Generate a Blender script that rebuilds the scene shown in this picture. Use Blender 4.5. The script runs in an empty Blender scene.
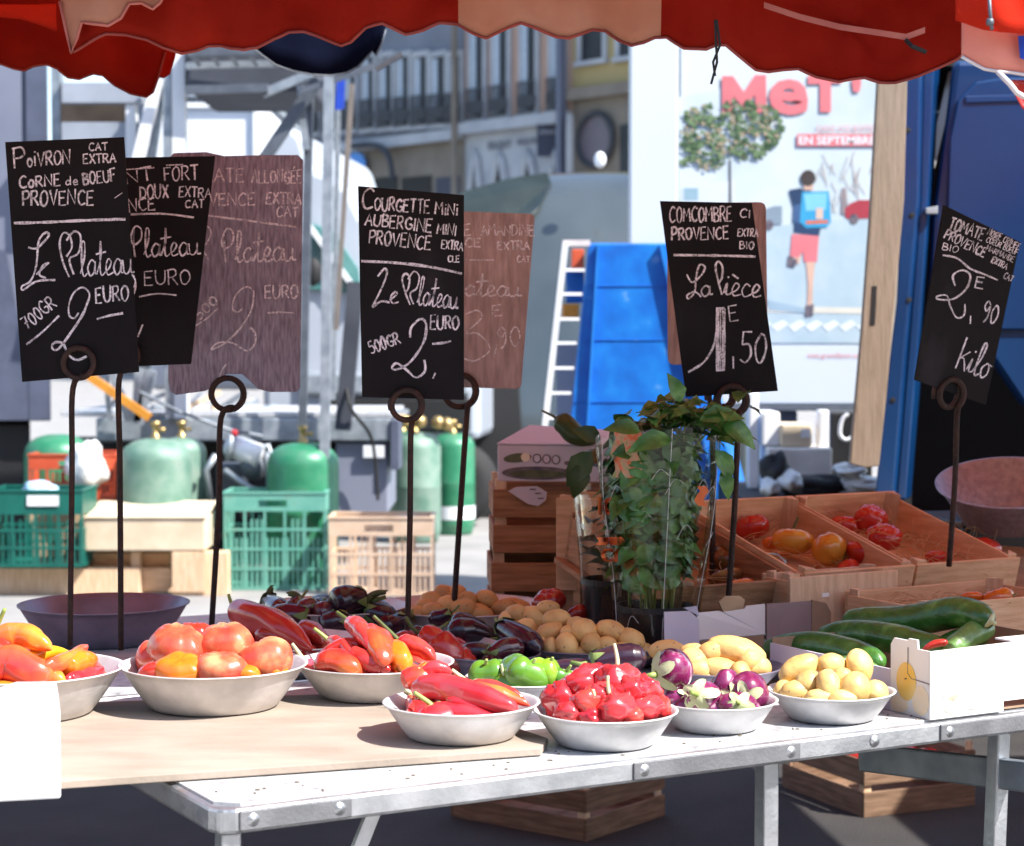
import bpy, math, random
from mathutils import Vector as V, Matrix, Quaternion, noise
random.seed(7)
scene = bpy.context.scene
COL = scene.collection
R = math.radians

# ------------------------------------------------------------------ camera
CAM = V((0, 0, 1.48)); F = 2000.0; PITCH = math.atan(83 / F)
cam_d = bpy.data.cameras.new('camera'); cam = bpy.data.objects.new('camera', cam_d); COL.objects.link(cam)
cam.location = CAM; cam.rotation_euler = (math.pi / 2 - PITCH, 0, 0)
cam_d.sensor_width = 36; cam_d.lens = F / 1024 * 36; cam_d.clip_end = 600
cam_d.dof.use_dof = True; cam_d.dof.focus_distance = 3.6; cam_d.dof.aperture_fstop = 6.3
scene.camera = cam

def ray(px, py):
    u = (px - 512) / F; w = (423 - py) / F
    return V((u, math.cos(PITCH) + w * math.sin(PITCH), -math.sin(PITCH) + w * math.cos(PITCH)))
def P(px, py, d):
    r = ray(px, py); return CAM + r * (d / r.y)
def G(px, py, z):
    r = ray(px, py); return CAM + r * ((z - CAM.z) / r.z)

# ------------------------------------------------------------------ materials
MATS = {}
def nd(nt, t, **kw):
    n = nt.nodes.new(t)
    for k, v in kw.items(): setattr(n, k, v)
    return n
def mat(name, c1, c2=None, rough=.5, metal=0, scale=8, lo=.35, hi=.65, bump=0, bscale=40, spec=.5, coat=0,
        stretch=(1, 1, 1), rnd=0, speck=None, trans=0, alpha=1, sss=0, detail=5, rvar=0):
    if name in MATS: return MATS[name]
    m = bpy.data.materials.new(name); m.use_nodes = True; nt = m.node_tree
    b = nt.nodes['Principled BSDF']; L = nt.links.new
    b.inputs['Roughness'].default_value = rough; b.inputs['Metallic'].default_value = metal
    b.inputs['Specular IOR Level'].default_value = spec; b.inputs['Coat Weight'].default_value = coat
    b.inputs['Coat Roughness'].default_value = .08
    b.inputs['Transmission Weight'].default_value = trans; b.inputs['Alpha'].default_value = alpha
    if sss:
        b.inputs['Subsurface Weight'].default_value = sss; b.inputs['Subsurface Radius'].default_value = (.01, .004, .002)
        b.inputs['Subsurface Scale'].default_value = .5
    tc = nd(nt, 'ShaderNodeTexCoord'); mp = nd(nt, 'ShaderNodeMapping'); mp.inputs['Scale'].default_value = stretch
    oi = nd(nt, 'ShaderNodeObjectInfo'); ad = nd(nt, 'ShaderNodeVectorMath', operation='MULTIPLY_ADD')
    cv = nd(nt, 'ShaderNodeCombineXYZ'); L(oi.outputs['Random'], cv.inputs[0]); L(oi.outputs['Random'], cv.inputs[1])
    ad.inputs[1].default_value = (17, 31, 0); L(cv.outputs[0], ad.inputs[0]); L(tc.outputs['Object'], ad.inputs[2])
    L(ad.outputs[0], mp.inputs[0])
    nz = nd(nt, 'ShaderNodeTexNoise'); nz.inputs['Scale'].default_value = scale; nz.inputs['Detail'].default_value = detail
    L(mp.outputs[0], nz.inputs['Vector'])
    rp = nd(nt, 'ShaderNodeValToRGB'); L(nz.outputs['Fac'], rp.inputs[0])
    cs = [c1] + (c2 if isinstance(c2, list) else [c2 or tuple(x * .8 for x in c1)])
    els = rp.color_ramp.elements
    while len(els) < len(cs): els.new(.5)
    for i, c in enumerate(cs):
        els[i].position = lo + (hi - lo) * i / (len(cs) - 1); els[i].color = (*c, 1)
    out = rp.outputs[0]
    if rnd:
        hs = nd(nt, 'ShaderNodeHueSaturation'); mr = nd(nt, 'ShaderNodeMapRange')
        mr.inputs['To Min'].default_value = 1 - rnd; mr.inputs['To Max'].default_value = 1 + rnd
        L(oi.outputs['Random'], mr.inputs[0]); L(mr.outputs[0], hs.inputs['Value']); L(out, hs.inputs['Color']); out = hs.outputs[0]
    if speck:   # small blemishes: (colour, scale, size)
        vo_ = nd(nt, 'ShaderNodeTexVoronoi'); vo_.inputs['Scale'].default_value = speck[1]; L(mp.outputs[0], vo_.inputs['Vector'])
        m3 = nd(nt, 'ShaderNodeMapRange'); m3.inputs['From Min'].default_value = speck[2] * .4; m3.inputs['From Max'].default_value = speck[2]; m3.inputs['To Min'].default_value = .75; m3.inputs['To Max'].default_value = 0
        L(vo_.outputs['Distance'], m3.inputs[0]); mx3 = nd(nt, 'ShaderNodeMix', data_type='RGBA'); L(m3.outputs[0], mx3.inputs[0]); L(out, mx3.inputs[6]); mx3.inputs[7].default_value = (*speck[0], 1); out = mx3.outputs[2]
    L(out, b.inputs['Base Color'])
    if rvar:
        m2 = nd(nt, 'ShaderNodeMapRange'); m2.inputs['To Min'].default_value = max(0, rough - rvar); m2.inputs['To Max'].default_value = min(1, rough + rvar)
        n3 = nd(nt, 'ShaderNodeTexNoise'); n3.inputs['Scale'].default_value = scale * 3; L(mp.outputs[0], n3.inputs['Vector'])
        L(n3.outputs['Fac'], m2.inputs[0]); L(m2.outputs[0], b.inputs['Roughness'])
    if bump:
        n2 = nd(nt, 'ShaderNodeTexNoise'); n2.inputs['Scale'].default_value = bscale; n2.inputs['Detail'].default_value = 4
        L(mp.outputs[0], n2.inputs['Vector']); bp = nd(nt, 'ShaderNodeBump'); bp.inputs['Strength'].default_value = bump
        bp.inputs['Distance'].default_value = .01
        L(n2.outputs['Fac'], bp.inputs['Height']); L(bp.outputs[0], b.inputs['Normal'])
    MATS[name] = m; return m

def fabric(name, c1, c2, tl=.35, scale=5):
    m = bpy.data.materials.new(name); m.use_nodes = True; nt = m.node_tree; L = nt.links.new
    nt.nodes.remove(nt.nodes['Principled BSDF']); o = nt.nodes['Material Output']
    tc = nd(nt, 'ShaderNodeTexCoord'); nz = nd(nt, 'ShaderNodeTexNoise'); nz.inputs['Scale'].default_value = scale; nz.inputs['Detail'].default_value = 8
    L(tc.outputs['Object'], nz.inputs['Vector']); rp = nd(nt, 'ShaderNodeValToRGB'); L(nz.outputs[0], rp.inputs[0])
    rp.color_ramp.elements[0].position = .35; rp.color_ramp.elements[1].position = .7
    rp.color_ramp.elements[0].color = (*c1, 1); rp.color_ramp.elements[1].color = (*c2, 1)
    d = nd(nt, 'ShaderNodeBsdfDiffuse'); t = nd(nt, 'ShaderNodeBsdfTranslucent'); mx = nd(nt, 'ShaderNodeMixShader'); mx.inputs[0].default_value = tl
    L(rp.outputs[0], d.inputs[0]); L(rp.outputs[0], t.inputs[0]); L(d.outputs[0], mx.inputs[1]); L(t.outputs[0], mx.inputs[2]); L(mx.outputs[0], o.inputs[0])
    n2 = nd(nt, 'ShaderNodeTexNoise'); n2.inputs['Scale'].default_value = 400; bp = nd(nt, 'ShaderNodeBump'); bp.inputs['Strength'].default_value = .25; bp.inputs['Distance'].default_value = .003
    L(tc.outputs['Object'], n2.inputs['Vector']); L(n2.outputs[0], bp.inputs['Height']); L(bp.outputs[0], d.inputs['Normal'])
    MATS[name] = m; return m

def clear_plastic(name, tint=(.98, .99, .98), gloss=.16):
    m = bpy.data.materials.new(name); m.use_nodes = True; nt = m.node_tree; L = nt.links.new
    nt.nodes.remove(nt.nodes['Principled BSDF']); o = nt.nodes['Material Output']
    t = nd(nt, 'ShaderNodeBsdfTransparent'); t.inputs[0].default_value = (*tint, 1)
    g = nd(nt, 'ShaderNodeBsdfGlossy'); g.inputs['Roughness'].default_value = .06
    lw = nd(nt, 'ShaderNodeLayerWeight'); lw.inputs[0].default_value = .2
    mr = nd(nt, 'ShaderNodeMapRange'); mr.inputs['To Min'].default_value = .022; mr.inputs['To Max'].default_value = .6
    L(lw.outputs['Fresnel'], mr.inputs[0]); mx = nd(nt, 'ShaderNodeMixShader'); L(mr.outputs[0], mx.inputs[0])
    tc = nd(nt, 'ShaderNodeTexCoord'); n2 = nd(nt, 'ShaderNodeTexNoise'); n2.inputs['Scale'].default_value = 14; n2.inputs['Detail'].default_value = 2
    bp = nd(nt, 'ShaderNodeBump'); bp.inputs['Strength'].default_value = .35; bp.inputs['Distance'].default_value = .012
    L(tc.outputs['Object'], n2.inputs['Vector']); L(n2.outputs[0], bp.inputs['Height']); L(bp.outputs[0], g.inputs['Normal'])
    L(t.outputs[0], mx.inputs[1]); L(g.outputs[0], mx.inputs[2]); L(mx.outputs[0], o.inputs[0]); MATS[name] = m; return m

def chalk_mat():
    m = bpy.data.materials.new('chalk'); m.use_nodes = True; nt = m.node_tree; L = nt.links.new
    b = nt.nodes['Principled BSDF']; b.inputs['Base Color'].default_value = (.82, .78, .86, 1); b.inputs['Roughness'].default_value = .95
    tc = nd(nt, 'ShaderNodeTexCoord'); nz = nd(nt, 'ShaderNodeTexNoise'); nz.inputs['Scale'].default_value = 260; nz.inputs['Detail'].default_value = 2
    L(tc.outputs['Object'], nz.inputs['Vector']); mr = nd(nt, 'ShaderNodeMapRange')
    mr.inputs['From Min'].default_value = .3; mr.inputs['From Max'].default_value = .55; mr.inputs['To Min'].default_value = .3; mr.inputs['To Max'].default_value = 1
    n9 = nd(nt, 'ShaderNodeTexNoise'); n9.inputs['Scale'].default_value = 28; L(tc.outputs['Object'], n9.inputs['Vector']); m9 = nd(nt, 'ShaderNodeMapRange'); m9.inputs['From Min'].default_value = .32; m9.inputs['From Max'].default_value = .52; m9.inputs['To Min'].default_value = .55; L(n9.outputs[0], m9.inputs[0]); mm = nd(nt, 'ShaderNodeMath', operation='MULTIPLY')
    L(nz.outputs[0], mr.inputs[0]); L(mr.outputs[0], mm.inputs[0]); L(m9.outputs[0], mm.inputs[1]); L(mm.outputs[0], b.inputs['Alpha']); MATS['chalk'] = m; return m

# ------------------------------------------------------------------ mesh builder
ORG = {}
class MB:
    def __init__(s): s.v = []; s.f = []; s.m = []; s.mi = 0
    def add(s, vs, fs):
        b = len(s.v); s.v += [V(q) for q in vs]
        for f in fs: s.f.append([b + i for i in f]); s.m.append(s.mi)
    def para(s, o, U, W, H):
        o = V(o); U = V(U); W = V(W); H = V(H)
        vs = [o, o + U, o + U + W, o + W, o + H, o + U + H, o + U + W + H, o + W + H]
        fs = [(0, 3, 2, 1), (4, 5, 6, 7), (0, 1, 5, 4), (1, 2, 6, 5), (2, 3, 7, 6), (3, 0, 4, 7)]
        if U.cross(W).dot(H) < 0: fs = [f[::-1] for f in fs]
        s.add(vs, fs); return s
    def box(s, x0, y0, z0, x1, y1, z1): return s.para((x0, y0, z0), (x1 - x0, 0, 0), (0, y1 - y0, 0), (0, 0, z1 - z0))
    def bar(s, a, b, w, h=None, up=(0, 0, 1)):
        a = V(a); b = V(b); h = h or w; t = (b - a).normalized(); up = V(up)
        if abs(t.dot(up)) > .97: up = V((0, 1, 0))
        sd = t.cross(up).normalized(); u2 = sd.cross(t)
        return s.para(a - sd * w / 2 - u2 * h / 2, b - a, sd * w, u2 * h)
    def prism(s, pts, off):
        pts = [V(q) for q in pts]; off = V(off); n = len(pts)
        s.add(pts + [q + off for q in pts], [list(range(n)), list(range(2 * n - 1, n - 1, -1))] + [(i, n + i, n + (i + 1) % n, (i + 1) % n) for i in range(n)]); return s
    def loft(s, pts, radii, n=12, fn=None, caps=True, flat=1):
        pts = [V(q) for q in pts]; N = len(pts)
        t = (pts[1] - pts[0]).normalized(); up = V((0, 0, 1)) if abs(t.z) < .9 else V((0, 1, 0))
        nx = t.cross(up).normalized(); rings = []
        for i in range(N):
            t = (pts[min(i + 1, N - 1)] - pts[max(i - 1, 0)]).normalized()
            nx = (nx - t * nx.dot(t)).normalized(); ny = t.cross(nx); ring = []
            for k in range(n):
                a = 2 * math.pi * k / n; r = radii[i] * (fn(i / (N - 1), a) if fn else 1)
                ring.append(pts[i] + nx * (r * math.cos(a)) + ny * (r * math.sin(a) * flat))
            rings.append(ring)
        vs = [q for r_ in rings for q in r_]; fs = []
        for i in range(N - 1):
            for k in range(n): fs.append((i * n + k, i * n + (k + 1) % n, (i + 1) * n + (k + 1) % n, (i + 1) * n + k))
        if caps:
            vs += [pts[0], pts[-1]]; a = len(vs) - 2
            for k in range(n): fs.append((a, (k + 1) % n, k)); fs.append((a + 1, (N - 1) * n + k, (N - 1) * n + (k + 1) % n))
        s.add(vs, fs); return s
    def tube(s, pts, r, n=8): return s.loft(pts, [r] * len(pts) if not isinstance(r, list) else r, n)
    def lathe(s, c, prof, n=32, fn=None, axis=None):
        c = V(c); M = axis or Matrix.Identity(3); vs = []; fs = []; N = len(prof)
        for i, (r, z) in enumerate(prof):
            for k in range(n):
                a = 2 * math.pi * k / n; rr = r * (fn(i / (N - 1), a) if fn else 1)
                vs.append(c + M @ V((rr * math.cos(a), rr * math.sin(a), z)))
        for i in range(N - 1):
            for k in range(n): fs.append((i * n + k, i * n + (k + 1) % n, (i + 1) * n + (k + 1) % n, (i + 1) * n + k))
        s.add(vs, fs); return s
    def sphere(s, c, r, nu=16, nv=10, fn=None, M=None):
        c = V(c); vs = []; fs = []; M = M or Matrix.Identity(3)
        if not hasattr(r, '__len__'): r = (r, r, r)
        for j in range(nv + 1):
            th = math.pi * j / nv
            for k in range(nu):
                ph = 2 * math.pi * k / nu
                q = V((math.sin(th) * math.cos(ph), math.sin(th) * math.sin(ph), math.cos(th)))
                if fn: q = fn(q, th, ph)
                vs.append(c + M @ V((q.x * r[0], q.y * r[1], q.z * r[2])))
        for j in range(nv):
            for k in range(nu): fs.append((j * nu + k, (j + 1) * nu + k, (j + 1) * nu + (k + 1) % nu, j * nu + (k + 1) % nu))
        s.add(vs, fs); return s
    def build(s, name, mats, parent=None, loc=None, smooth=False, bevel=0, sub=0, solid=0):
        org = V(ORG[parent.name]) if parent else V(loc if loc is not None else (0, 0, 0))
        me = bpy.data.meshes.new(name); me.from_pydata([q - org for q in s.v], [], s.f)
        if not isinstance(mats, (list, tuple)): mats = [mats]
        for m in mats: me.materials.append(m)
        if len(mats) > 1: me.polygons.foreach_set('material_index', s.m)
        me.validate(); me.update()
        if smooth: me.polygons.foreach_set('use_smooth', [True] * len(me.polygons))
        o = bpy.data.objects.new(name, me); COL.objects.link(o); ORG[o.name] = tuple(org)
        if parent: o.parent = parent
        else: o.location = org
        if solid:
            md = o.modifiers.new('s', 'SOLIDIFY'); md.thickness = solid; md.offset = 0
        if bevel:
            md = o.modifiers.new('b', 'BEVEL'); md.width = bevel; md.segments = 2; md.limit_method = 'ANGLE'
        if sub:
            md = o.modifiers.new('u', 'SUBSURF'); md.levels = sub; md.render_levels = sub
        return o
def tag(o, label, cat, group=None):
    o['label'] = label; o['category'] = cat
    if group: o['group'] = group
    return o
def thing(name, label, cat, loc, group=None):
    o = bpy.data.objects.new(name, None); COL.objects.link(o); o.location = loc; o.empty_display_size = .05; ORG[o.name] = tuple(loc)
    return tag(o, label, cat, group)
def struct(o, kind='structure'): o['kind'] = kind; return o
def crm(pts, n=6):
    pts = [V(p) for p in pts]
    if len(pts) < 3: return pts
    out = []
    for i in range(len(pts) - 1):
        a = pts[max(i - 1, 0)]; b = pts[i]; c = pts[i + 1]; d = pts[min(i + 2, len(pts) - 1)]
        for k in range(n):
            t = k / n
            out.append(.5 * ((2 * b) + (c - a) * t + (2 * a - 5 * b + 4 * c - d) * t * t + (3 * b - a - 3 * c + d) * t ** 3))
    out.append(pts[-1]); return out
def jit(a): return random.uniform(-a, a)

# ------------------------------------------------------------------ the material list
CHALK = chalk_mat()
M_ = {"chalk": CHALK}
M_['alu'] = mat('worn_aluminium', (.55, .57, .6), (.36, .38, .41), .42, .85, 14, bump=.12, bscale=90, rvar=.12)
M_['alu_top'] = mat('table_sheet', (.6, .61, .63), [(.52, .53, .55), (.26, .27, .29)], .5, .3, 34, .42, .74, bump=.12, bscale=90, detail=9)
M_['plate'] = mat('rail_plate', (.2, .205, .22), (.14, .145, .155), .55, .3, 14, bump=.12, bscale=160)
M_['ply'] = mat('plywood', (.38, .31, .255), (.28, .23, .185), .8, 0, 5, stretch=(1, 2.2, 1), bump=.12, bscale=70, detail=9)
M_['ply_edge'] = mat('plywood_edge', (.72, .64, .48), (.5, .42, .3), .8, 0, 20, stretch=(1, 1, 30))
M_['bowl'] = mat('brushed_steel_bowl', (.76, .76, .76), (.58, .58, .58), .48, .3, 18, bump=.08, bscale=50, rvar=.1)
M_['dark_bowl'] = mat('dark_tin', (.27, .25, .33), (.18, .165, .22), .45, .6, 12, bump=.1, rvar=.1)
M_['pan'] = mat('scale_pan_tin', (.4, .41, .52), (.28, .285, .37), .5, .6, 60, bump=.2, bscale=120)
M_['board'] = mat('slate_black', (.009, .008, .0095), [(.013, .012, .014), (.045, .042, .05)], .7, 0, 7, .35, .95, stretch=(1, 1, .6), detail=8, bump=.05, bscale=200, spec=.12)
M_['board_wood'] = mat('worn_board', (.4, .37, .47), (.17, .15, .2), .9, 0, 70, .25, .7, stretch=(2.5, 1, .4), bump=.35, bscale=120, spec=.1)
M_['board_red'] = mat('worn_red_board', (.5, .38, .38), (.23, .165, .165), .85, 0, 30, .3, .8, stretch=(3, 1, .5), bump=.25, bscale=90)
M_['rod'] = mat('rusty_iron', (.022, .015, .014), (.055, .026, .018), .7, .3, 50, bump=.4, bscale=150)
M_['wood'] = mat('crate_poplar', (.8, .54, .33), (.64, .39, .21), .75, 0, 10, stretch=(1, 1, 9), bump=.25, bscale=60, rnd=.12)
M_['wood2'] = mat('crate_poplar_pale', (.74, .54, .36), (.6, .4, .24), .75, 0, 10, stretch=(9, 1, 1), bump=.2, bscale=60, rnd=.1)
M_['wood_dk'] = mat('crate_old_wood', (.48, .27, .14), (.3, .155, .075), .8, 0, 9, stretch=(1, 1, 10), bump=.35, bscale=50, rnd=.15)
M_['wood_shaded'] = mat('crate_wood_shaded', (.26, .16, .1), (.14, .08, .045), .85, 0, 9, stretch=(1, 1, 10), bump=.35, bscale=50)  # darker copy of the crate wood, under-table shade put into its colour
M_['plank'] = mat('weathered_plank', (.33, .26, .195), (.25, .195, .14), .85, 0, 14, stretch=(9, 9, .6), bump=.3, bscale=60)
M_['card'] = mat('cardboard', (.5, .36, .22), (.42, .3, .18), .85, 0, 7, bump=.08)
M_['card_lt'] = mat('cardboard_light', (.68, .57, .42), (.58, .47, .33), .85, 0, 7, bump=.08)
M_['card_in'] = mat('cardboard_inside', (.36, .24, .16), (.3, .2, .13), .88, 0, 9, bump=.1)
M_['white_card'] = mat('white_carton', (.82, .81, .8), (.76, .75, .75), .5, 0, 5)
M_['lilac_card'] = mat('lilac_carton', (.62, .6, .72), (.55, .53, .64), .55, 0, 5)
M_['print_green'] = mat('print_green', (.05, .07, .035), (.12, .14, .07), .5, 0, 30)
M_['print_dark'] = mat('print_dark', (.06, .055, .09), (.18, .15, .16), .5, 0, 30)
M_['print_yellow'] = mat('print_yellow', (.8, .5, .08), (.85, .62, .25), .5, 0, 12)
M_['print_peach'] = mat('print_peach', (.85, .66, .42), (.86, .76, .62), .5, 0, 14)
M_['print_pale'] = mat('print_pale_fruit', (.83, .78, .55), (.84, .7, .62), .5, 0, 14)
M_['straw'] = mat('straw', (.55, .38, .2), (.42, .26, .13), .8, 0, 60)
M_['tomato_o'] = mat('tomato_orange_red', (.58, .055, .035), [(.64, .12, .06), (.72, .36, .17)], .26, 0, 19, .36, .7, coat=.3, bump=.05, bscale=25, rnd=.1, sss=.05)
M_['tomato_r'] = mat('tomato_red', (.5, .02, .016), (.6, .045, .02), .22, 0, 12, coat=.4, rnd=.12, sss=.05)
M_['tomato_y'] = mat('tomato_yellow', (.7, .3, .02), (.72, .42, .06), .25, 0, 12, coat=.4, rnd=.1, sss=.05)
M_['tomato_or'] = mat('tomato_orange', (.66, .14, .01), (.7, .24, .02), .25, 0, 12, coat=.4, rnd=.1, sss=.05)
M_['tomato_k'] = mat('tomato_olive', (.13, .1, .025), (.22, .09, .03), .25, 0, 14, coat=.4, rnd=.15)
M_['pep_r'] = mat('pepper_red', (.56, .03, .032), (.64, .06, .045), .2, 0, 16, coat=.55, bump=.06, bscale=30, rnd=.1)
M_['pep_pink'] = mat('pepper_crimson', (.56, .022, .034), (.64, .05, .058), .2, 0, 16, coat=.6, bump=.08, bscale=34, rnd=.1)
M_['pep_o'] = mat('pepper_orange', (.68, .12, .012), (.68, .26, .02), .2, 0, 12, coat=.55, bump=.05, bscale=30, rnd=.08)
M_['pep_ro'] = mat('pepper_red_orange', (.6, .03, .03), [(.66, .1, .035), (.7, .28, .04)], .2, 0, 9, .36, .68, coat=.55, bump=.06, bscale=30, rnd=.06)
M_['pep_y'] = mat('pepper_yellow', (.74, .46, .02), (.74, .36, .02), .2, 0, 10, coat=.55, bump=.05, bscale=30)
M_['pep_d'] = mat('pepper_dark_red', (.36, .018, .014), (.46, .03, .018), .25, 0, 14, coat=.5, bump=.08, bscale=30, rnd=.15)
M_['pep_g'] = mat('pepper_green', (.07, .2, .02), (.14, .32, .03), .22, 0, 12, coat=.5, bump=.06, bscale=30, rnd=.15)
M_['pep_lime'] = mat('pepper_lime', (.2, .42, .02), (.3, .5, .05), .22, 0, 12, coat=.5, bump=.05)
M_['aub'] = mat('aubergine_skin', (.02, .007, .016), (.032, .011, .026), .24, 0, 8, coat=.3, rnd=.3)
M_['aub_m'] = mat('aubergine_maroon', (.06, .012, .022), (.09, .018, .03), .22, 0, 8, coat=.5, rnd=.3)
M_['aub_s'] = mat('aubergine_striped', (.16, .012, .07), [(.24, .035, .13), (.7, .55, .58)], .25, 0, 30, .47, .74, stretch=(1.8, 1.8, .35), coat=.5)
M_['calyx'] = mat('calyx_green', (.13, .2, .05), (.22, .3, .09), .6, 0, 20, bump=.2)
M_['calyx_p'] = mat('calyx_pale', (.62, .66, .4), (.42, .5, .24), .55, 0, 14, bump=.15)
M_['stem'] = mat('stem_green', (.24, .34, .07), (.36, .42, .14), .5, 0, 30)
M_['stem_dk'] = mat('stem_dark', (.06, .085, .02), (.1, .13, .03), .6, 0, 30)
M_['potato'] = mat('potato_skin', (.76, .48, .18), [(.68, .4, .14), (.5, .27, .1)], .55, 0, 18, .32, .72, bump=.22, bscale=55, rnd=.14, speck=((.2, .1, .04), 55, .16), detail=9)
M_['potato_l'] = mat('potato_skin_yellow', (.74, .55, .22), [(.68, .46, .16), (.52, .32, .11)], .5, 0, 18, .34, .74, bump=.2, bscale=55, rnd=.1, speck=((.25, .13, .05), 55, .16), detail=9)
M_['cuc'] = mat('cucumber_skin', (.03, .12, .018), [(.05, .17, .026), (.15, .33, .08)], .32, 0, 26, .38, .72, coat=.3, bump=.35, bscale=70, stretch=(1, 1, 1))
M_['cuc_l'] = mat('cucumber_skin_light', (.09, .22, .05), (.18, .32, .1), .35, 0, 26, coat=.25, bump=.3, bscale=70)
M_['leaf'] = mat('basil_leaf', (.025, .085, .016), [(.055, .16, .03), (.14, .31, .08)], .33, 0, 22, .32, .7, bump=.2, bscale=60)
M_['leaf_d'] = mat('dark_leaf', (.025, .06, .016), (.04, .09, .02), .45, 0, 14, bump=.2)
M_['soil'] = mat('soil', (.03, .02, .014), None, .95, bump=.6)
M_['blackpl'] = mat('black_plastic', (.012, .012, .014), (.018, .018, .02), .45, 0, 10, bump=.05)
M_['orange_ink'] = mat('orange_ink', (.7, .16, .03), (.6, .12, .03), .5, 0, 40)
M_['orange_mot'] = mat('orange_print', (.6, .14, .04), [(.5, .3, .2), (.25, .3, .1)], .5, 0, 70, .35, .65)
M_['film'] = clear_plastic('clear_film')
M_['red'] = fabric('awning_red', (.3, .014, .009), (.48, .034, .018), .42, 4)
M_['red2'] = fabric('awning_red_bright', (.68, .04, .02), (.76, .06, .03), .5)
M_['salmon'] = fabric('awning_salmon', (.85, .28, .22), (.9, .4, .32), .3)
M_['beige'] = fabric('awning_beige', (.55, .24, .15), (.62, .3, .2), .3, 9)
M_['roof_red'] = fabric('roof_red', (.56, .06, .03), (.64, .09, .045), .6)
M_['roof_beige'] = fabric('roof_beige', (.72, .48, .33), (.78, .55, .4), .6)
M_['navy'] = fabric('awning_navy', (.006, .008, .02), (.009, .012, .03), .1)
M_['piping'] = mat('white_piping', (.78, .74, .74), (.62, .55, .55), .6)
M_['seam'] = mat('seam_dark', (.3, .05, .035), (.2, .03, .025), .8)
M_['seam_lt'] = mat('seam_pale', (.5, .16, .12), (.36, .09, .07), .8)
M_['asphalt'] = mat('asphalt', (.042, .038, .036), (.022, .02, .019), .9, 0, 3, .3, .7, bump=.5, bscale=120, detail=12)
M_['green'] = mat('gas_green', (.02, .17, .085), [(.03, .2, .1), (.06, .2, .12), (.1, .09, .05)], .4, .1, 9, .35, .8, rvar=.12, bump=.08, detail=10)
M_['green_d'] = mat('gas_green_dull', (.1, .2, .15), [(.15, .25, .195), (.2, .28, .23), (.12, .1, .07)], .55, .1, 8, .33, .82, bump=.1, detail=10)
M_['brass'] = mat('brass', (.5, .36, .16), (.36, .25, .1), .4, .8, 40)
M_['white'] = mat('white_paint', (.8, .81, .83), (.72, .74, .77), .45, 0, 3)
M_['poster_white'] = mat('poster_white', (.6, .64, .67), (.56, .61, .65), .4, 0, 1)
M_['van_white'] = mat('van_white_shaded', (.42, .46, .52), (.36, .4, .46), .4, 0, 1.5, coat=.3)  # grey-blue carries the shade on this white body
M_['dark_brown'] = mat('dark_brown', (.03, .022, .018), (.06, .045, .035), .8, 0, 5)
M_['canvas_dk'] = mat('dark_canvas', (.035, .04, .055), (.06, .066, .085), .8, 0, 3)
M_['rack_white'] = mat('rack_grey_white', (.36, .39, .45), (.28, .31, .36), .5, .1, 4)
M_['white_warm'] = mat('white_plastic', (.8, .79, .76), None, .5)
M_['grey_bl'] = mat('grey_blue_paint', (.17, .185, .25), (.21, .225, .29), .5, .1, 2)
M_['grey_dk'] = mat('grey_blue_dark', (.1, .115, .17), None, .5, .1)
M_['steel'] = mat('galvanised', (.42, .46, .5), (.26, .3, .34), .45, .5, 12, rvar=.1)
M_['steel_dk'] = mat('galvanised_dark', (.14, .16, .19), (.1, .115, .14), .5, .4, 12)
M_['black'] = mat('black_matt', (.01, .01, .011), None, .7)
M_['crate_g'] = mat('crate_green', (.1, .33, .26), [(.14, .38, .3), (.16, .2, .15)], .5, 0, 9, .35, .85, bump=.05, detail=9)
M_['crate_dg'] = mat('crate_dark_green', (.004, .1, .078), (.008, .13, .1), .4, 0, 8)
M_['crate_b'] = mat('crate_beige', (.68, .5, .36), [(.6, .43, .3), (.36, .25, .17)], .55, 0, 9, .35, .85, detail=9)
M_['crate_r'] = mat('crate_red', (.52, .075, .03), (.6, .1, .04), .45, 0, 8)
M_['bluepl'] = mat('blue_plastic', (.006, .12, .48), [(.006, .15, .56), (.01, .2, .62), (.3, .5, .75)], .4, 0, 8, .3, .82, bump=.1, bscale=20)
M_['bluerib'] = mat('blue_rib', (.02, .22, .68), None, .4)
M_['blue_van'] = mat('blue_van_paint', (.0015, .03, .115), (.002, .042, .15), .3, .1, 2, coat=.4)
M_['banner'] = mat('blue_banner', (.01, .06, .5), None, .6)
M_['paving'] = mat('square_paving', (.3, .29, .28), (.22, .215, .21), .9, 0, 2, .3, .7, bump=.3, bscale=60, detail=10)
M_['pole_br'] = mat('dull_brown_pole', (.2, .17, .15), None, .7)
M_['silver'] = mat('silver_green_paint', (.06, .076, .08), (.1, .12, .125), .22, .45, .8, coat=.8)
M_['olive'] = mat('reflection_olive', (.012, .018, .014), (.03, .04, .032), .08, 0, 1.5, spec=.8)  # tone of the dark reflection painted on the domed van
M_['wind'] = mat('teal_glass', (.05, .16, .16), (.09, .24, .23), .1, 0, 2, spec=.8)
M_['tyre'] = mat('tyre', (.015, .015, .016), None, .8)
M_['bagw'] = mat('white_bag', (.75, .75, .73), (.66, .66, .64), .4, 0, 8, bump=.6, bscale=20)
M_['bagblue'] = mat('pale_blue_bag', (.3, .52, .7), (.4, .6, .75), .4, 0, 8, bump=.5, bscale=20)
M_['yellowbar'] = mat('orange_bar', (.65, .27, .03), None, .5)
M_['redcap'] = mat('red_cap', (.6, .02, .03), None, .4)
M_['b_grey'] = mat('render_grey', (.17, .19, .24), (.13, .15, .19), .9, 0, .6, bump=.1)
M_['b_pink'] = mat('render_pink', (.42, .28, .22), (.36, .24, .19), .9, 0, .5, bump=.1)
M_['b_yel'] = mat('render_yellow', (.38, .3, .14), (.32, .25, .12), .9, 0, .5, bump=.1)
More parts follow.
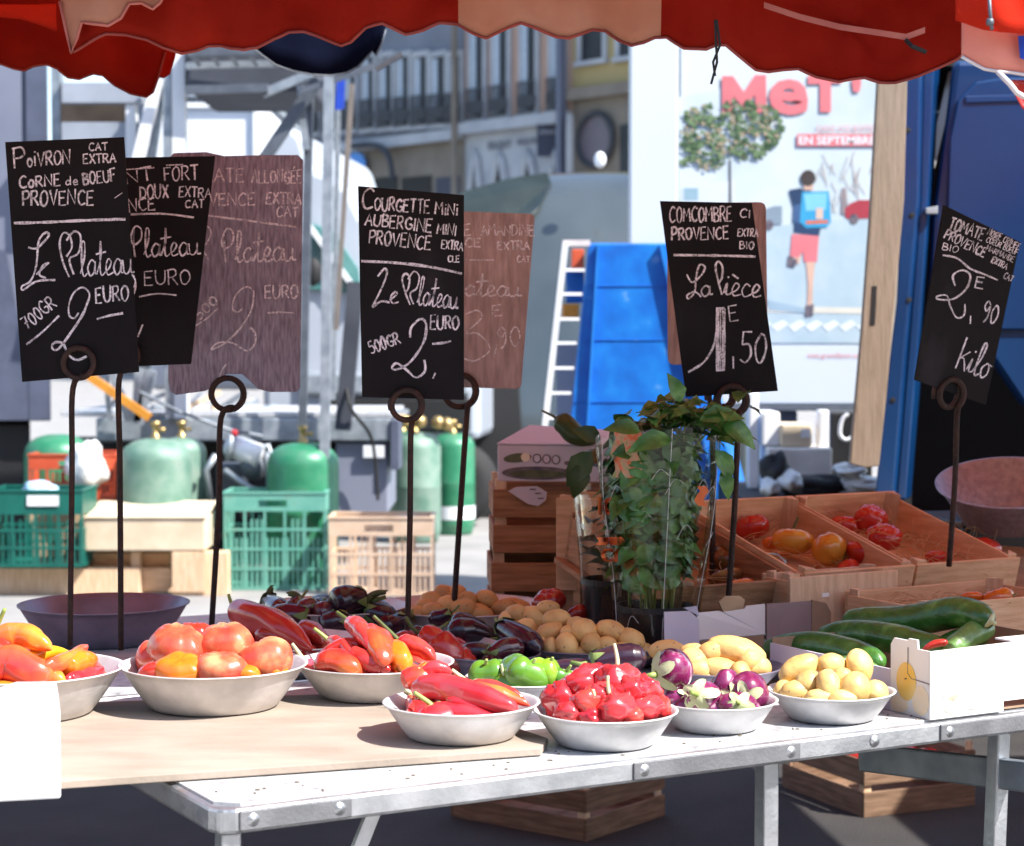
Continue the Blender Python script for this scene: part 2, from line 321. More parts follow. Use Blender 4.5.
M_['b_stone'] = mat('pale_stone', (.38, .4, .43), (.3, .32, .36), .9, 0, 1)
M_['b_tan'] = mat('tan_stone', (.2, .175, .145), (.15, .13, .11), .9, 0, 1)
M_['shutter'] = mat('grey_shutter', (.4, .47, .55), (.33, .4, .48), .7)
M_['wglass'] = mat('window_glass', (.01, .012, .018), (.02, .024, .034), .35, 0, .8, spec=.25)
M_['iron'] = mat('balcony_iron', (.03, .034, .045), None, .6)
M_['sign_navy'] = mat('sign_navy', (.012, .018, .05), None, .5)
M_['letter_grey'] = mat('letter_grey', (.12, .13, .16), None, .6)
# ------------------------------------------------------------------ light
S = V((.56, -.315, .766)).normalized()
sd = bpy.data.lights.new('sun', 'SUN'); sd.energy = 5.0; sd.angle = R(.5); sd.color = (1, .955, .89)
so = bpy.data.objects.new('sun', sd); COL.objects.link(so); so.rotation_euler = S.to_track_quat('Z', 'Y').to_euler(); so.location = (0, 0, 20)
w = bpy.data.worlds.new('World'); scene.world = w; w.use_nodes = True
bg = w.node_tree.nodes['Background']; sky = w.node_tree.nodes.new('ShaderNodeTexSky'); sky.sky_type = 'NISHITA'; sky.sun_disc = False
sky.sun_elevation = math.asin(S.z); sky.sun_rotation = math.atan2(S.x, S.y)
w.node_tree.links.new(sky.outputs[0], bg.inputs[0]); bg.inputs[1].default_value = .16
scene.view_settings.view_transform = 'Standard'; scene.view_settings.look = 'None'; scene.view_settings.exposure = 1.1
scene.cycles.use_denoising = True; scene.cycles.max_bounces = 7; scene.cycles.transparent_max_bounces = 16
scene.cycles.caustics_reflective = False; scene.cycles.caustics_refractive = False; scene.cycles.sample_clamp_indirect = 6

# ------------------------------------------------------------------ ground
g = MB(); g.box(-150, -40, -.3, 150, 220, 0); struct(g.build('ground', M_['asphalt']))
pv = MB(); pv.box(-60, 9.4, -.2, 60, 120, .004); struct(pv.build('paved_square', M_['paving']))
pv = MB(); pv.box(-30, -9, -.2, 30, 2.3, .004); struct(pv.build('bounce_ground', mat('bounce_ground_pale', (.5, .47, .43), (.4, .38, .35), .9, 0, 2)))  # unseen pale ground added to bounce sunlight up under the awning

# ------------------------------------------------------------------ tables
U = V((.87, .492, 0)).normalized(); W = V((-.492, .87, 0)).normalized(); Z = V((0, 0, 1))
F0 = V((-.418, 2.797, 0))
def T(a, b, z=0): return F0 + U * a + W * b + Z * z
ZT = .82; ZP = .834
def make_table(org, length, depth, label, group):
    t = thing('market_table', label, 'table', org, group)
    def q(a, b, z): return org + U * a + W * b + Z * z
    fr = MB(); h = .042
    c = .03   # rounded corner rail frame
    outer = [q(c, 0, ZT - h), q(length, 0, ZT - h), q(length, depth, ZT - h), q(0, depth, ZT - h), q(0, c, ZT - h), q(.009, .009, ZT - h)]
    fr.prism(outer, Z * (h - .004)); fr.build('rail_frame', M_['alu'], t, bevel=.006)
    tp = MB(); tp.prism([q(c + .012, .012, ZT - .004), q(length - .012, .012, ZT - .004), q(length - .012, depth - .012, ZT - .004), q(.012, depth - .012, ZT - .004), q(.012, c + .01, ZT - .004)], Z * .004)
    tp.build('tabletop', M_['alu_top'], t)
    return t, q
tab, q = make_table(F0, 2.75, .92, 'long aluminium folding table in front, edge rail with riveted plates', 'folding market tables')
for a0, a1 in ((.035, .21), (.70, 1.03), (1.335, 1.70)):
    pl = MB(); pl.para(q(a0, -.004, ZT - .037), U * (a1 - a0), W * .005, Z * .029)
    p_ = pl.build('rail_plate', M_['plate'], tab, bevel=.002)
    for a in (a0 + .02, a1 - .02):
        rv = MB(); rv.lathe(q(a, -.004, ZT - .0225), [(0, .0012), (.004, .0012), (.0045, .0004), (.0095, .0004), (.0105, -.001)], 16, axis=Matrix((U, Z, -W)).transposed())
        rv.build('rivet', M_['alu'], p_, smooth=True)
rv = MB(); rv.lathe(q(1.19, -.002, ZT - .0225), [(0, .0012), (.004, .0012), (.0045, .0004), (.0095, .0004), (.0105, -.001)], 16, axis=Matrix((U, Z, -W)).transposed()); rv.build('rivet', M_['alu'], tab, smooth=True)
for a, b, a2, b2 in ((.03, .03, .0, .0), (1.0, .05, 1.0, .05), (1.53, .06, 1.46, .02), (2.7, .05, 2.72, .02), (2.7, .88, 2.72, .9)):
    lg = MB(); lg.bar(q(a, b, ZT - .043), q(a2, b2, 0), .03, .03, up=W); lg.build('leg', M_['alu'], tab, bevel=.003)
br = MB(); br.bar(q(.27, .05, ZT - .045), q(.12, .05, .45), .022, .01, up=W); br.build('brace', M_['alu'], tab)
br = MB(); br.bar(P(862, 757, 3.95), P(1040, 778, 3.5), .022, .055); br.build('cross_rail', M_['steel'], tab, bevel=.004)
tab2, q2 = make_table(T(0, .95), 2.75, .95, 'second aluminium folding table behind, covered by bowls and crates', 'folding market tables')
for a, b in ((2.68, .06), (.12, .9), (2.36, .9)):
    lg = MB(); lg.bar(q2(a, b, ZT - .043), q2(a, b, 0), .03, .03, up=W); lg.build('leg', M_['black'], tab2, bevel=.003)

# plywood board on the front table
c0 = G(62, 781, ZP); c1 = G(541, 748, ZP); c1b = G(548, 738, ZP)
ud = (c1 - c0).normalized()
cL = c0 - ud * .5
pb = MB()
pts = [cL, c0, c0.lerp(c1, .5) - V((0, .004, 0)), c1, c1b, c1b + W * .5, cL + W * .75]
pb.prism([p - Z * .012 for p in pts], Z * .012)
ply = pb.build('plywood_board', M_['ply'], loc=c0, bevel=.0015); tag(ply, 'bare plywood sheet lying across the table end under the first bowls', 'board')

# white box at the left edge
a = G(61, 799, ZP + .0005)
bx = MB(); wth = .34; hh = .139
bd = V((.97, .24, 0)).normalized(); bw = V((-.24, .97, 0))
o_ = a - bd * wth
bx.para(o_, bd * wth, bw * .17, Z * (hh - .012))
wb = bx.build('white_box', M_['white'], loc=o_, bevel=.004); tag(wb, 'sunlit white carton at the table end in front of mixed peppers', 'box')
fl = MB(); fl.prism([o_ + Z * (hh - .0115) + bw * .003, o_ + bd * (wth - .002) + Z * (hh - .0115) + bw * .003, o_ + bd * (wth - .002) + Z * hh + bw * .003, o_ + bd * (wth - .06) + Z * (hh + .002) + bw * .003, o_ + bd * (wth - .085) + Z * (hh - .006) + bw * .003, o_ + bd * .1 + Z * (hh - .006) + bw * .003, o_ + Z * (hh - .008) + bw * .003], bw * .16)
fl.build('lid', M_['white'], wb)
st = MB(); st.para(o_ + bd * (wth - .125) + Z * .085 - bw * .001, bd * .04, -bw * .0006, Z * .02); st.build('faded_print', mat('faint_yellow', (.8, .8, .66), None, .6), wb)

# ------------------------------------------------------------------ bowls
def bowl(px, d, D, hr, z, label, m='bowl', group='round metal bowls of vegetables', baser=.68, tilt=None):
    c = V(P(px, 600, d)); c.z = z
    R_ = D / 2; h = hr; rb = R_ * baser; t = .0022
    prof = [(0, .001), (rb - .006, .001), (rb, .004)]
    for k in range(1, 7):
        f = k / 6; prof.append((rb + (R_ - .004 - rb) * (f ** .9), .004 + (h - .004) * f))
    prof += [(R_, h + .0005), (R_ + .0005, h + .0025), (R_ - .003, h + .003), (R_ - .006, h)]
    for k in range(5, -1, -1):
        f = k / 6; prof.append((rb - t + (R_ - .004 - rb) * (f ** .9), .004 + t + (h - .004) * f))
    prof.append((0, .004 + t))
    sd_ = random.random() * 9
    fn = lambda s, a: 1 + .012 * noise.noise(V((math.cos(a) * 1.5 + sd_, math.sin(a) * 1.5, s)))
    mb = MB(); mb.lathe((0, 0, 0), prof, 56, fn)
    o = mb.build('metal_bowl', M_[m], smooth=True); o.location = c; ORG[o.name] = tuple(c)
    tag(o, label, 'bowl', group)
    return dict(o=o, c=c, R=R_, z=z + h, h=h, H=.05)
B = {}
B['b1'] = bowl(21, 3.44, .352, .078, ZP, 'pale metal bowl of orange and yellow peppers behind the white carton')
B['b2'] = bowl(213, 3.51, .333, .074, ZP, 'pale metal bowl filled with ribbed orange tomatoes')
B['bm'] = bowl(374, 3.62, .292, .06, ZP, 'metal bowl of glossy red peppers between tomatoes and crimson peppers')
B['b3'] = bowl(461, 3.235, .256, .056, ZP, 'metal bowl of long crimson peppers at the plywood corner')
B['b4'] = bowl(606, 3.25, .238, .054, ZT, 'metal bowl heaped with small wrinkled red peppers')
B['b5'] = bowl(716, 3.38, .212, .048, ZT, 'metal bowl of purple and white striped aubergines')
B['b6'] = bowl(832, 3.47, .222, .048, ZT, 'metal bowl of sunlit yellow potatoes beside the white carton tray')
B['dk'] = bowl(104, 4.36, .372, .082, ZT, 'empty dark tin bowl standing behind the peppers', 'dark_bowl', 'dark tin bowls at the back', .7)
B['x1'] = bowl(290, 3.98, .30, .06, ZT, 'bowl of big dark red peppers behind the ribbed tomatoes')
B['x2'] = bowl(332, 4.42, .34, .07, ZT, 'bowl of maroon and dark aubergines with long green stalks', 'bowl')
B['x3'] = bowl(432, 3.98, .27, .05, ZT, 'bowl of dark red peppers next to the aubergines')
B['x4'] = bowl(462, 4.5, .40, .06, ZT, 'bowl of tan potatoes near the old wooden crates')
B['x5'] = bowl(592, 4.06, .36, .045, ZT, 'dark bowl of tan potatoes below the basil pot', 'dark_bowl')
B['xa'] = bowl(490, 3.9, .20, .045, ZT, 'shaded bowl of glossy dark aubergines between red and green peppers', 'dark_bowl')
B['xg'] = bowl(525, 3.62, .22, .045, ZT, 'bowl of green peppers behind the wrinkled red ones')
B['xp'] = bowl(718, 3.78, .25, .04, ZT, 'dark bowl of tan potatoes in front of the open carton', 'dark_bowl')
for k, h in (('b1', .05), ('b2', .055), ('bm', .045), ('b3', .028), ('b4', .062), ('b5', .03), ('b6', .045), ('x1', .06), ('x2', .07), ('x3', .05), ('x4', .075), ('x5', .10), ('xa', .09), ('xg', .055), ('xp', .07)): B[k]['H'] = h

def hit(b, px, py, lift=0):
    """where the line of sight meets the heap that fills bowl b"""
    r = ray(px, py); c = b['c']; d = c.y - b['R'] * 1.25
    while d < c.y + b['R'] * 1.1:
        p = CAM + r * (d / r.y); rr = math.hypot(p.x - c.x, p.y - c.y) / b['R']
        zs = b['z'] - .012 + b['H'] * max(0, 1 - rr * rr) + lift
        if p.z <= zs and rr < 1.15: return p
        d += .004
    return P(px, py, c.y + .2 * b['R'])

def inside(b, p, r):
    # keeps a vegetable of radius r on the inner side of its bowl's wall
    c = b['c']; f = min(1, max(0, (p.z - c.z) / b['h'])); lim = b['R'] * (.68 + .32 * f) - r * (1.28 if f < 1 else max(0, 1.28 - (p.z - b['z']) / r)) - .003
    d = V((p.x - c.x, p.y - c.y, 0))
    if d.length > lim > 0:
        d = d * (lim / d.length); p = V((c.x + d.x, c.y + d.y, p.z))
    return p
ORD = ['leftmost', 'second from left', 'third from left', 'fourth from left', 'fifth from left', 'sixth from left', 'seventh from left', 'eighth from left', 'ninth from left']
HEAPS = {}
def reg(key, o, px, py): HEAPS.setdefault(key, []).append((px, py, o))
def label_heap(key, base, rown=6):
    """every vegetable of a heap is told apart by its row (from the back of the heap to the front) and its place in that row"""
    L = sorted(HEAPS[key], key=lambda t: t[1]); n = len(L); k = max(1, round(n / rown)); rows = [L[i * n // k:(i + 1) * n // k] for i in range(k)]
    names = {1: [''], 2: [' in the back row', ' in the front row'], 3: [' in the back row', ' in the middle row', ' in the front row'],
             4: [' in the back row', ' in the second row', ' in the third row', ' in the front row'],
             5: [' in the back row', ' in the second row', ' in the middle row', ' in the fourth row', ' in the front row']}[min(k, 5)]
    for rn, row in zip(names, rows):
        row.sort(key=lambda t: t[0])
        for i, (x, y, o) in enumerate(row):
            o['label'] = f"{base}, {'rightmost' if i == len(row) - 1 and i > 0 else ORD[i]}{rn}"

def stem_on(o, a, dirn, r, ln, m='stem', bend=.3, cap=True):
    s = MB(); a = V(a); d = V(dirn).normalized(); e = V((jit(1), jit(1), .6 + jit(.4))).normalized()
    pts = crm([a - d * ln * .12, a + d * ln * .3, a + d * ln * .65 + e * ln * bend * .4, a + d * ln + e * ln * bend], 4)
    n = len(pts); s.tube(pts, [r * (1.25 - .5 * i / n) for i in range(n)], 8)
    if cap: s.loft([a - d * r * 2.2, a - d * r * .8, a + d * r * .5], [r * 3.4, r * 2.8, r * 1.0], 10, lambda t, an: 1 + .22 * math.cos(5 * an))
    return s.build('stem', M_[m], o, smooth=True)

PEP = [(0, .3), (.04, .62), (.12, .92), (.28, 1), (.5, .97), (.68, .86), (.82, .66), (.92, .42), (.98, .18), (1, .04)]
AUB = [(0, .2), (.03, .5), (.1, .72), (.3, .84), (.55, .98), (.75, 1), (.88, .82), (.96, .45), (1, .05)]
CUC = [(0, .15), (.03, .6), (.1, .86), (.3, 1), (.6, 1), (.85, .92), (.95, .72), (.99, .35), (1, .05)]
def long_veg(key, kind, pts, th, m, cat, label=None, stem=None, stem_px=None, lobes=3, lob=.08, wr=.075, prof=PEP, lift=0, name=None, group=None, d=None, sdir=None, slen=.05, dshift=(0, 0), sr=.004):
    """a long vegetable along a line of picture points (stem end first), laid on its heap"""
    b = B[key] if key in B else None
    wp = []
    for i, (x, y) in enumerate(pts):
        if d is not None:
            dd = d if not hasattr(d, '__len__') else d[0] + (d[1] - d[0]) * i / (len(pts) - 1)
            p = P(x, y, dd)
        else: p = hit(b, x, y, lift) + ray(x, y) * .006
        wp.append(p)
    r = th / 2 * wp[0].y / F * {'b1': 1.22, 'bm': 1.14, 'b3': 1.15, 'xa': 1.25, 'x2': 1.3, 'x3': 1.25, 'x1': 1.1}.get(key, 1.0)
    if d is None and len(wp) > 2:   # smooth the depth along the vegetable
        a, e = wp[0].y, wp[-1].y
        for i, (x, y) in enumerate(pts): wp[i] = P(x, y, .55 * (a + (e - a) * i / (len(pts) - 1)) + .45 * wp[i].y)
    cur = crm(wp, 10) if len(wp) > 2 else [wp[0].lerp(wp[1], t / 14) + Z * r * .25 * math.sin(math.pi * t / 14) for t in range(15)]
    n = len(cur); ln = [0]
    for i in range(1, n): ln.append(ln[-1] + (cur[i] - cur[i - 1]).length)
    if d is None:
        for i in range(n if key[0] == 'b' else 0):
            t_ = i / (n - 1); cur[i] = inside(b, cur[i], r * (1.05 if .08 < t_ < .85 else .5))
    def sample(t):
        s = t * ln[-1]; i = 1
        while i < n - 1 and ln[i] < s: i += 1
        f = (s - ln[i - 1]) / max(1e-6, ln[i] - ln[i - 1]); return cur[i - 1].lerp(cur[i], f)
    def pr(t):
        for (a, x), (b2, y) in zip(prof, prof[1:]):
            if t <= b2: return x + (y - x) * (t - a) / (b2 - a)
        return prof[-1][1]
    ts = sorted(set([p[0] for p in prof] + [i / 18 for i in range(19)]))
    sd_ = random.random() * 50; ph = random.random() * 6
    fn = lambda t, a: 1 + lob * math.cos(lobes * a + ph + 1.2 * math.sin(3 * t)) * (1 - .5 * t) + wr * noise.noise(V((math.cos(a) * 1.3 + sd_, math.sin(a) * 1.3, t * 6))) * 2
    mb = MB(); mb.loft([sample(t) for t in ts], [max(.0006, r * pr(t)) for t in ts], 20, fn)
    o = mb.build(name or cat, M_[m], loc=sample(.5), smooth=True, sub=1)
    tag(o, label or cat, cat.replace('_', ' '), group)
    if label is None: reg(key, o, sum(x for x, y in pts) / len(pts), sum(y for x, y in pts) / len(pts))
    if stem:
        dirn = (sample(0) - sample(.08)).normalized()
        if sdir: dirn = (P(sdir[0], sdir[1], wp[0].y) - wp[0]).normalized()
        stem_on(o, sample(0), dirn, sr, slen, stem)
    return o, sample, r

def lump(key, kind, px, py, rx, ry, m, cat, label=None, ang=0, stem=None, push=.5, d=None, name=None, group=None, sdir=None, slen=.03):
    """a rounded vegetable whose outline is about rx x ry picture points"""
    b = B.get(key)
    p = P(px, py, d) if d is not None else hit(b, px, py)
    k_s = {'b2': 1.19, 'b1': 1.1, 'xg': 1.3, 'b4': 1.08, 'b5': 1.05, 'b6': 1.1, 'xp': 1.1}.get(key, 1.0)
    a = k_s * rx * p.y / F; c = k_s * ry * p.y / F
    if d is None: p = inside(b, p + ray(px, py) * (min(a, c) * push), max(a, c) * (1.25 if kind == 'hab' else 1.06))
    sd_ = random.random() * 90
    def fn(q, th, ph):
        if kind == 'tomato':
            n = 6 + int(sd_) % 3
            k = 1 + .075 * math.cos(n * ph + 2 * math.sin(ph + sd_)) * math.sin(th) ** .7 * (.4 + .6 * abs(math.cos(th))) + .07 * noise.noise(q * 1.3 + V((sd_, 0, 0)))
            q = q * k; dm = math.exp(-(th / .35) ** 2); q.z -= .2 * dm; dm = math.exp(-((math.pi - th) / .3) ** 2); q.z += .06 * dm
        elif kind == 'potato': q = q * (1 + .1 * noise.noise(q * 1.2 + V((sd_, 0, 0))) + .04 * noise.noise(q * 3 + V((0, sd_, 0))))
        elif kind == 'hab':
            k = 1 + .2 * noise.noise(q * 1.6 + V((sd_, 0, 0))) + .2 * noise.noise(q * 3.4 + V((0, sd_, 0))) + .06 * math.cos(4 * ph) * math.sin(th); q = q * k
            q.z -= .25 * math.exp(-(th / .4) ** 2)
        elif kind == 'bell':
            k = 1 + .12 * math.cos(4 * ph + sd_) * math.sin(th) + .08 * noise.noise(q * 1.6 + V((sd_, 0, 0))); q = q * k; q.z -= .3 * math.exp(-(th / .4) ** 2)
        else: q = q * (1 + .06 * noise.noise(q * 1.3 + V((sd_, 0, 0))))
        return q
    # local x along the long picture axis
    r = ray(px, py).normalized(); rt = V((1, 0, 0)); upv = rt.cross(r).normalized()
    X = (rt * math.cos(R(ang)) + upv * math.sin(R(ang))); Y_ = r; Zl = X.cross(Y_).normalized()
    M = Matrix((X, Y_, Zl)).transposed()
    if kind == 'tomato': M = M @ Matrix.Rotation(jit(.7), 3, 'X') @ Matrix.Rotation(jit(.35), 3, 'Y')
    mb = MB(); dep = (a + c) / 2 if kind != 'potato' else min(a, c) * 1.05
    mb.sphere(p, (a, dep, c), 24, 16, fn, M)
    o = mb.build(name or cat.replace(' ', '_'), M_[m], loc=p, smooth=True)
    tag(o, label or cat, cat, group)
    if label is None: reg(key, o, px, py)
    if stem:
        top = p + M @ V((0, 0, c * .78)); dr = M @ V((0, 0, 1))
        if sdir: dr = (P(sdir[0], sdir[1], p.y - .01) - p).normalized(); top = p + dr * min(a, c) * .82
        stem_on(o, top, dr, .0032, slen, stem)
    return o

# -- bowl 1 : mixed long peppers
g1 = 'orange and yellow peppers in the end bowl'
L = lambda pts, th, m, lab, key='b1', g=g1, **k: long_veg(key, 'pepper', pts, th, m, 'long_pepper', lab, stem=k.pop('stem', None), group=g, name='long_pepper', **k)
L([(-34, 655), (-5, 650), (14, 655)], 26, 'pep_d', 'dark red pepper under the top orange pepper in end bowl', lift=.02)
L([(-8, 641), (18, 634), (40, 642), (52, 650)], 22, 'pep_ro', 'big orange-red pepper arching over the top of the end bowl', stem='stem', lift=.035, sdir=(-2, 622))
L([(-20, 664), (22, 661), (48, 652), (70, 652)], 15, 'pep_y', 'long bright yellow pepper lying across the end bowl', lift=.012)
L([(42, 668), (66, 660), (88, 645)], 14, 'pep_ro', 'slim pink-red pepper pointing up over the yellow one', lift=.03)
L([(62, 668), (80, 662), (97, 661)], 22, 'pep_o', 'short orange pepper at the far rim of the end bowl', lift=.01)
L([(66, 682), (86, 677), (104, 668)], 15, 'pep_pink', 'crimson pepper leaning on the inner rim of the end bowl', lift=.004)
L([(-12, 668), (10, 664), (38, 676), (70, 682)], 32, 'pep_ro', 'fat red and orange pepper in the middle of the end bowl', lift=.01, wr=.09)
L([(-18, 690), (24, 690), (60, 686), (96, 685)], 15, 'pep_o', 'long orange pepper along the near rim of the end bowl')
L([(-60, 690), (-30, 684), (-8, 690)], 18, 'pep_r', 'red pepper at the hidden end of the end bowl')
# -- bowl 2 : tomatoes
g2 = 'ribbed tomatoes in the pale bowl'
for px, py, rx, ry, m, lab, st in ((194, 634, 15, 11, 'tomato_r', 'small red tomato at the very back of the tomato bowl', 0), (225, 643, 25, 18, 'tomato_o', 'large pale-streaked tomato at the back right of the tomato bowl', 0),
        (178, 648, 26, 20, 'tomato_o', 'largest ribbed tomato at the back of the tomato bowl', 0), (139, 658, 17, 17, 'tomato_o', 'pear shaped orange tomato at the left end of the tomato bowl', 0),
        (264, 661, 25, 20, 'tomato_o', 'deeply ribbed red tomato at the right end of the tomato bowl', 0), (281, 672, 13, 9, 'tomato_or', 'small orange tomato against the right rim of the tomato bowl', 0),
        (244, 673, 14, 8, 'tomato_or', 'small orange tomato low between the two front red ones', 0), (177, 671, 23, 14, 'tomato_or', 'smooth orange tomato at the front rim of the tomato bowl', 0),
        (221, 669, 24, 15, 'tomato_o', 'flat red and orange tomato at the front middle of the tomato bowl', 0), (150, 672, 14, 8, 'tomato_r', 'dark red tomato low at the front left of the tomato bowl', 0)):
    lump('b2', 'tomato', px, py, rx, ry, m, 'tomato', lab, ang=jit(12), group=g2)
# -- middle bowl : red peppers
gm = 'red peppers in the middle bowl'
Lm = lambda pts, th, m, lab, **k: L(pts, th, m, lab, 'bm', gm, **k)
Lm([(366, 648), (340, 648), (316, 662)], 18, 'pep_d', 'dark red pepper along the back left of the middle bowl', lift=.01)
Lm([(350, 622), (362, 632), (372, 650)], 18, 'pep_r', 'upright red pepper at the top of the middle bowl', lift=.045, stem='stem_dk')
Lm([(368, 634), (378, 644), (386, 668)], 26, 'pep_ro', 'fat red-orange pepper standing at the heap top', lift=.03)
Lm([(390, 648), (398, 655), (407, 672)], 22, 'pep_o', 'orange pepper at the right of the red heap', lift=.02)
Lm([(350, 652), (368, 661), (392, 672)], 17, 'pep_r', 'red pepper lying diagonally below the fat red-orange one', lift=.02)
Lm([(315, 668), (334, 661), (352, 669), (362, 684)], 22, 'pep_ro', 'curved orange-red pepper with hooked tip in middle bowl', lift=.01)
Lm([(306, 664), (322, 672), (348, 680)], 14, 'pep_pink', 'crimson pepper with long pale stalk at the left rim', stem='calyx_p', sdir=(295, 646), slen=.035)
Lm([(356, 678), (380, 680), (410, 680)], 15, 'pep_pink', 'slim crimson pepper along the near rim of middle bowl')
Lm([(398, 640), (420, 648), (436, 660)], 17, 'pep_r', 'glossy red pepper at the back right of the middle bowl', lift=.02, stem='stem_dk', sdir=(390, 632))
Lm([(330, 642), (344, 646), (356, 660)], 15, 'pep_r', 'red pepper between the dark back pepper and the orange hook', lift=.018, stem='stem', sdir=(322, 634), slen=.03)
Lm([(420, 668), (430, 672), (444, 674)], 14, 'pep_ro', 'small red-orange pepper by the right rim of the middle bowl', lift=.006)
# -- bowl 3
g3 = 'long crimson peppers at the plywood corner'
L3 = lambda pts, th, m, lab, **k: L(pts, th, m, lab, 'b3', g3, **k)
L3([(424, 676), (436, 668), (452, 673)], 14, 'pep_pink', 'short red pepper with pale stalks at the back of corner bowl', stem='calyx_p', lift=.02, sdir=(438, 676), slen=.03)
L3([(402, 684), (420, 677), (446, 684)], 20, 'pep_ro', 'orange-red pepper at the back left of corner bowl', lift=.012)
L3([(446, 690), (480, 690), (512, 698), (530, 706)], 15, 'pep_ro', 'long coral pepper behind the biggest crimson pepper', lift=.012)
L3([(412, 690), (440, 686), (480, 696), (527, 712)], 24, 'pep_pink', 'biggest long crimson pepper across the corner bowl', lift=.016, wr=.07)
L3([(432, 706), (455, 712), (490, 717), (530, 719)], 15, 'pep_pink', 'slim crimson pepper at the near rim with green stalk end', stem='stem', sdir=(420, 695), slen=.03)
L3([(408, 698), (414, 706), (408, 711)], 14, 'pep_r', 'tiny crumpled red pepper at the left rim of corner bowl', wr=.2, stem='calyx_p', sdir=(398, 690), slen=.03)
L3([(470, 684), (496, 688), (524, 698)], 13, 'pep_r', 'thin red pepper at the back of the corner bowl', lift=.01, stem='calyx_p', sdir=(462, 678), slen=.03)
L3([(446, 700), (480, 708), (524, 716)], 15, 'pep_pink', 'crimson pepper lodged below the biggest one', lift=.004)
# -- bowl 4
for px, py, rx, ry, st in ((562, 690, 12, 10, 0), (582, 683, 25, 16, 0), (617, 682, 19, 19, 1), (599, 694, 13, 12, 0), (632, 691, 17, 14, 0), (647, 688, 14, 12, 0), (541, 698, 18, 19, 0), (586, 703, 17, 14, 0), (569, 712, 14, 11, 0),
        (616, 709, 19, 17, 1), (649, 711, 19, 13, 0), (667, 708, 12, 12, 0), (589, 719, 17, 9, 1), (566, 720, 10, 7, 0), (635, 719, 12, 9, 0), (606, 692, 10, 10, 0)):
    lump('b4', 'hab', px, py, rx, ry, random.choice(['pep_pink', 'pep_pink', 'pep_r']), 'small pepper', None, ang=jit(40), stem='calyx_p' if st else None, group='wrinkled red peppers', name='wrinkled_pepper')
label_heap('b4', 'wrinkled little red pepper')
# -- striped aubergines
gs = 'striped aubergines'
def calyx(o, c, axis, r, m='calyx', ln=1.3, spread=1.0):
    """a star of sepals that clasps the stalk end, with a stalk"""
    ax = V(axis).normalized(); t = ax.cross(V((.3, .2, .9))).normalized(); b2 = ax.cross(t); mb = MB(); c = V(c)
    rings = [(-.02, .34, 0), (.1, .62, .0), (.28, .86, .28), (.52, 1.02, .75), (.72 * ln, 1.1, 1)]
    n = 30; vs = []; fs = []
    for h, rr, st in rings:
        for k in range(n):
            a = 2 * math.pi * k / n; s = max(0, math.cos(5 * a)); hh = h * (1 if st == 0 else (1 - st * .75 + st * .75 * s * 1.25))
            vs.append(c - ax * (hh * r * spread) + (t * math.cos(a) + b2 * math.sin(a)) * (r * (rr * 1.03 if st == 0 else rr * 1.03 * (1 - .2 * st * (1 - s)) ) ))
    for i in range(len(rings) - 1):
        for k in range(n): fs.append((i * n + k, i * n + (k + 1) % n, (i + 1) * n + (k + 1) % n, (i + 1) * n + k))
    mb.add(vs, fs)
    e = V((jit(1), jit(1), .8)).normalized()
    q_ = .55 if m == 'calyx_p' else 1; mb.tube([c + ax * -.02, c + ax * r * .6 * q_ + e * r * .08, c + ax * r * 1.3 * q_ + e * r * .4], [r * .36, r * .17, r * .15], 8)
    return mb.build('calyx', M_[m], o, smooth=True)
def aubergine(key, pts, th, m, lab, cm='calyx', group=None, stem_len=None, **k):
    o, sm, r = long_veg(key, 'aub', pts, th, m, 'aubergine', lab, prof=AUB, lobes=2, lob=.02, wr=.02, group=group, **k)
    ax = (sm(0) - sm(.12)).normalized(); c = calyx(o, sm(.02), ax, r * (.98 if cm == 'calyx_p' else .86), cm, spread=1.25 if cm == 'calyx_p' else 1)
    if stem_len:
        e = P(*stem_len, sm(0).y); s = MB(); pts2 = crm([sm(.02), sm(.02).lerp(e, .5) + Z * .006, e], 5); s.tube(pts2, [.011 - .007 * i / len(pts2) for i in range(len(pts2))], 8)
        s.lathe(e, [(.0, .0), (.004, .001), (.0042, .004), (0, .0045)], 8); s.build('stem', M_['stem_dk' if cm == 'calyx' else 'stem'], c, smooth=True)
    return o
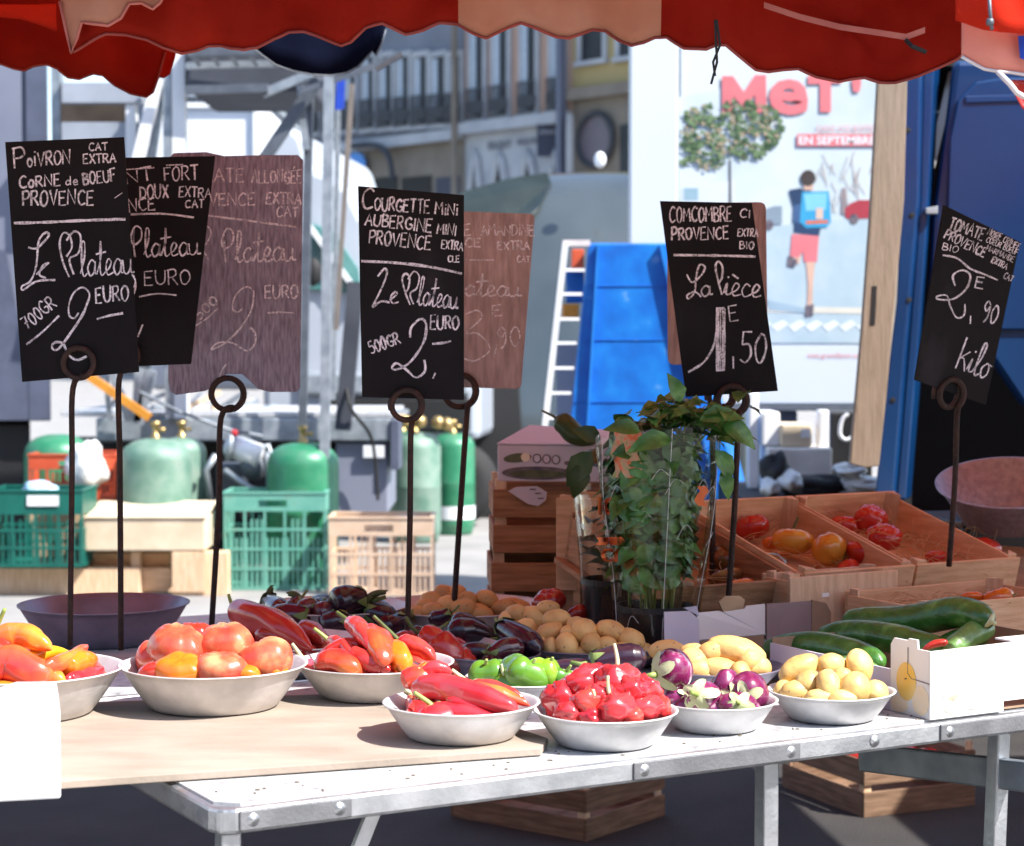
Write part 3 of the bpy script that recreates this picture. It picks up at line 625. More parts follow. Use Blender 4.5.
def striped(px, py, rx, ry, ang, axis, cov, lab):
    """a short striped aubergine whose pale sepals lie on the skin round the stalk"""
    o = lump('b5', 'potato', px, py, rx, ry, 'aub_s', 'aubergine', lab, ang=ang, group=gs, name='aubergine', push=.4)
    c = V(ORG[o.name]); r_ = ray(px, py).normalized(); rt = V((1, 0, 0)); upv = rt.cross(r_).normalized()
    ax = (rt * axis[0] + upv * axis[1] - r_ * axis[2]).normalized(); t1 = ax.cross(V((.2, .3, 1))).normalized(); t2 = ax.cross(t1)
    a_ = R(ang); X = rt * math.cos(a_) + upv * math.sin(a_); Zl = X.cross(r_).normalized(); A_ = rx * c.y / F * 1.05; C_ = ry * c.y / F * 1.05; D__ = min(A_, C_) * 1.05
    def surf(d, k_): return c + d * (k_ / math.sqrt((d.dot(X) / A_) ** 2 + (d.dot(r_) / D__) ** 2 + (d.dot(Zl) / C_) ** 2))
    mb = MB(); n_, m_ = 40, 7; q_ = random.random() * 30
    for i in range(n_):
        ph = 2 * math.pi * i / n_; pet = .42 + .58 * abs(math.cos(2.5 * ph + q_)) ** 1.5 + .25 * noise.noise(V((math.cos(ph) * 2 + q_, math.sin(ph) * 2, 0)))
        for j in range(m_):
            th = cov * pet * j / (m_ - 1); d = (ax * math.cos(th) + (t1 * math.cos(ph) + t2 * math.sin(ph)) * math.sin(th)).normalized()
            mb.v.append(surf(d, 1.07 + .05 * (j == m_ - 1) + .04 * noise.noise(d * 5)))
    for i in range(n_):
        for j in range(m_ - 1): mb.f.append([i * m_ + j, i * m_ + j + 1, ((i + 1) % n_) * m_ + j + 1, ((i + 1) % n_) * m_ + j]); mb.m.append(0)
    cal = mb.build('calyx', M_['calyx_p'], o, smooth=True)
    st_ = MB(); p = surf(ax, 1.03); e = (ax + t1 * .6).normalized(); L_ = min(A_, C_); st_.tube([p - ax * L_ * .1, p + ax * L_ * .3, p + ax * L_ * .4 + e * L_ * .3], [L_ * .2, L_ * .15, L_ * .14], 8); st_.build('stem', M_['stem'], cal, smooth=True)
striped(673, 670, 19, 21, 10, (-1, -.25, .55), 1.15, 'fat violet aubergine with ragged pale cap behind wrinkled peppers')
striped(668, 698, 14, 11, 0, (.7, .2, .6), .8, 'small violet aubergine squeezed against the wrinkled peppers')
striped(725, 687, 14, 18, -15, (.35, -.35, .7), .75, 'upright striped aubergine in the middle of the striped bowl')
striped(703, 697, 19, 16, 0, (-.35, .15, .9), 1.2, 'striped aubergine with large pale green cap at bowl left')
striped(760, 691, 20, 20, 0, (-.15, -.35, .9), .95, 'round striped aubergine with dry calyx at bowl right')
striped(739, 705, 19, 12, 0, (.1, .1, 1), 1.2, 'pale aubergine lying cap forwards at the near rim')
# -- sunlit potatoes
for px, py, rx, ry, an in ((799, 669, 21, 12, 30), (831, 665, 14, 11, 0), (859, 667, 13, 17, 10), (809, 683, 13, 12, 0), (829, 686, 12, 16, 15), (854, 689, 15, 16, -20), (876, 693, 12, 12, 0), (794, 692, 16, 11, 0), (818, 700, 16, 9, 0), (845, 701, 14, 9, 0), (780, 690, 10, 9, 0), (842, 677, 10, 9, 0)):
    lump('b6', 'potato', px, py, rx, ry, 'potato_l', 'potato', None, ang=an, group='yellow potatoes in the sunlit bowl')
label_heap('b6', 'smooth yellow sunlit potato')
for px, py, rx, ry, an in ((737, 652, 27, 14, -15), (749, 661, 13, 13, 0), (694, 662, 16, 13, 0), (722, 673, 21, 13, -8), (694, 671, 16, 12, 0), (740, 672, 10, 10, 0), (693, 653, 13, 9, 0), (711, 652, 14, 10, 20), (759, 668, 14, 11, 0), (768, 678, 12, 12, 0), (661, 650, 17, 10, 0), (673, 659, 15, 9, 0), (706, 681, 16, 9, 0), (748, 683, 14, 9, 0)):
    lump('xp', 'potato', px, py, rx, ry, 'potato', 'potato', None, ang=an, group='tan potatoes by the open carton')
label_heap('xp', 'tan potato by the open carton')
# -- back potatoes
for px, py, rx, ry, an in ((443, 594, 11, 10, 0), (457, 594, 10, 10, 0), (432, 600, 12, 9, 0), (449, 605, 13, 10, 0), (467, 600, 11, 9, 0), (487, 599, 12, 9, -20), (417, 614, 10, 9, 0), (434, 611, 14, 9, 0), (463, 609, 15, 11, 0), (505, 608, 14, 9, 0), (480, 616, 18, 11, -10), (425, 606, 10, 8, 0), (474, 624, 12, 8, 0), (456, 619, 12, 8, 0)):
    lump('x4', 'potato', px, py, rx, ry, 'potato', 'potato', None, ang=an, group='tan potatoes near the old crates')
label_heap('x4', 'small tan potato near the old wooden crates', 7)
for px, py, rx, ry, an in ((548, 608, 12, 8, 0), (516, 615, 12, 11, 0), (505, 620, 10, 10, 0), (533, 619, 15, 13, -35), (557, 620, 15, 11, 0), (526, 632, 13, 14, 0), (493, 628, 13, 9, 0), (549, 633, 16, 10, 25), (576, 626, 10, 10, 0), (584, 632, 14, 14, -30), (611, 631, 16, 11, -15), (567, 647, 12, 15, 8), (592, 645, 12, 13, 10), (607, 645, 11, 9, 0), (631, 640, 15, 12, -25), (551, 648, 9, 11, 0), (648, 652, 11, 9, 0), (493, 638, 11, 8, 0), (539, 645, 11, 9, 0), (580, 656, 12, 8, 0), (625, 652, 13, 9, 0), (568, 634, 9, 9, 0)):
    lump('x5', 'potato', px, py, rx, ry, 'potato', 'potato', None, ang=an, group='tan potatoes below the basil')
label_heap('x5', 'tan potato in the heap below the basil', 6)
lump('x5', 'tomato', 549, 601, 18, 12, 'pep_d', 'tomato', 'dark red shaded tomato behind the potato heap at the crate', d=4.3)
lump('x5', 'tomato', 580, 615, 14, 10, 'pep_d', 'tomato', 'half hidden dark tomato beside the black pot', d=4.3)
# -- aubergines
ga = 'dark aubergines'
aubergine('xa', [(498, 642), (470, 632), (446, 634)], 23, 'aub', 'long black aubergine in front of the small potatoes', group=ga, d=(4.1, 4.06))
aubergine('xa', [(484, 630), (466, 623), (452, 622)], 17, 'aub', 'black aubergine touching the small tan potatoes', group=ga, d=(4.18, 4.14))
aubergine('xa', [(500, 626), (520, 637), (540, 652)], 22, 'aub', 'steeply tilted black aubergine with a grey cap', group=ga, d=(4.02, 3.9))
aubergine('xa', [(488, 660), (504, 650), (524, 648)], 20, 'aub_m', 'plum coloured aubergine under the tilted black one', group=ga, d=(3.86, 3.9))
aubergine('xa', [(494, 655), (478, 652), (462, 655)], 18, 'aub', 'small black aubergine beside the dark red peppers', group=ga, d=(3.88, 3.9))
aubergine('xa', [(588, 664), (612, 660), (647, 657)], 25, 'aub', 'long shiny aubergine lying below the potato heap', group=ga, d=(3.72, 3.74))
aubergine('xa', [(538, 666), (560, 667), (592, 665)], 13, 'aub', 'thin dark aubergine behind the lime green pepper', group=ga, d=(3.75, 3.75))
aubergine('x3', [(438, 630), (424, 636), (408, 634)], 17, 'aub', 'small black aubergine above the dark red peppers', group=ga, d=(4.15, 4.12))
aubergine('x3', [(452, 612), (440, 618), (428, 619)], 13, 'aub', 'little black aubergine between the sign rods', group=ga, d=(4.25, 4.25))
gb = 'maroon and dark aubergines with stalks'
aubergine('x2', [(268, 600), (276, 607), (290, 612)], 17, 'aub_m', 'small maroon aubergine with stalk straight up', group=gb, stem_len=(272, 587))
aubergine('x2', [(300, 600), (296, 606), (290, 612)], 16, 'aub_m', 'thin stalked maroon aubergine at the heap back', group=gb, stem_len=(288, 594))
aubergine('x2', [(318, 604), (306, 608), (298, 612)], 15, 'aub_m', 'stubby maroon aubergine in the heap centre', group=gb, lift=.01)
aubergine('x2', [(366, 601), (350, 601), (330, 606)], 27, 'aub', 'largest dark aubergine with thick green stalk', group=gb, stem_len=(386, 592), lift=.02)
aubergine('x2', [(312, 618), (290, 618), (268, 622)], 24, 'aub_m', 'broad maroon aubergine above the big red pepper', group=gb)
aubergine('x2', [(338, 610), (326, 612), (314, 617)], 19, 'aub_m', 'maroon aubergine below the largest dark one', group=gb)
aubergine('x2', [(350, 622), (336, 622), (320, 628)], 20, 'aub', 'near black aubergine with drooping cap at heap front', group=gb, stem_len=(344, 640), lift=.01)
aubergine('x2', [(360, 612), (376, 615), (396, 622)], 22, 'aub', 'dark aubergine right of the hanging green caps', group=gb, stem_len=(372, 596))
aubergine('x2', [(404, 620), (392, 626), (376, 630)], 22, 'aub', 'round violet-black aubergine beside the second sign rod', group=gb, stem_len=(414, 617))
# -- dark red peppers
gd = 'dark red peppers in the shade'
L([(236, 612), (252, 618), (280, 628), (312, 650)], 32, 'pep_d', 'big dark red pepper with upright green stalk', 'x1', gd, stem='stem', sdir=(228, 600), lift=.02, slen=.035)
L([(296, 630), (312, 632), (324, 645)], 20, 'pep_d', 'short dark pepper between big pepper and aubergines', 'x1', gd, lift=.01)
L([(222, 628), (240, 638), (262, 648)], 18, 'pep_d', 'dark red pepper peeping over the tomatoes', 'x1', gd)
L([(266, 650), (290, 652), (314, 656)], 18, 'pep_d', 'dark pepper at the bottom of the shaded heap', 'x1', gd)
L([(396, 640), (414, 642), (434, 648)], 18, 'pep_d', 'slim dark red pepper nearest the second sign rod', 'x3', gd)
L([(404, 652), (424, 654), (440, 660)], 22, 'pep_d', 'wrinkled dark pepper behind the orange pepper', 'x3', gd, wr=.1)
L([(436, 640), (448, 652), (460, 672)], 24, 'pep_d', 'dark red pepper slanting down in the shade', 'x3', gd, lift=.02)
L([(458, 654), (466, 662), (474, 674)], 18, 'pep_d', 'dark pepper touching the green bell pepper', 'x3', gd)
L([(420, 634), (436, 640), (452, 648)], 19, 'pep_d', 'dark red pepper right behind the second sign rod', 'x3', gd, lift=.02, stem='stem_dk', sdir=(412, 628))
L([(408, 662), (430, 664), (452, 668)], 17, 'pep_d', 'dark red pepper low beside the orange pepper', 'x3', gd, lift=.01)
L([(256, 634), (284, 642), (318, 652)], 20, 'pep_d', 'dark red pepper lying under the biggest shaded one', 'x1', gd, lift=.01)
# -- green peppers
gg = 'green peppers behind the wrinkled red ones'
for px, py, rx, ry, m, lab, st in ((543, 672, 14, 13, 'pep_lime', 'lime green pepper at the right of the green peppers', 0), (524, 674, 19, 15, 'pep_g', 'largest bright green pepper catching the sun', 0),
        (562, 677, 10, 8, 'pep_g', 'small green pepper peeping above wrinkled red ones', 0), (483, 675, 16, 14, 'pep_g', 'dark green bell pepper at the left of the greens', 0), (507, 688, 14, 10, 'pep_g', 'small green pepper with pale stalk in front', 1), (468, 682, 12, 9, 'pep_g', 'green pepper behind the corner bowl peppers', 0)):
    lump('xg', 'bell', px, py, rx, ry, m, 'green pepper', lab, ang=jit(25), group=gg, stem='calyx_p' if st else 'stem', sdir=(502, 672) if st else (px + 5, py - 6), slen=.03 if st else .014, name='green_pepper')

# -- the layers below, glimpsed between the upper ones
def under(key, kind, n, r, m, cat, label, name):
    b = B[key]
    for i in range(n):
        a = 2.4 * i; rr = b['R'] * (.42 if key == 'b4' else .58) * math.sqrt((i + .5) / n); p = b['c'] + V((rr * math.cos(a), rr * math.sin(a), b['h'] * .72)); r = b['R'] * .26
        mb = MB(); q_ = random.random() * 40
        mb.sphere(p, (r * 1.15, r, min(r * .8, b['h'] * .5)), 16, 10, lambda q, th, ph: q * (1 + .16 * noise.noise(q * 1.4 + V((q_, 0, 0)))), Matrix.Rotation(a * 1.7, 3, 'Z'))
        o = mb.build(name, M_[random.choice(m)], loc=p, smooth=True); tag(o, label, cat, label)
under('b1', '', 9, .05, ['pep_o', 'pep_ro', 'pep_r'], 'long pepper', 'peppers glimpsed under the top layer of the end bowl', 'long_pepper')
under('b2', '', 8, .05, ['tomato_o', 'tomato_or'], 'tomato', 'tomatoes glimpsed under the top layer of the tomato bowl', 'tomato')
under('bm', '', 9, .042, ['pep_r', 'pep_ro'], 'long pepper', 'peppers glimpsed under the top layer of the red pepper bowl', 'long_pepper')
under('b3', '', 8, .036, ['pep_pink', 'pep_ro'], 'long pepper', 'peppers glimpsed under the long crimson peppers at the corner', 'long_pepper')
under('b4', '', 5, .034, ['pep_pink', 'pep_r'], 'small pepper', 'wrinkled peppers glimpsed under the top layer of their bowl', 'wrinkled_pepper')
under('b5', '', 7, .032, ['aub_s'], 'aubergine', 'aubergines glimpsed under the striped ones on top', 'aubergine')
under('b6', '', 8, .032, ['potato_l'], 'potato', 'yellow potatoes glimpsed under the top layer of the sunlit bowl', 'potato')
under('xg', '', 6, .034, ['pep_g'], 'green pepper', 'green peppers glimpsed low between the upper ones', 'green_pepper')
under('xa', '', 6, .032, ['aub'], 'aubergine', 'dark aubergines glimpsed low in the shaded bowl', 'aubergine')
under('x2', '', 9, .045, ['aub_m', 'aub'], 'aubergine', 'maroon aubergines glimpsed low between stalked ones', 'aubergine')
under('x1', '', 7, .045, ['pep_d'], 'long pepper', 'dark peppers glimpsed low in the shaded pepper bowl', 'long_pepper')
under('x3', '', 7, .042, ['pep_d'], 'long pepper', 'dark peppers glimpsed low beside the black aubergines', 'long_pepper')
under('x4', '', 9, .05, ['potato'], 'potato', 'potatoes glimpsed low in the heap near the old crates', 'potato')
under('x5', '', 9, .05, ['potato'], 'potato', 'potatoes glimpsed low in the heap below the basil', 'potato')
under('xp', '', 8, .036, ['potato'], 'potato', 'potatoes glimpsed low in the heap by the carton', 'potato')

# scraps left on the table
sc_m = MB()
for i in range(70):
    a_ = random.uniform(.02, 2.0); b_ = random.uniform(.015, .10); p = T(a_, b_, ZT + .0012); e = random.uniform(.0012, .0045)
    sc_m.sphere(p, (e, e * random.uniform(.4, 1), .0012), 6, 4)
o = sc_m.build('crumbs', mat('crumb_grey', (.12, .1, .08), (.2, .16, .1), .9, 0, 60), loc=T(0, 0, ZT)); tag(o, 'dark crumbs and specks scattered along the table edge', 'crumbs'); struct(o, 'stuff')
# ------------------------------------------------------------------ chalk handwriting
def s(*p): return (1, p)
def k(*p): return (0, p)
GL = {
 'A': (.62, k((0, 0), (.3, 1), (.6, 0)), k((.1, .38), (.5, .42))), 'B': (.52, k((.02, 0), (0, 1)), s((0, 1), (.38, .92), (.34, .62), (.04, .54), (.46, .42), (.44, .08), (.02, 0))),
 'C': (.56, s((.54, .85), (.34, 1), (.08, .75), (.04, .3), (.24, 0), (.55, .14))), 'D': (.56, k((.02, 0), (.02, 1)), s((-.04, .98), (.36, .9), (.52, .5), (.34, .1), (0, 0))),
 'E': (.5, k((.46, 1), (.02, .96), (0, 0), (.48, .02)), k((.02, .52), (.38, .54))), 'F': (.48, k((.03, 0), (0, 1), (.5, 1.04)), k((.02, .54), (.38, .56))),
 'G': (.6, s((.54, .84), (.32, 1), (.05, .66), (.1, .16), (.36, 0), (.56, .2), (.56, .44)), k((.56, .44), (.32, .42))), 'H': (.58, k((0, 0), (.02, 1)), k((.54, 0), (.54, 1)), k((0, .5), (.54, .5))),
 'I': (.18, k((.08, 0), (.08, 1))), 'i': (.18, k((.08, 0), (.08, .66)), k((.08, .86), (.1, .95))), 'K': (.55, k((0, 0), (0, 1)), k((.5, 1), (.04, .46), (.52, 0))), 'L': (.48, k((0, 1), (.02, 0), (.46, .02))),
 'M': (.72, k((0, 0), (.08, 1), (.34, .4), (.6, 1), (.68, 0))), 'N': (.62, k((0, 0), (.03, 1), (.54, .04), (.57, 1.02))), 'O': (.58, s((.28, 1), (.04, .7), (.08, .14), (.32, 0), (.54, .4), (.46, .86), (.24, .99))),
 'o': (.46, s((.22, .62), (.04, .4), (.1, .06), (.28, .0), (.42, .3), (.34, .56), (.2, .61))), 'P': (.5, k((.02, 0), (.02, 1)), s((-.05, .94), (.34, 1), (.46, .72), (.3, .5), (.02, .46))), 'Q': (.6, s((.28, 1), (.04, .7), (.08, .14), (.32, 0), (.54, .4), (.46, .86), (.24, .99)), k((.34, .2), (.58, -.08))),
 'R': (.54, k((.02, 0), (.02, 1)), s((-.05, .94), (.34, 1), (.44, .74), (.28, .52), (.02, .48)), k((.2, .5), (.52, 0))), 'S': (.5, s((.44, .88), (.22, 1), (.04, .78), (.4, .38), (.36, .04), (.02, .1))),
 'T': (.56, k((-.02, 1), (.56, 1.03)), k((.28, 1), (.27, 0))), 'U': (.56, s((0, 1), (.02, .25), (.24, 0), (.48, .25), (.52, 1))), 'V': (.56, k((0, 1), (.26, 0), (.54, 1.04))), 'X': (.54, k((0, 1), (.52, 0)), k((.5, 1), (0, 0))), 'Z': (.5, k((0, 1), (.48, 1), (0, 0), (.5, 0))),
 '0': (.5, s((.24, 1), (.03, .6), (.1, .08), (.28, 0), (.46, .45), (.38, .9), (.2, .99))), '1': (.3, k((0, .7), (.18, 1), (.18, 0))), '2': (.5, s((.04, .8), (.22, 1), (.42, .78), (.2, .3), (0, .02)), k((0, .02), (.48, .04))),
 '3': (.48, s((.04, .92), (.36, .96), (.34, .64), (.14, .54), (.44, .4), (.38, .06), (.02, .04))), '5': (.48, k((.44, 1), (.08, .98), (.06, .56)), s((.06, .56), (.36, .58), (.44, .24), (.24, 0), (0, .08))), '7': (.46, k((0, 1), (.46, 1), (.14, 0)), k((.08, .5), (.4, .54))),
 '9': (.46, s((.4, .82), (.2, 1), (.03, .74), (.2, .5), (.4, .76), (.36, .2), (.14, -.06))), ',': (.2, k((.12, .16), (.04, -.2))), ' ': (.32,), "'": (.2, k((.1, 1.05), (.06, .8))),
 'd': (.48, s((.36, .4), (.2, .52), (.04, .24), (.14, .0), (.34, .2)), k((.4, 1), (.38, .02))), 'e': (.42, s((.04, .28), (.36, .32), (.24, .56), (.05, .36), (.14, .0), (.4, .1))),
 'é': (.5, k((.46, 1), (.02, .96), (0, 0), (.48, .02)), k((.02, .52), (.38, .54)), k((.2, 1.14), (.36, 1.34))),
}
CU = {  # joined handwriting, x-height .45
 'a': (.42, s((.36, .36), (.2, .46), (.03, .24), (.12, .0), (.3, .12), (.36, .42), (.33, .08), (.44, .06))), 'e': (.36, s((0, .1), (.18, .2), (.28, .38), (.16, .47), (.05, .24), (.12, .01), (.36, .08))),
 'i': (.24, s((0, .08), (.1, .44), (.09, .06), (.26, .08)), k((.12, .64), (.14, .7))), 'l': (.3, s((0, .08), (.2, .55), (.24, .95), (.12, .96), (.08, .3), (.14, .0), (.3, .08))), 't': (.34, s((0, .08), (.18, .5), (.2, 1.0), (.14, .2), (.2, 0), (.36, .1)), k((-.02, .62), (.42, .68))),
 'u': (.46, s((0, .42), (.04, .08), (.18, .02), (.32, .2), (.34, .44), (.33, .08), (.48, .06))), 'c': (.34, s((.3, .38), (.16, .46), (.03, .22), (.12, .0), (.36, .1))), 'o': (.4, s((.2, .46), (.03, .26), (.12, .0), (.3, .12), (.3, .38), (.18, .46), (.42, .4))),
 'è': (.36, s((0, .1), (.18, .2), (.28, .38), (.16, .47), (.05, .24), (.12, .01), (.36, .08)), k((.02, .78), (.24, .64))),
 'P': (.52, s((.16, .0), (.12, .5), (.16, 1.0), (.1, .5), (.02, .7), (.2, 1.08), (.44, 1.0), (.44, .66), (.22, .46), (.12, .5))), 'L': (.6, s((.4, .86), (.5, 1.02), (.36, 1.04), (.24, .7), (.16, .2), (.0, .02), (.06, -.06), (.3, .02), (.6, .06))), 'K': (.5, k((.06, 0), (.1, 1)), s((.42, .62), (.1, .34), (.26, .36), (.44, .0))), ' ': (.16,),
}
class Board:
    def __init__(s_, name, label, m, crn, deps, rounded=0, notch=None, group='chalk price boards', cat='price board'):
        a, b, c = (P(*crn[i], deps[j]) for j, i in enumerate((0, 1, 3)))   # TL, TR, BL fix the plane of the board
        s_.p0 = a; s_.n = (b - a).cross(c - a).normalized()
        if s_.n.y > 0: s_.n = -s_.n
        mp = [s_.at(*q, 0) for q in crn]
        if rounded:
            pts = []
            for i in range(4):
                p, q, r = mp[i], mp[i - 1], mp[(i + 1) % 4]; e1 = (q - p).normalized() * rounded; e2 = (r - p).normalized() * rounded
                for t in range(5):
                    f = t / 4; pts.append(p + e1 * (1 - f) ** 2 + e2 * f ** 2)
            mp = pts
        if notch:
            mp = [s_.at(*q, 0) for q in notch]
        mb = MB(); mb.prism(mp, -s_.n * .004)
        s_.o = mb.build(name, M_[m], loc=sum(mp, V()) / len(mp), bevel=.0008); tag(s_.o, label, cat, group)
        s_.mb = MB()
    def at(s_, x, y, lift=.0012):
        r = ray(x, y); o = s_.p0 + s_.n * lift; return CAM + r * ((o - CAM).dot(s_.n) / r.dot(s_.n))
    def line(s_, pts, wd, smooth=0):
        if smooth and len(pts) > 2: pts = [(p.x, p.y) for p in crm([V((x, y, 0)) for x, y in pts], 6)]
        n = len(pts); vs = []; wv = wd
        for i in range(n):
            a = pts[max(i - 1, 0)]; b = pts[min(i + 1, n - 1)]; dx, dy = b[0] - a[0], b[1] - a[1]; l = math.hypot(dx, dy) or 1
            wv = wd * (1 + .55 * noise.noise(V((pts[i][0] * .11, pts[i][1] * .11, wd))))
            ox, oy = -dy / l * wv / 2, dx / l * wv / 2
            vs += [s_.at(pts[i][0] + ox, pts[i][1] + oy, .0012 + .00015 * (len(s_.mb.v) % 5)), s_.at(pts[i][0] - ox, pts[i][1] - oy, .0012 + .00015 * (len(s_.mb.v) % 5))]
        s_.mb.add(vs, [(2 * i, 2 * i + 1, 2 * i + 3, 2 * i + 2) for i in range(n - 1)])
    def text(s_, t, x0, y0, x1, y1, h, wd=1.5, cursive=0):
        T_ = CU if cursive else GL; gap = 0 if cursive else .12
        tot = sum(T_[c][0] + gap for c in t) - gap; ux, uy = (x1 - x0) / tot, (y1 - y0) / tot; L_ = math.hypot(x1 - x0, y1 - y0); ex, ey = (x1 - x0) / L_, (y1 - y0) / L_
        x = 0
        for c in t:
            g_ = T_[c]; jy = jit(.04) if not cursive else 0; sc = 1 + (jit(.08) if not cursive else 0)
            for sm, pts in g_[1:]:
                q = []
                for a, b in pts:
                    fx = x + a; b = b * sc + jy
                    q.append((x0 + ux * fx + ey * b * h + (jit(.25) if not cursive else 0), y0 + uy * fx - ex * b * h + (jit(.25) if not cursive else 0)))
                s_.line(q, wd, sm)
            x += g_[0] + gap
    def done(s_):
        s_.mb.build('chalk_lettering', M_['chalk'], s_.o)

def crop(ox, oy, sc): return lambda x, y: (ox + x / sc, oy + y / sc)
def sm_(b, c, pts, wd): b.line([c(*p) for p in pts], wd, 1)
# board A
A = Board('price_board', 'black price board for sweet horn peppers, furthest to the left', 'board', [(5, 142), (124, 137), (139, 372), (22, 382)], (3.85, 3.85, 3.85)); c = crop(0, 130, 3.253)
tx = lambda b, c, t, x0, y0, x1, y1, h, wd=1.5, cu=0, sc=3.253: b.text(t, *c(x0, y0), *c(x1, y1), h / sc, wd, cu)
tx(A, c, 'P', 46, 122, 84, 120, 66, 2); tx(A, c, 'oiVRON', 88, 118, 230, 112, 46, 1.7); tx(A, c, 'CAT', 290, 68, 350, 66, 24, 1.4); tx(A, c, 'EXTRA', 272, 110, 378, 106, 30, 1.6)
tx(A, c, 'CoRNE', 64, 188, 198, 180, 38, 1.7); tx(A, c, 'de', 214, 180, 254, 178, 32, 1.4); tx(A, c, 'BOEUF', 272, 178, 378, 166, 38, 1.6); tx(A, c, 'PROVENCE', 74, 246, 306, 244, 48, 1.8)
sm_(A, c, [(45, 303), (150, 300), (280, 294), (408, 290)], 2.8)
sm_(A, c, [(92, 382), (120, 384), (158, 345), (148, 334), (126, 362), (118, 440), (100, 490), (72, 508), (76, 520), (120, 492), (180, 488)], 2); sm_(A, c, [(118, 470), (150, 440), (158, 432), (140, 440), (128, 470), (150, 482)], 1.8)
sm_(A, c, [(225, 478), (205, 430), (194, 372), (205, 336), (225, 342), (234, 380), (216, 412)], 1.9); sm_(A, c, [(216, 360), (240, 330), (262, 345), (255, 400), (226, 420), (240, 470)], 1.8)
tx(A, c, 'lateau', 262, 476, 436, 468, 112, 1.6, 1); sm_(A, c, [(430, 470), (440, 490), (436, 512)], 1.4)
tx(A, c, 'EURO', 312, 562, 420, 556, 52, 1.7); sm_(A, c, [(315, 615), (355, 604), (400, 596)], 2.6)
sm_(A, c, [(256, 594), (242, 612), (226, 604), (224, 570), (240, 530), (268, 512), (290, 530), (288, 556)], 1.6); sm_(A, c, [(288, 552), (268, 602), (230, 660), (190, 712), (170, 710), (176, 692), (204, 694), (222, 730), (250, 748), (282, 736)], 2.2)
tx(A, c, '700GR', 90, 648, 186, 572, 42, 1.5); sm_(A, c, [(86, 698), (140, 655), (192, 604)], 1.9); sm_(A, c, [(372, 222), (398, 204)], .8)
# board B
Bd = Board('price_board', 'narrow black price board for hot peppers, half hidden by its neighbour', 'board', [(100, 158), (215, 156), (191, 364), (92, 368)], (4.1, 4.1, 4.1)); c = crop(120, 140, 3.253)
tx(Bd, c, 'NT', 22, 142, 108, 130, 42, 1.5); sm_(Bd, c, [(20, 96), (112, 90)], 1.3); tx(Bd, c, 'FORT', 144, 134, 256, 130, 46, 1.5); sm_(Bd, c, [(150, 82), (205, 80)], 1.3)
tx(Bd, c, 'DOUX', 66, 192, 158, 188, 44, 1.5); tx(Bd, c, 'EXTRA', 192, 184, 296, 188, 32, 1.4); tx(Bd, c, 'NCE', 30, 234, 116, 226, 40, 1.5); tx(Bd, c, 'CAT', 212, 220, 274, 222, 26, 1.3); sm_(Bd, c, [(35, 242), (140, 240), (240, 252)], 2)
tx(Bd, c, 'Plateau', 36, 382, 262, 374, 92, 1.5, 1); tx(Bd, c, 'EURO', 80, 472, 230, 468, 48, 1.3); sm_(Bd, c, [(62, 510), (120, 500), (184, 505)], 1.6); sm_(Bd, c, [(74, 600), (58, 640)], 1.4); sm_(Bd, c, [(44, 440), (52, 470), (44, 505)], 1.3)
# board C
Cb = Board('price_board', 'worn greyish wooden price board with rounded corners for long tomatoes', 'board_wood', [(169, 153), (303, 157), (299, 392), (168, 394)], (4.3, 4.3, 4.3),
           notch=[(174, 153), (206, 152), (224, 156), (262, 155), (298, 155), (303, 160), (302, 230), (300, 388), (296, 392), (270, 392), (258, 389), (249, 380), (242, 374), (226, 374), (215, 386), (205, 391), (176, 395), (170, 391), (168, 380), (169, 300), (169, 158)]); c = crop(120, 140, 3.253)
tx(Cb, c, 'TOMATE', 196, 140, 404, 136, 44, 1.7); tx(Cb, c, 'ALLONGéE', 428, 138, 592, 140, 42, 1.7); tx(Cb, c, 'PROVENCE', 200, 216, 440, 212, 42, 1.7); tx(Cb, c, 'EXTRA', 476, 206, 590, 210, 36, 1.7); tx(Cb, c, 'CAT', 510, 250, 580, 250, 32, 1.7)
sm_(Cb, c, [(190, 240), (285, 246), (430, 264), (575, 283)], 2); tx(Cb, c, 'Plateau', 330, 398, 572, 394, 100, 1.8, 1); sm_(Cb, c, [(255, 370), (285, 330), (296, 300), (280, 282), (266, 340), (290, 392)], 1.2)
tx(Cb, c, 'EURO', 472, 516, 580, 514, 44, 1.7); sm_(Cb, c, [(480, 563), (520, 560), (566, 563)], 1.4); tx(Cb, c, '500', 258, 588, 322, 524, 30, 1.7); sm_(Cb, c, [(243, 606), (280, 582), (318, 548)], 1.4)
sm_(Cb, c, [(398, 548), (382, 560), (366, 548), (372, 514), (394, 486), (418, 478), (437, 494)], 1.4); sm_(Cb, c, [(436, 495), (428, 550), (396, 606), (345, 658), (298, 682), (318, 660), (366, 660), (412, 686), (438, 664), (440, 630), (424, 610)], 1.7); sm_(Cb, c, [(346, 728), (330, 752), (322, 780)], 1.6)
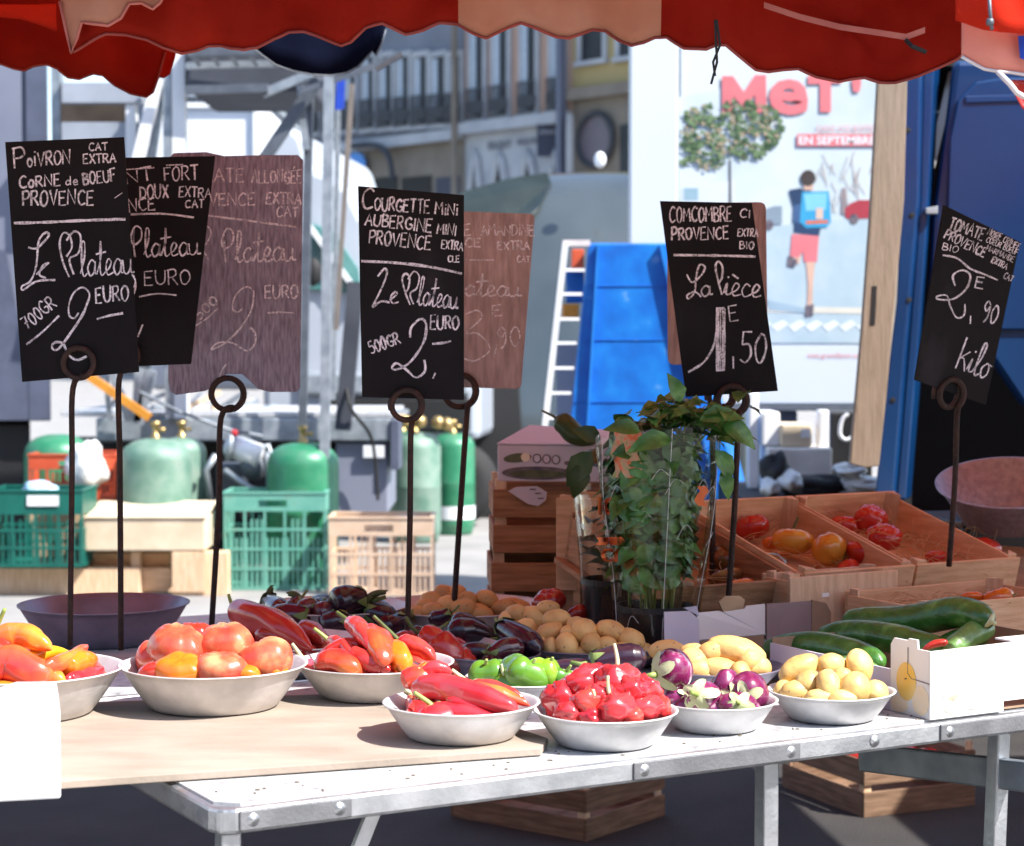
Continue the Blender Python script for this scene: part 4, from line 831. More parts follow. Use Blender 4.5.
# board D
D_ = Board('price_board', 'black price board for mini courgettes and mini aubergines at the centre', 'board', [(358, 186), (464, 195), (464, 400), (362, 397)], (3.95, 3.95, 3.95)); c = crop(350, 180, 3.526); sc = 3.526
tx(D_, c, 'C', 40, 100, 80, 104, 72, 2, 0, sc); tx(D_, c, 'OURGETTE', 86, 106, 280, 118, 46, 1.7, 0, sc); tx(D_, c, 'MiNi', 300, 122, 380, 126, 44, 1.7, 0, sc); tx(D_, c, 'AUBERGINE', 52, 160, 288, 184, 44, 1.7, 0, sc); tx(D_, c, 'MINI', 306, 190, 374, 198, 38, 1.6, 0, sc)
tx(D_, c, 'PROVENCE', 66, 224, 284, 246, 48, 1.7, 0, sc); tx(D_, c, 'EXTRA', 322, 242, 398, 250, 30, 1.5, 0, sc); tx(D_, c, 'CLE', 346, 290, 386, 290, 24, 1.4, 0, sc); sm_(D_, c, [(40, 286), (160, 292), (280, 306), (395, 330)], 2.5)
sm_(D_, c, [(98, 340), (122, 312), (130, 330), (112, 380), (84, 438), (82, 446), (110, 428), (140, 432)], 1.9); sm_(D_, c, [(140, 424), (164, 404), (160, 394), (144, 412), (150, 434), (172, 430)], 1.7)
sm_(D_, c, [(212, 440), (196, 400), (184, 350), (196, 330), (210, 344), (206, 380), (196, 396)], 1.8); sm_(D_, c, [(204, 350), (226, 322), (244, 340), (236, 380), (212, 402), (224, 438)], 1.7); tx(D_, c, 'lateau', 236, 440, 380, 456, 100, 1.6, 1, sc)
tx(D_, c, 'EURO', 284, 526, 384, 526, 48, 1.7, 0, sc); sm_(D_, c, [(290, 578), (330, 574), (356, 568)], 1.9); tx(D_, c, '500GR', 76, 614, 180, 574, 42, 1.6, 0, sc)
sm_(D_, c, [(212, 556), (216, 520), (248, 490), (268, 508), (260, 570), (214, 640), (166, 668), (148, 662), (164, 646), (198, 668), (232, 696), (264, 674), (262, 634)], 2.3); sm_(D_, c, [(301, 680), (292, 700)], 1.4)
# board E
E_ = Board('price_board', 'reddish worn price board peeking out behind the courgette board', 'board_red', [(452, 211), (535, 214), (521, 389), (447, 387)], (4.4, 4.4, 4.4), rounded=.012)
tx(E_, c, 'E', 404, 196, 428, 194, 40, 1.6, 0, sc); tx(E_, c, 'AMANDINE', 462, 196, 650, 196, 38, 1.6, 0, sc); tx(E_, c, 'CE', 406, 236, 462, 236, 30, 1.6, 0, sc); tx(E_, c, 'EXTRA', 520, 246, 634, 246, 30, 1.6, 0, sc); tx(E_, c, 'CAT', 590, 290, 634, 290, 22, 1.4, 0, sc); sm_(E_, c, [(404, 282), (508, 282)], 1.2)
tx(E_, c, 'ateau', 404, 408, 604, 412, 80, 1.7, 1, sc); tx(E_, c, 'E', 502, 480, 538, 478, 38, 1.6, 0, sc); sm_(E_, c, [(406, 474), (448, 460), (464, 486), (410, 540), (452, 542), (494, 596), (444, 636), (404, 630)], 1.5); sm_(E_, c, [(516, 580), (510, 622)], 1.3); tx(E_, c, '90', 522, 590, 604, 584, 70, 1.4, 0, sc)
# board G behind F, then F
Gb = Board('price_board', 'brown worn board with rounded corners showing behind the cucumber board', 'board_red', [(667, 203), (766, 202), (768, 362), (668, 365)], (4.5, 4.5, 4.5), rounded=.016); Gb.done()
F_ = Board('price_board', 'tilted black price board for cucumbers above the basil', 'board', [(660, 201), (752, 203), (778, 391), (686, 397)], (4.15, 4.15, 4.15)); c = crop(650, 190, 4.03); sc = 4.03
tx(F_, c, 'COMCOMBRE', 80, 130, 330, 126, 58, 1.7, 0, sc); tx(F_, c, 'CI', 362, 110, 404, 114, 32, 1.3, 0, sc); tx(F_, c, 'PROVENCE', 88, 202, 318, 198, 50, 1.7, 0, sc); tx(F_, c, 'EXTRA', 354, 186, 436, 190, 32, 1.3, 0, sc); tx(F_, c, 'BIO', 362, 238, 420, 238, 30, 1.4, 0, sc)
sm_(F_, c, [(95, 262), (260, 264), (425, 268)], 2.2); sm_(F_, c, [(148, 340), (170, 372), (205, 345), (222, 312), (200, 302), (186, 350), (180, 410), (156, 438), (150, 424), (180, 410), (206, 430)], 1.8); tx(F_, c, 'a', 206, 430, 252, 424, 90, 1.7, 1, sc)
sm_(F_, c, [(290, 422), (276, 370), (264, 310), (276, 288), (292, 310), (290, 352), (278, 372)], 1.8); tx(F_, c, 'ièce', 296, 424, 448, 434, 110, 1.7, 1, sc)
for dx in (0, 7, 14, 22, 29): sm_(F_, c, [(270 + dx, 478), (270 + dx, 600), (269 + dx, 728)], 2.2 if dx in (0, 29) else 1.5)
sm_(F_, c, [(266, 476), (300, 476)], 1.8); sm_(F_, c, [(266, 728), (300, 726)], 1.8); sm_(F_, c, [(154, 734), (216, 694), (256, 628), (274, 530)], 2)
tx(F_, c, 'E', 322, 532, 358, 528, 62, 1.6, 0, sc); sm_(F_, c, [(335, 670), (336, 720)], 1.7); tx(F_, c, '50', 362, 692, 468, 698, 118, 1.8, 0, sc)
# board H
H_ = Board('price_board', 'slanted black price board for tomatoes by the kilo at the far right', 'board', [(944, 205), (1020, 242), (986, 405), (915, 380)], (4.0, 4.12, 4.02)); c = crop(900, 200, 3.846); sc = 3.846
tx(H_, c, 'TOMATE', 186, 108, 316, 156, 46, 1.6, 0, sc); tx(H_, c, 'PROVENCE', 168, 146, 322, 222, 38, 1.6, 0, sc); tx(H_, c, 'BIO', 162, 190, 222, 206, 28, 1, 0, sc)
tx(H_, c, 'NOIRE CRIMEE', 334, 132, 456, 192, 26, .9, 0, sc); tx(H_, c, 'COEUR BOEUF', 330, 160, 448, 214, 22, .9, 0, sc); tx(H_, c, 'MARMANDE', 330, 192, 434, 240, 22, .9, 0, sc); tx(H_, c, 'EXTRA', 350, 240, 408, 268, 24, 1.3, 0, sc); tx(H_, c, 'CAT', 396, 300, 430, 316, 24, 1.2, 0, sc)
sm_(H_, c, [(164, 212), (220, 224), (270, 264), (330, 288), (376, 308)], 2); sm_(H_, c, [(212, 330), (204, 290), (240, 270), (270, 290), (256, 340), (206, 380), (148, 382), (144, 370), (180, 368), (194, 410), (218, 452), (246, 442), (250, 400)], 1.8)
tx(H_, c, 'E', 288, 338, 320, 344, 46, 1.5, 0, sc); sm_(H_, c, [(272, 445), (270, 476)], 1.5); tx(H_, c, '90', 312, 462, 370, 476, 76, 1.5, 0, sc); tx(H_, c, 'Kilo', 208, 646, 336, 690, 128, 1.7, 1, sc)
for b in (A, Bd, Cb, D_, E_, F_, H_): b.done()

# ------------------------------------------------------------------ iron rods with a coiled ring that grips a board
def rod(b, rx, ry, rr, pts, label, bottom_d=None, deps=None):
    ce = b.at(rx, ry, 0); R_ = rr * ce.y / F; th = .0058 * ce.y / 3.9
    mb = MB(); hx = V((1, 0, 0)); hx = (hx - b.n * hx.dot(b.n)).normalized(); hz = Z
    coil = []
    n = 44; a0 = -math.pi / 2 + .35; a1 = a0 + 2 * math.pi * 1.75
    for i in range(n):
        f = i / (n - 1); a = a0 + (a1 - a0) * f
        coil.append(ce + hx * (R_ * math.cos(a)) + hz * (R_ * math.sin(a)) + b.n * (.013 - .0235 * f) - hx * .006 * f)
    st = [P(*p, coil[0].y + (bottom_d - coil[0].y) * (i + 1) / len(pts)) for i, p in enumerate(pts)]
    path = st[::-1] + [coil[0] + V((0, 0, -.012))] + coil
    stp = crm(st[::-1] + [coil[1]], 6)
    mb.tube(stp[:-1] + coil, th, 10)
    o = mb.build('sign_rod', M_['rod'], loc=st[-1], smooth=True); tag(o, label, 'sign holder', 'iron rods holding the price boards')
rod(A, 80, 363, 15, [(73, 388), (72, 470), (70, 646)], 'rusty ringed iron rod holding the board furthest to the left', 3.95)
rod(Bd, 124, 356, 15, [(119, 380), (120, 470), (121, 650)], 'rusty iron rod rising just right of the first rod', 4.12)
rod(Cb, 229, 394, 16, [(221, 418), (219, 500), (211, 636)], 'rusty ringed rod under the worn greyish wooden board', 4.3)
rod(D_, 408, 405, 15, [(411, 430), (410, 520), (407, 650)], 'rusty ringed rod under the central black board', 4.02)
rod(E_, 461, 391, 16, [(467, 414), (461, 500), (453, 622)], 'rusty ringed rod under the reddish board beside the courgettes', 4.35)
rod(F_, 733, 400, 14, [(738, 424), (735, 500), (728, 606)], 'rusty ringed rod beside the basil under the cucumber board', 4.12)
rod(Gb, 722, 396, 12, [(714, 415), (713, 480), (712, 600)], 'thin dark rod behind the basil holding the brown board', 4.46)
rod(H_, 950, 393, 14, [(957, 416), (955, 480), (949, 566)], 'thin iron rod standing in the right tomato crate', 4.2)

# ------------------------------------------------------------------ wooden crates of tomatoes on a sloping display
tilt = R(15); Vt = (W * math.cos(tilt) + Z * math.sin(tilt)); Nt = (-W * math.sin(tilt) + Z * math.cos(tilt))
def wood_crate(name, label, O, a, b, n, wd, ln, ht, m='wood', group='wooden crates', slats=1, floor=True, end_back=1, cat='crate', posts=True, side_h=None, mends=None):
    t = thing(name, label, cat, O, group); e = .009; mends = mends or m; sh = side_h or ht
    def q(x, y, z): return O + a * x + b * y + n * z
    if floor:
        f = MB(); k_ = 4
        for i in range(k_): f.para(q(.003, ln * i / k_ + .002, .002), a * (wd - .006), b * (ln / k_ - .006), n * .005)
        f.build('floor_slat', M_[m], t)
    for y, hh in ((0, ht), (ln - e, ht * end_back)):
        E = MB()
        if slats == 1: E.para(q(0, y, 0), a * wd, b * e, n * hh)
        else:
            for j in range(slats): E.para(q(0, y, hh * j / slats), a * wd, b * e, n * (hh / slats * .78))
        E.build('end_board', M_[mends], t, bevel=.0015)
    for x in (0, wd - .006):
        E = MB()
        if slats == 1: E.para(q(x, e + .0005, 0), a * .006, b * (ln - 2 * e - .001), n * (sh * .93))
        else:
            for j in range(slats): E.para(q(x, e + .0005, sh * j / slats), a * .006, b * (ln - 2 * e - .001), n * (sh / slats * .78))
        E.build('side_board', M_[m], t, bevel=.001)
    if posts:
        for x, sx in ((.0065, 1), (wd - .0065, -1)):
            for y, sy in ((e + .0005, 1), (ln - e - .0005, -1)):
                E = MB(); p = q(x, y, .008); E.prism([p, p + a * (.026 * sx), p + b * (.026 * sy)], n * (ht - .002)); E.build('corner_post', M_['wood2'], t)
    return t
def straw(O, a, b, n, wd, ln, z, num, label):
    mb = MB()
    for i in range(num):
        p = O + a * (wd * random.uniform(.05, .95)) + b * (ln * random.uniform(.03, .97)) + n * (z + random.uniform(0, .03))
        d = (a * jit(1) + b * jit(1) + n * jit(.35)).normalized(); e = (a * jit(1) + b * jit(1) + n * random.uniform(.1, 1)).normalized(); l = random.uniform(.02, .05)
        mb.tube([p - d * l, p - d * l * .3 + e * .012, p + d * l * .4 + e * .01, p + d * l], .0007, 4)
    o = mb.build('straw', M_['straw'], loc=O); tag(o, label, 'straw'); struct(o, 'stuff')
O2 = P(918, 565, 4.40) - Nt * .105
gcr = 'pale wooden crates of tomatoes'
r2 = wood_crate('wooden_crate', 'pale wooden crate of red tomatoes and straw, the rightmost sloping one', O2, U, Vt, Nt, .305, .46, .105, group=gcr, end_back=1.05)
O1 = O2 - U * .315 - W * .004
r1 = wood_crate('wooden_crate', 'sloping wooden crate of red and yellow tomatoes in the middle', O1, U, Vt, Nt, .305, .46, .105, group=gcr, end_back=1.05)
O0 = O1 - U * .315 - W * .004 - Nt * .012
r0 = wood_crate('wooden_crate', 'sloping wooden crate of olive tomatoes beside the basil', O0, U, Vt, Nt, .305, .46, .105, group=gcr, end_back=1.05, m='wood_dk')
sp = MB(); sp.para(O0 - Nt * .014 - U * .02, U * 1.3, Vt * .47, Nt * .012); ds = sp.build('display_board', M_['wood_dk'], loc=O0); tag(ds, 'sloping board carrying the tomato crates behind the cartons', 'board')
for x in (.02, .6, 1.2):
    sp2 = MB(); pz = O0 + U * x + Vt * .42 - Nt * .015; sp2.para(V((pz.x, pz.y, ZT)), U * .03, W * .03, Z * (pz.z - ZT)); sp2.build('prop', M_['wood_dk'], ds)
    sp2 = MB(); pz = O0 + U * x + Vt * .02 - Nt * .015; sp2.para(V((pz.x, pz.y, ZT)), U * .03, W * .03, Z * max(.01, pz.z - ZT)); sp2.build('prop', M_['wood_dk'], ds)
straw(O2, U, Vt, Nt, .305, .46, .045, 150, 'tangled straw lining the crate of red tomatoes')
straw(O1, U, Vt, Nt, .305, .46, .03, 70, 'straw lining the crate of red and yellow tomatoes')
straw(O0, U, Vt, Nt, .305, .46, .03, 90, 'straw lining the crate of olive tomatoes')
def on_plane(px, py, O, n, h): r = ray(px, py); o = O + n * h; return CAM + r * ((o - CAM).dot(n) / r.dot(n))
def ctom(px, py, rx, ry, m, lab, O, h=.06, stem=None):
    p = on_plane(px, py, O, Nt, h); return lump(None, 'tomato', px, py, rx, ry, m, 'tomato', lab, d=p.y, group='tomatoes in the wooden crates', ang=jit(15), stem=stem)
ctom(752, 527, 18, 12, 'tomato_r', 'red tomato at the back left of the middle crate', O1, .05); ctom(775, 543, 13, 7, 'tomato_or', 'small orange tomato tucked under the yellow one', O1, .04)
ctom(793, 541, 21, 13, 'tomato_y', 'mottled yellow tomato with a dark scar in the middle crate', O1, .055, 'stem_dk'); ctom(829, 549, 18, 16, 'tomato_y', 'tall golden yellow tomato against the crate partition', O1, .06)
ctom(866, 556, 21, 14, 'tomato_r', 'crimson tomato at the right side of the middle crate', O1, .055); ctom(848, 568, 12, 8, 'tomato_r', 'small red tomato low in front of the golden one', O1, .04)
ctom(846, 526, 16, 11, 'tomato_r', 'dark red tomato at the far left of the right crate', O2, .05); ctom(871, 520, 17, 16, 'tomato_r', 'upright pointed red tomato at the crate back', O2, .07); ctom(884, 537, 19, 13, 'tomato_r', 'red tomato in front of the upright pointed one', O2, .06)
ctom(982, 551, 20, 14, 'tomato_r', 'large round red tomato to the right of the straw', O2, .05); ctom(938, 558, 13, 8, 'tomato_r', 'red tomato half buried in straw next to the rod', O2, .04); ctom(911, 573, 14, 7, 'tomato_r', 'red tomato by the inner edge of the right crate', O2, .03)
ctom(729, 559, 19, 14, 'tomato_k', 'olive brown tomato at the back of the dark crate', O0, .05); ctom(767, 569, 21, 14, 'tomato_k', 'dark green tomato with straw across it', O0, .05); ctom(740, 588, 16, 10, 'tomato_or', 'orange tomato in the dark crate near the hand hole', O0, .05); ctom(726, 577, 18, 9, 'tomato_k', 'brownish tomato half lost in shade', O0, .04); ctom(772, 592, 16, 8, 'tomato_k', 'dull brown tomato at the front of the dark crate', O0, .05)
# slim pale crate standing in front of the middle crate (seen as a ledge) and the low crate at the right edge
t_ = G(772, 600, .90); ld = wood_crate('wooden_crate', 'low pale wooden crate whose stapled end forms a ledge', P(790, 628, 4.16), U, W, Z, .29, .1, .105, group=gcr, mends='wood2')
tg = MB(); p = P(822, 597, 4.13); tg.para(p, U * .018, -W * .001, Z * .008); tg.build('paper_tag', M_['white_card'], ld)
O3 = P(927, 660, 3.98); r3 = wood_crate('wooden_crate', 'low wooden crate with orange tomatoes at the right edge', O3, U, W, Z, .42, .26, .11, group=gcr, end_back=1.0)
straw(O3, U, W, Z, .42, .26, .065, 120, 'straw under the orange tomatoes at the right edge')
for px, py, rx, ry, lab in ((998, 598, 17, 10, 'orange tomato with dry leaves in the low right crate'), (972, 597, 12, 6, 'small orange tomato beside the leafy one')):
    lump(None, 'tomato', px, py, rx, ry, 'tomato_or', 'tomato', lab, d=4.17, group='tomatoes in the wooden crates', stem='stem_dk' if rx > 14 else None, sdir=(1016, 596) if rx > 14 else None)
# tilted scale pan on a dark box behind the crates
bxp = P(960, 560, 5.05); k1 = MB(); k1.para(V((bxp.x, 5.0, ZT)), V((.5, .1, 0)), V((-.1, .3, 0)), Z * .19); kb = k1.build('black_crate', M_['blackpl'], loc=bxp, bevel=.01); tag(kb, 'black plastic box under the scale pan', 'crate')
rim = MB(); rim.para(V((bxp.x - .008, 4.995, ZT + .19)), V((.51, .102, 0)), V((-.102, .31, 0)), Z * .015); rim.build('rim', M_['blackpl'], kb, bevel=.004)
sc_ = P(1010, 522, 4.9)
ax = Matrix.Rotation(R(16), 3, 'X') @ Matrix.Rotation(R(-5), 3, 'Y'); rr = .175
pm = MB(); pm.lathe(sc_, [(0, 0), (.1, 0), (.112, .004), (.17, .1), (.178, .102), (.179, .106), (.172, .106), (.108, .012), (.1, .006), (0, .006)], 48, axis=ax)
sp_ = pm.build('scale_pan', M_['pan'], loc=sc_, smooth=True); tag(sp_, 'tilted worn metal scale pan above the right tomato crate', 'scale pan')
stw = MB()
for i in range(60):
    p = V((sc_.x - .1 + jit(.12), 4.86 + jit(.08), ZT + .2)); d = V((jit(1), jit(1), jit(.4))).normalized(); stw.tube([p - d * .03, p + V((0, 0, .012)), p + d * .03], .0008, 4)
sw = stw.build('straw', M_['straw'], loc=sc_); tag(sw, 'wisps of straw spilling from under the scale pan', 'straw'); struct(sw, 'stuff')

# ------------------------------------------------------------------ carton trays
# the tray of cucumbers
K0 = G(930, 720, ZT + .001); KW, KD, KH, tt = .44, .46, .119, .004
ct = thing('carton_tray', 'sunlit white fruit carton tray holding cucumbers', 'box', K0)
def kq(x, y, z): return K0 + U * x + W * y + Z * z
f = MB(); f.prism([kq(0, 0, .0), kq(.17, 0, 0), kq(.17, 0, .018), kq(.265, 0, .018), kq(.265, 0, 0), kq(KW, 0, 0), kq(KW, 0, KH), kq(.21, 0, KH), kq(.205, 0, KH + .003), kq(0, 0, KH)], W * tt); f.build('front_panel', M_['white_card'], ct)
f = MB(); f.prism([kq(0, tt + .0005, 0), kq(0, .105, 0), kq(0, .105, KH), kq(0, .096, KH + .012), kq(0, .06, KH + .012), kq(0, .057, KH + .016), kq(0, .035, KH + .016), kq(0, .033, KH), kq(0, tt + .0005, KH)], U * tt); f.build('corner_flap', M_['white_card'], ct)
f = MB(); f.para(kq(.0003, .106, 0), U * tt, W * (KD - .106), Z * (KH * .62)); f.build('side_panel', M_['lilac_card'], ct)
f = MB(); f.para(kq(KW - tt, tt + .0005, 0), U * tt, W * (KD - tt), Z * (KH * .8)); f.build('side_panel', M_['card_in'], ct)
f = MB(); f.para(kq(tt + .001, KD - tt, 0), U * (KW - 2 * tt - .002), W * tt, Z * (KH * .7)); f.build('back_panel', M_['card_in'], ct)
f = MB(); f.para(kq(tt + .001, tt + .001, .002), U * (KW - 2 * tt - .002), W * (KD - 2 * tt - .002), Z * .003); f.build('base_panel', M_['card_in'], ct)
def disc(mb, c, a, b, n, ra, rb, k_=20, hh=.0012): mb.prism([c + a * (ra * math.cos(2 * math.pi * i / k_)) + b * (rb * math.sin(2 * math.pi * i / k_)) for i in range(k_)], n * hh)
def kd(x, y, z): return kq(x, y, z)
for face, items in (('L', [(.062, .058, .026, .034, 'print_yellow'), (.024, .03, .022, .026, 'print_peach'), (.08, .016, .022, .015, 'print_peach')]), ('F', [(.05, .05, .026, .022, 'print_pale'), (.06, .022, .03, .018, 'print_peach'), (.1, .03, .03, .02, 'print_pale'), (.33, .04, .03, .03, 'print_peach'), (.39, .05, .035, .035, 'print_pale')]),):
    for x, z, ra, rb, m in items:
        mb = MB()
        if face == 'L': disc(mb, kq(-.0002, x, z), W, Z, -U, min(ra, x - .002, .104 - x), min(rb, z - .001), hh=.0008 + .0002 * (x > .05))
        else: disc(mb, kq(x, -.0002, z), U, Z, -W, ra, min(rb, z - .001), hh=.0008 + .0003 * (x > .09))
        mb.build('fruit_print', M_[m], ct)
mb = MB(); mb.tube([kq(-.002, .062, .062), kq(-.002, .0625, .064)], .0022, 8); mb.build('fruit_print', M_['print_dark'], ct)
ln_ = MB(); ln_.bar(kq(-.001, .058, KH), kq(-.001, .058, KH * .62), .0012, .0012); ln_.bar(kq(-.001, .058, KH * .62), kq(-.001, .048, KH * .55), .0012, .0012); ln_.bar(kq(-.001, .048, KH * .55), kq(-.001, .0, KH * .52), .0012, .0012); ln_.build('flap_slit', M_['print_dark'], ct)
f = MB(); f.para(kq(.2, tt + .001, KH), U * .12, W * .05, Z * .003); f.build('top_flap', M_['white_card'], ct)
# cucumbers
gc = 'cucumbers in the carton tray'
def cuc(pts, th, m, lab, d, **kk): return long_veg(None, 'cuc', pts, th, m, 'cucumber', lab, prof=CUC, lobes=10, lob=.03, wr=.03, d=d, group=gc, **kk)
cuc([(884, 664), (850, 652), (808, 645), (763, 651)], 30, 'cuc', 'cucumber lying lowest and nearest the potatoes', (3.72, 3.95))
cuc([(948, 650), (900, 640), (862, 634), (818, 637)], 31, 'cuc', 'middle cucumber resting across the tray', (3.76, 3.98), lift=0)
cuc([(992, 622), (960, 612), (900, 622), (842, 620)], 34, 'cuc', 'topmost dark cucumber with a pale stalk end', (3.78, 4.0), stem='calyx_p', sdir=(1002, 628), slen=.012)
cuc([(990, 628), (972, 634), (948, 652)], 24, 'cuc_l', 'short pale green cucumber behind the white carton side', (3.84, 3.74))
cuc([(880, 672), (830, 664), (780, 664)], 22, 'cuc_l', 'light cucumber at the tray bottom behind the potatoes', (3.7, 3.88))
cuc([(930, 655), (960, 640), (985, 636)], 24, 'cuc', 'dark cucumber lying deep inside the tray', (3.8, 3.9))
ch = long_veg(None, 'p', [(948, 642), (934, 644), (922, 650)], 8, 'pep_d', 'pepper', 'thin dried red pepper among the cucumbers', d=3.73)
# the open carton behind the potatoes
C0 = P(700, 652, 3.96); C0.z = ZT + .001
cc = thing('carton_tray', 'open lilac carton tray with a hand hole behind the potatoes', 'box', C0)
def cq(x, y, z): return C0 + U * x + W * y + Z * z
def pz(x, y, d): return P(x, y, d)
f = MB(); b0 = [pz(697, 640, 4.0), pz(765, 634, 4.1), pz(765, 604, 4.1), pz(747, 606, 4.075), pz(745, 609, 4.072), pz(724, 612, 4.04), pz(719, 611, 4.035), pz(697, 613, 4.0)]
f.prism(b0, W * .004); f.build('back_panel', M_['white_card'], cc)
f = MB(); f.prism([pz(665, 612, 3.93), pz(690, 611, 3.97), pz(699, 620, 3.985), pz(700, 668, 3.985), pz(665, 670, 3.93)], W * .004); f.build('corner_flap', M_['lilac_card'], cc)
f = MB(); f.prism([pz(684, 608, 3.99), pz(697, 606, 4.0), pz(699, 616, 4.0), pz(690, 611, 3.995)], W * .003); f.build('top_flap', M_['lilac_card'], cc)
f = MB(); f.prism([pz(719, 602, 4.055), pz(726, 596, 4.065), pz(740, 596, 4.085), pz(745, 600, 4.09), pz(743, 610, 4.088), pz(724, 613, 4.06)], W * .003); f.build('hand_hole_tab', M_['card'], cc)
f = MB(); f.prism([pz(700, 641, 3.996), pz(764, 635, 4.096), pz(764, 668, 4.096), pz(700, 672, 3.996)], W * .004); f.build('lower_panel', M_['card_in'], cc)
f = MB(); f.prism([pz(767, 604, 4.10), pz(812, 601, 4.17), pz(812, 652, 4.17), pz(767, 660, 4.10)], W * .004); f.build('side_panel', mat('carton_grey_inside', (.33, .25, .25), (.28, .21, .21), .85), cc)
f = MB(); f.prism([pz(812, 600, 4.168), pz(826, 603, 4.19), pz(831, 612, 4.195), pz(831, 650, 4.195), pz(812, 652, 4.168)], W * .004); f.build('corner_flap', M_['card_in'], cc)
f = MB(); f.para(cq(.0, .0, .0), U * .3, W * -.22, Z * .004); f.build('base_panel', M_['card_in'], cc)

# ------------------------------------------------------------------ old crate stack, lilac carton on top
gk = 'stacked old wooden crates'
def front_crate(px0, px1, pyt, pyb, d, dep, label, m='wood_dk', slats=2):
    a0 = P(px0, pyb, d); a1 = P(px1, pyb, d + .02); ht = P(px0, pyt, d).z - a0.z; a_ = (a1 - a0); wd = a_.length; a_.normalize(); b_ = V((-a_.y, a_.x, 0))
    return a0, a_, b_, wd, ht
a0, a_, b_, wd, ht = front_crate(491, 672, 555, 628, 4.78, .35, '')
kz = MB(); kz.para(V((a0.x, a0.y, ZT)) + V((0, 0, 0)), a_ * wd, b_ * .3, Z * max(.01, a0.z - ZT - .004)); kx = kz.build('crate_base', M_['wood_dk'], loc=a0); tag(kx, 'dark wooden base board under the old crate stack', 'board')
wood_crate('wooden_crate', 'weathered lower crate of the stack behind the potatoes', a0, a_, b_, Z, wd, .3, ht, 'wood_dk', gk, slats=2)
a0, a_, b_, wd, ht2 = front_crate(493, 676, 482, 553, 4.78, .35, '')
up = wood_crate('wooden_crate', 'weathered upper crate with a paper tag, below the lilac carton', a0, a_, b_, Z, wd, .3, ht2, 'wood_dk', gk, slats=2)
tg = MB(); tg.prism([pz(508, 491, 4.775), pz(516, 487, 4.775), pz(537, 486, 4.776), pz(547, 492, 4.777), pz(546, 500, 4.777), pz(538, 506, 4.777), pz(528, 504, 4.776)], -b_ * .001); tp_ = tg.build('paper_tag', M_['lilac_card'], up)
wr_ = MB()
for xx, yy in ((530, 490), (535, 494), (538, 499)): wr_.para(pz(xx, yy, 4.7725), a_ * .014, -b_ * .0006, Z * .003)
wr_.build('scribble', M_['print_dark'], tp_)
rd = MB(); rd.para(pz(502, 514, 4.84), a_ * .16, b_ * .02, Z * .02); rd.build('dark_filling', mat('crate_dark_red_fill', (.1, .02, .015), (.03, .015, .01), .7, 0, 40), up)
# small crate with orange corner in front of the stack
a0 = P(556, 590, 4.5); sc2 = wood_crate('wooden_crate', 'small stapled wooden crate wedged between stack and basil', a0, V((.97, -.24, 0)), V((.24, .97, 0)), Z, .2, .2, a0.z * 0 + (P(556, 498, 4.5).z - a0.z), 'wood', gk)
ps = MB(); ps.para(V((a0.x + .01, a0.y + .02, ZT)), V((.17, -.04, 0)), V((.04, .15, 0)), Z * (a0.z - ZT - .003)); pso = ps.build('plank_block', M_['wood_dk'], loc=a0); tag(pso, 'rough wooden block under the small stapled crate', 'block')
# lilac carton with courgette pictures
L0 = P(497, 480, 4.79); L1 = P(598, 498, 4.74); La = (L1 - L0); Lw = La.length * 1.25; hh = P(497, 444, 4.79).z - L0.z
La = V((La.x, La.y, 0)).normalized(); Lb = V((-La.y, La.x, 0)); L0.z = a0.z * 0 + (P(493, 482, 4.78).z + .002)
lc = thing('lilac_carton', 'closed lilac carton printed with courgettes on the crate stack', 'box', L0)
f = MB(); f.para(L0 + La * .001, La * Lw, Lb * .26, Z * hh); f.build('carton_body', M_['lilac_card'], lc, bevel=.003)
f = MB(); f.prism([L0 + Lb * .0 + Z * (hh + .001), L0 + La * Lw + Z * (hh + .001), L0 + La * Lw + Lb * .25 + Z * (hh + .02), L0 + La * .03 + Lb * .25 + Z * (hh + .035)], Z * .003); f.build('lid', M_['lilac_card'], lc)
def lp(x, z): return L0 + La * x - Lb * .0004 + Z * z
f = MB(); disc(f, lp(.05, .056), (La * .98 + Z * .1).normalized(), Z, -Lb, .034, .011); f.build('courgette_print', M_['print_green'], lc)
f = MB(); disc(f, lp(.07, .058), La, Z, -Lb * 1.4, .011, .011); f.build('courgette_print', M_['print_pale'], lc)
for x in (.098, .121, .144):
    f = MB(); disc(f, lp(x, .06 - x * .05), La, Z, -Lb, .0105, .0115); sl = f.build('slice_print', M_['print_dark'], lc)
    f = MB(); disc(f, lp(x, .06 - x * .05), La, Z, -Lb * 1.5, .0075, .0085); f.build('slice_flesh', M_['lilac_card'], sl)
f = MB(); disc(f, lp(.1, .02), La, Z, -Lb, .088, .016, 28); f.build('field_print', M_['print_dark'], lc)
f = MB(); disc(f, lp(.1, .018), La, Z, -Lb * 1.4, .07, .009, 28); f.build('field_print', M_['print_green'], lc)
f = MB(); disc(f, lp(.172, .045), La, Z, -Lb, .008, .005); f.build('small_emblem', M_['print_dark'], lc)

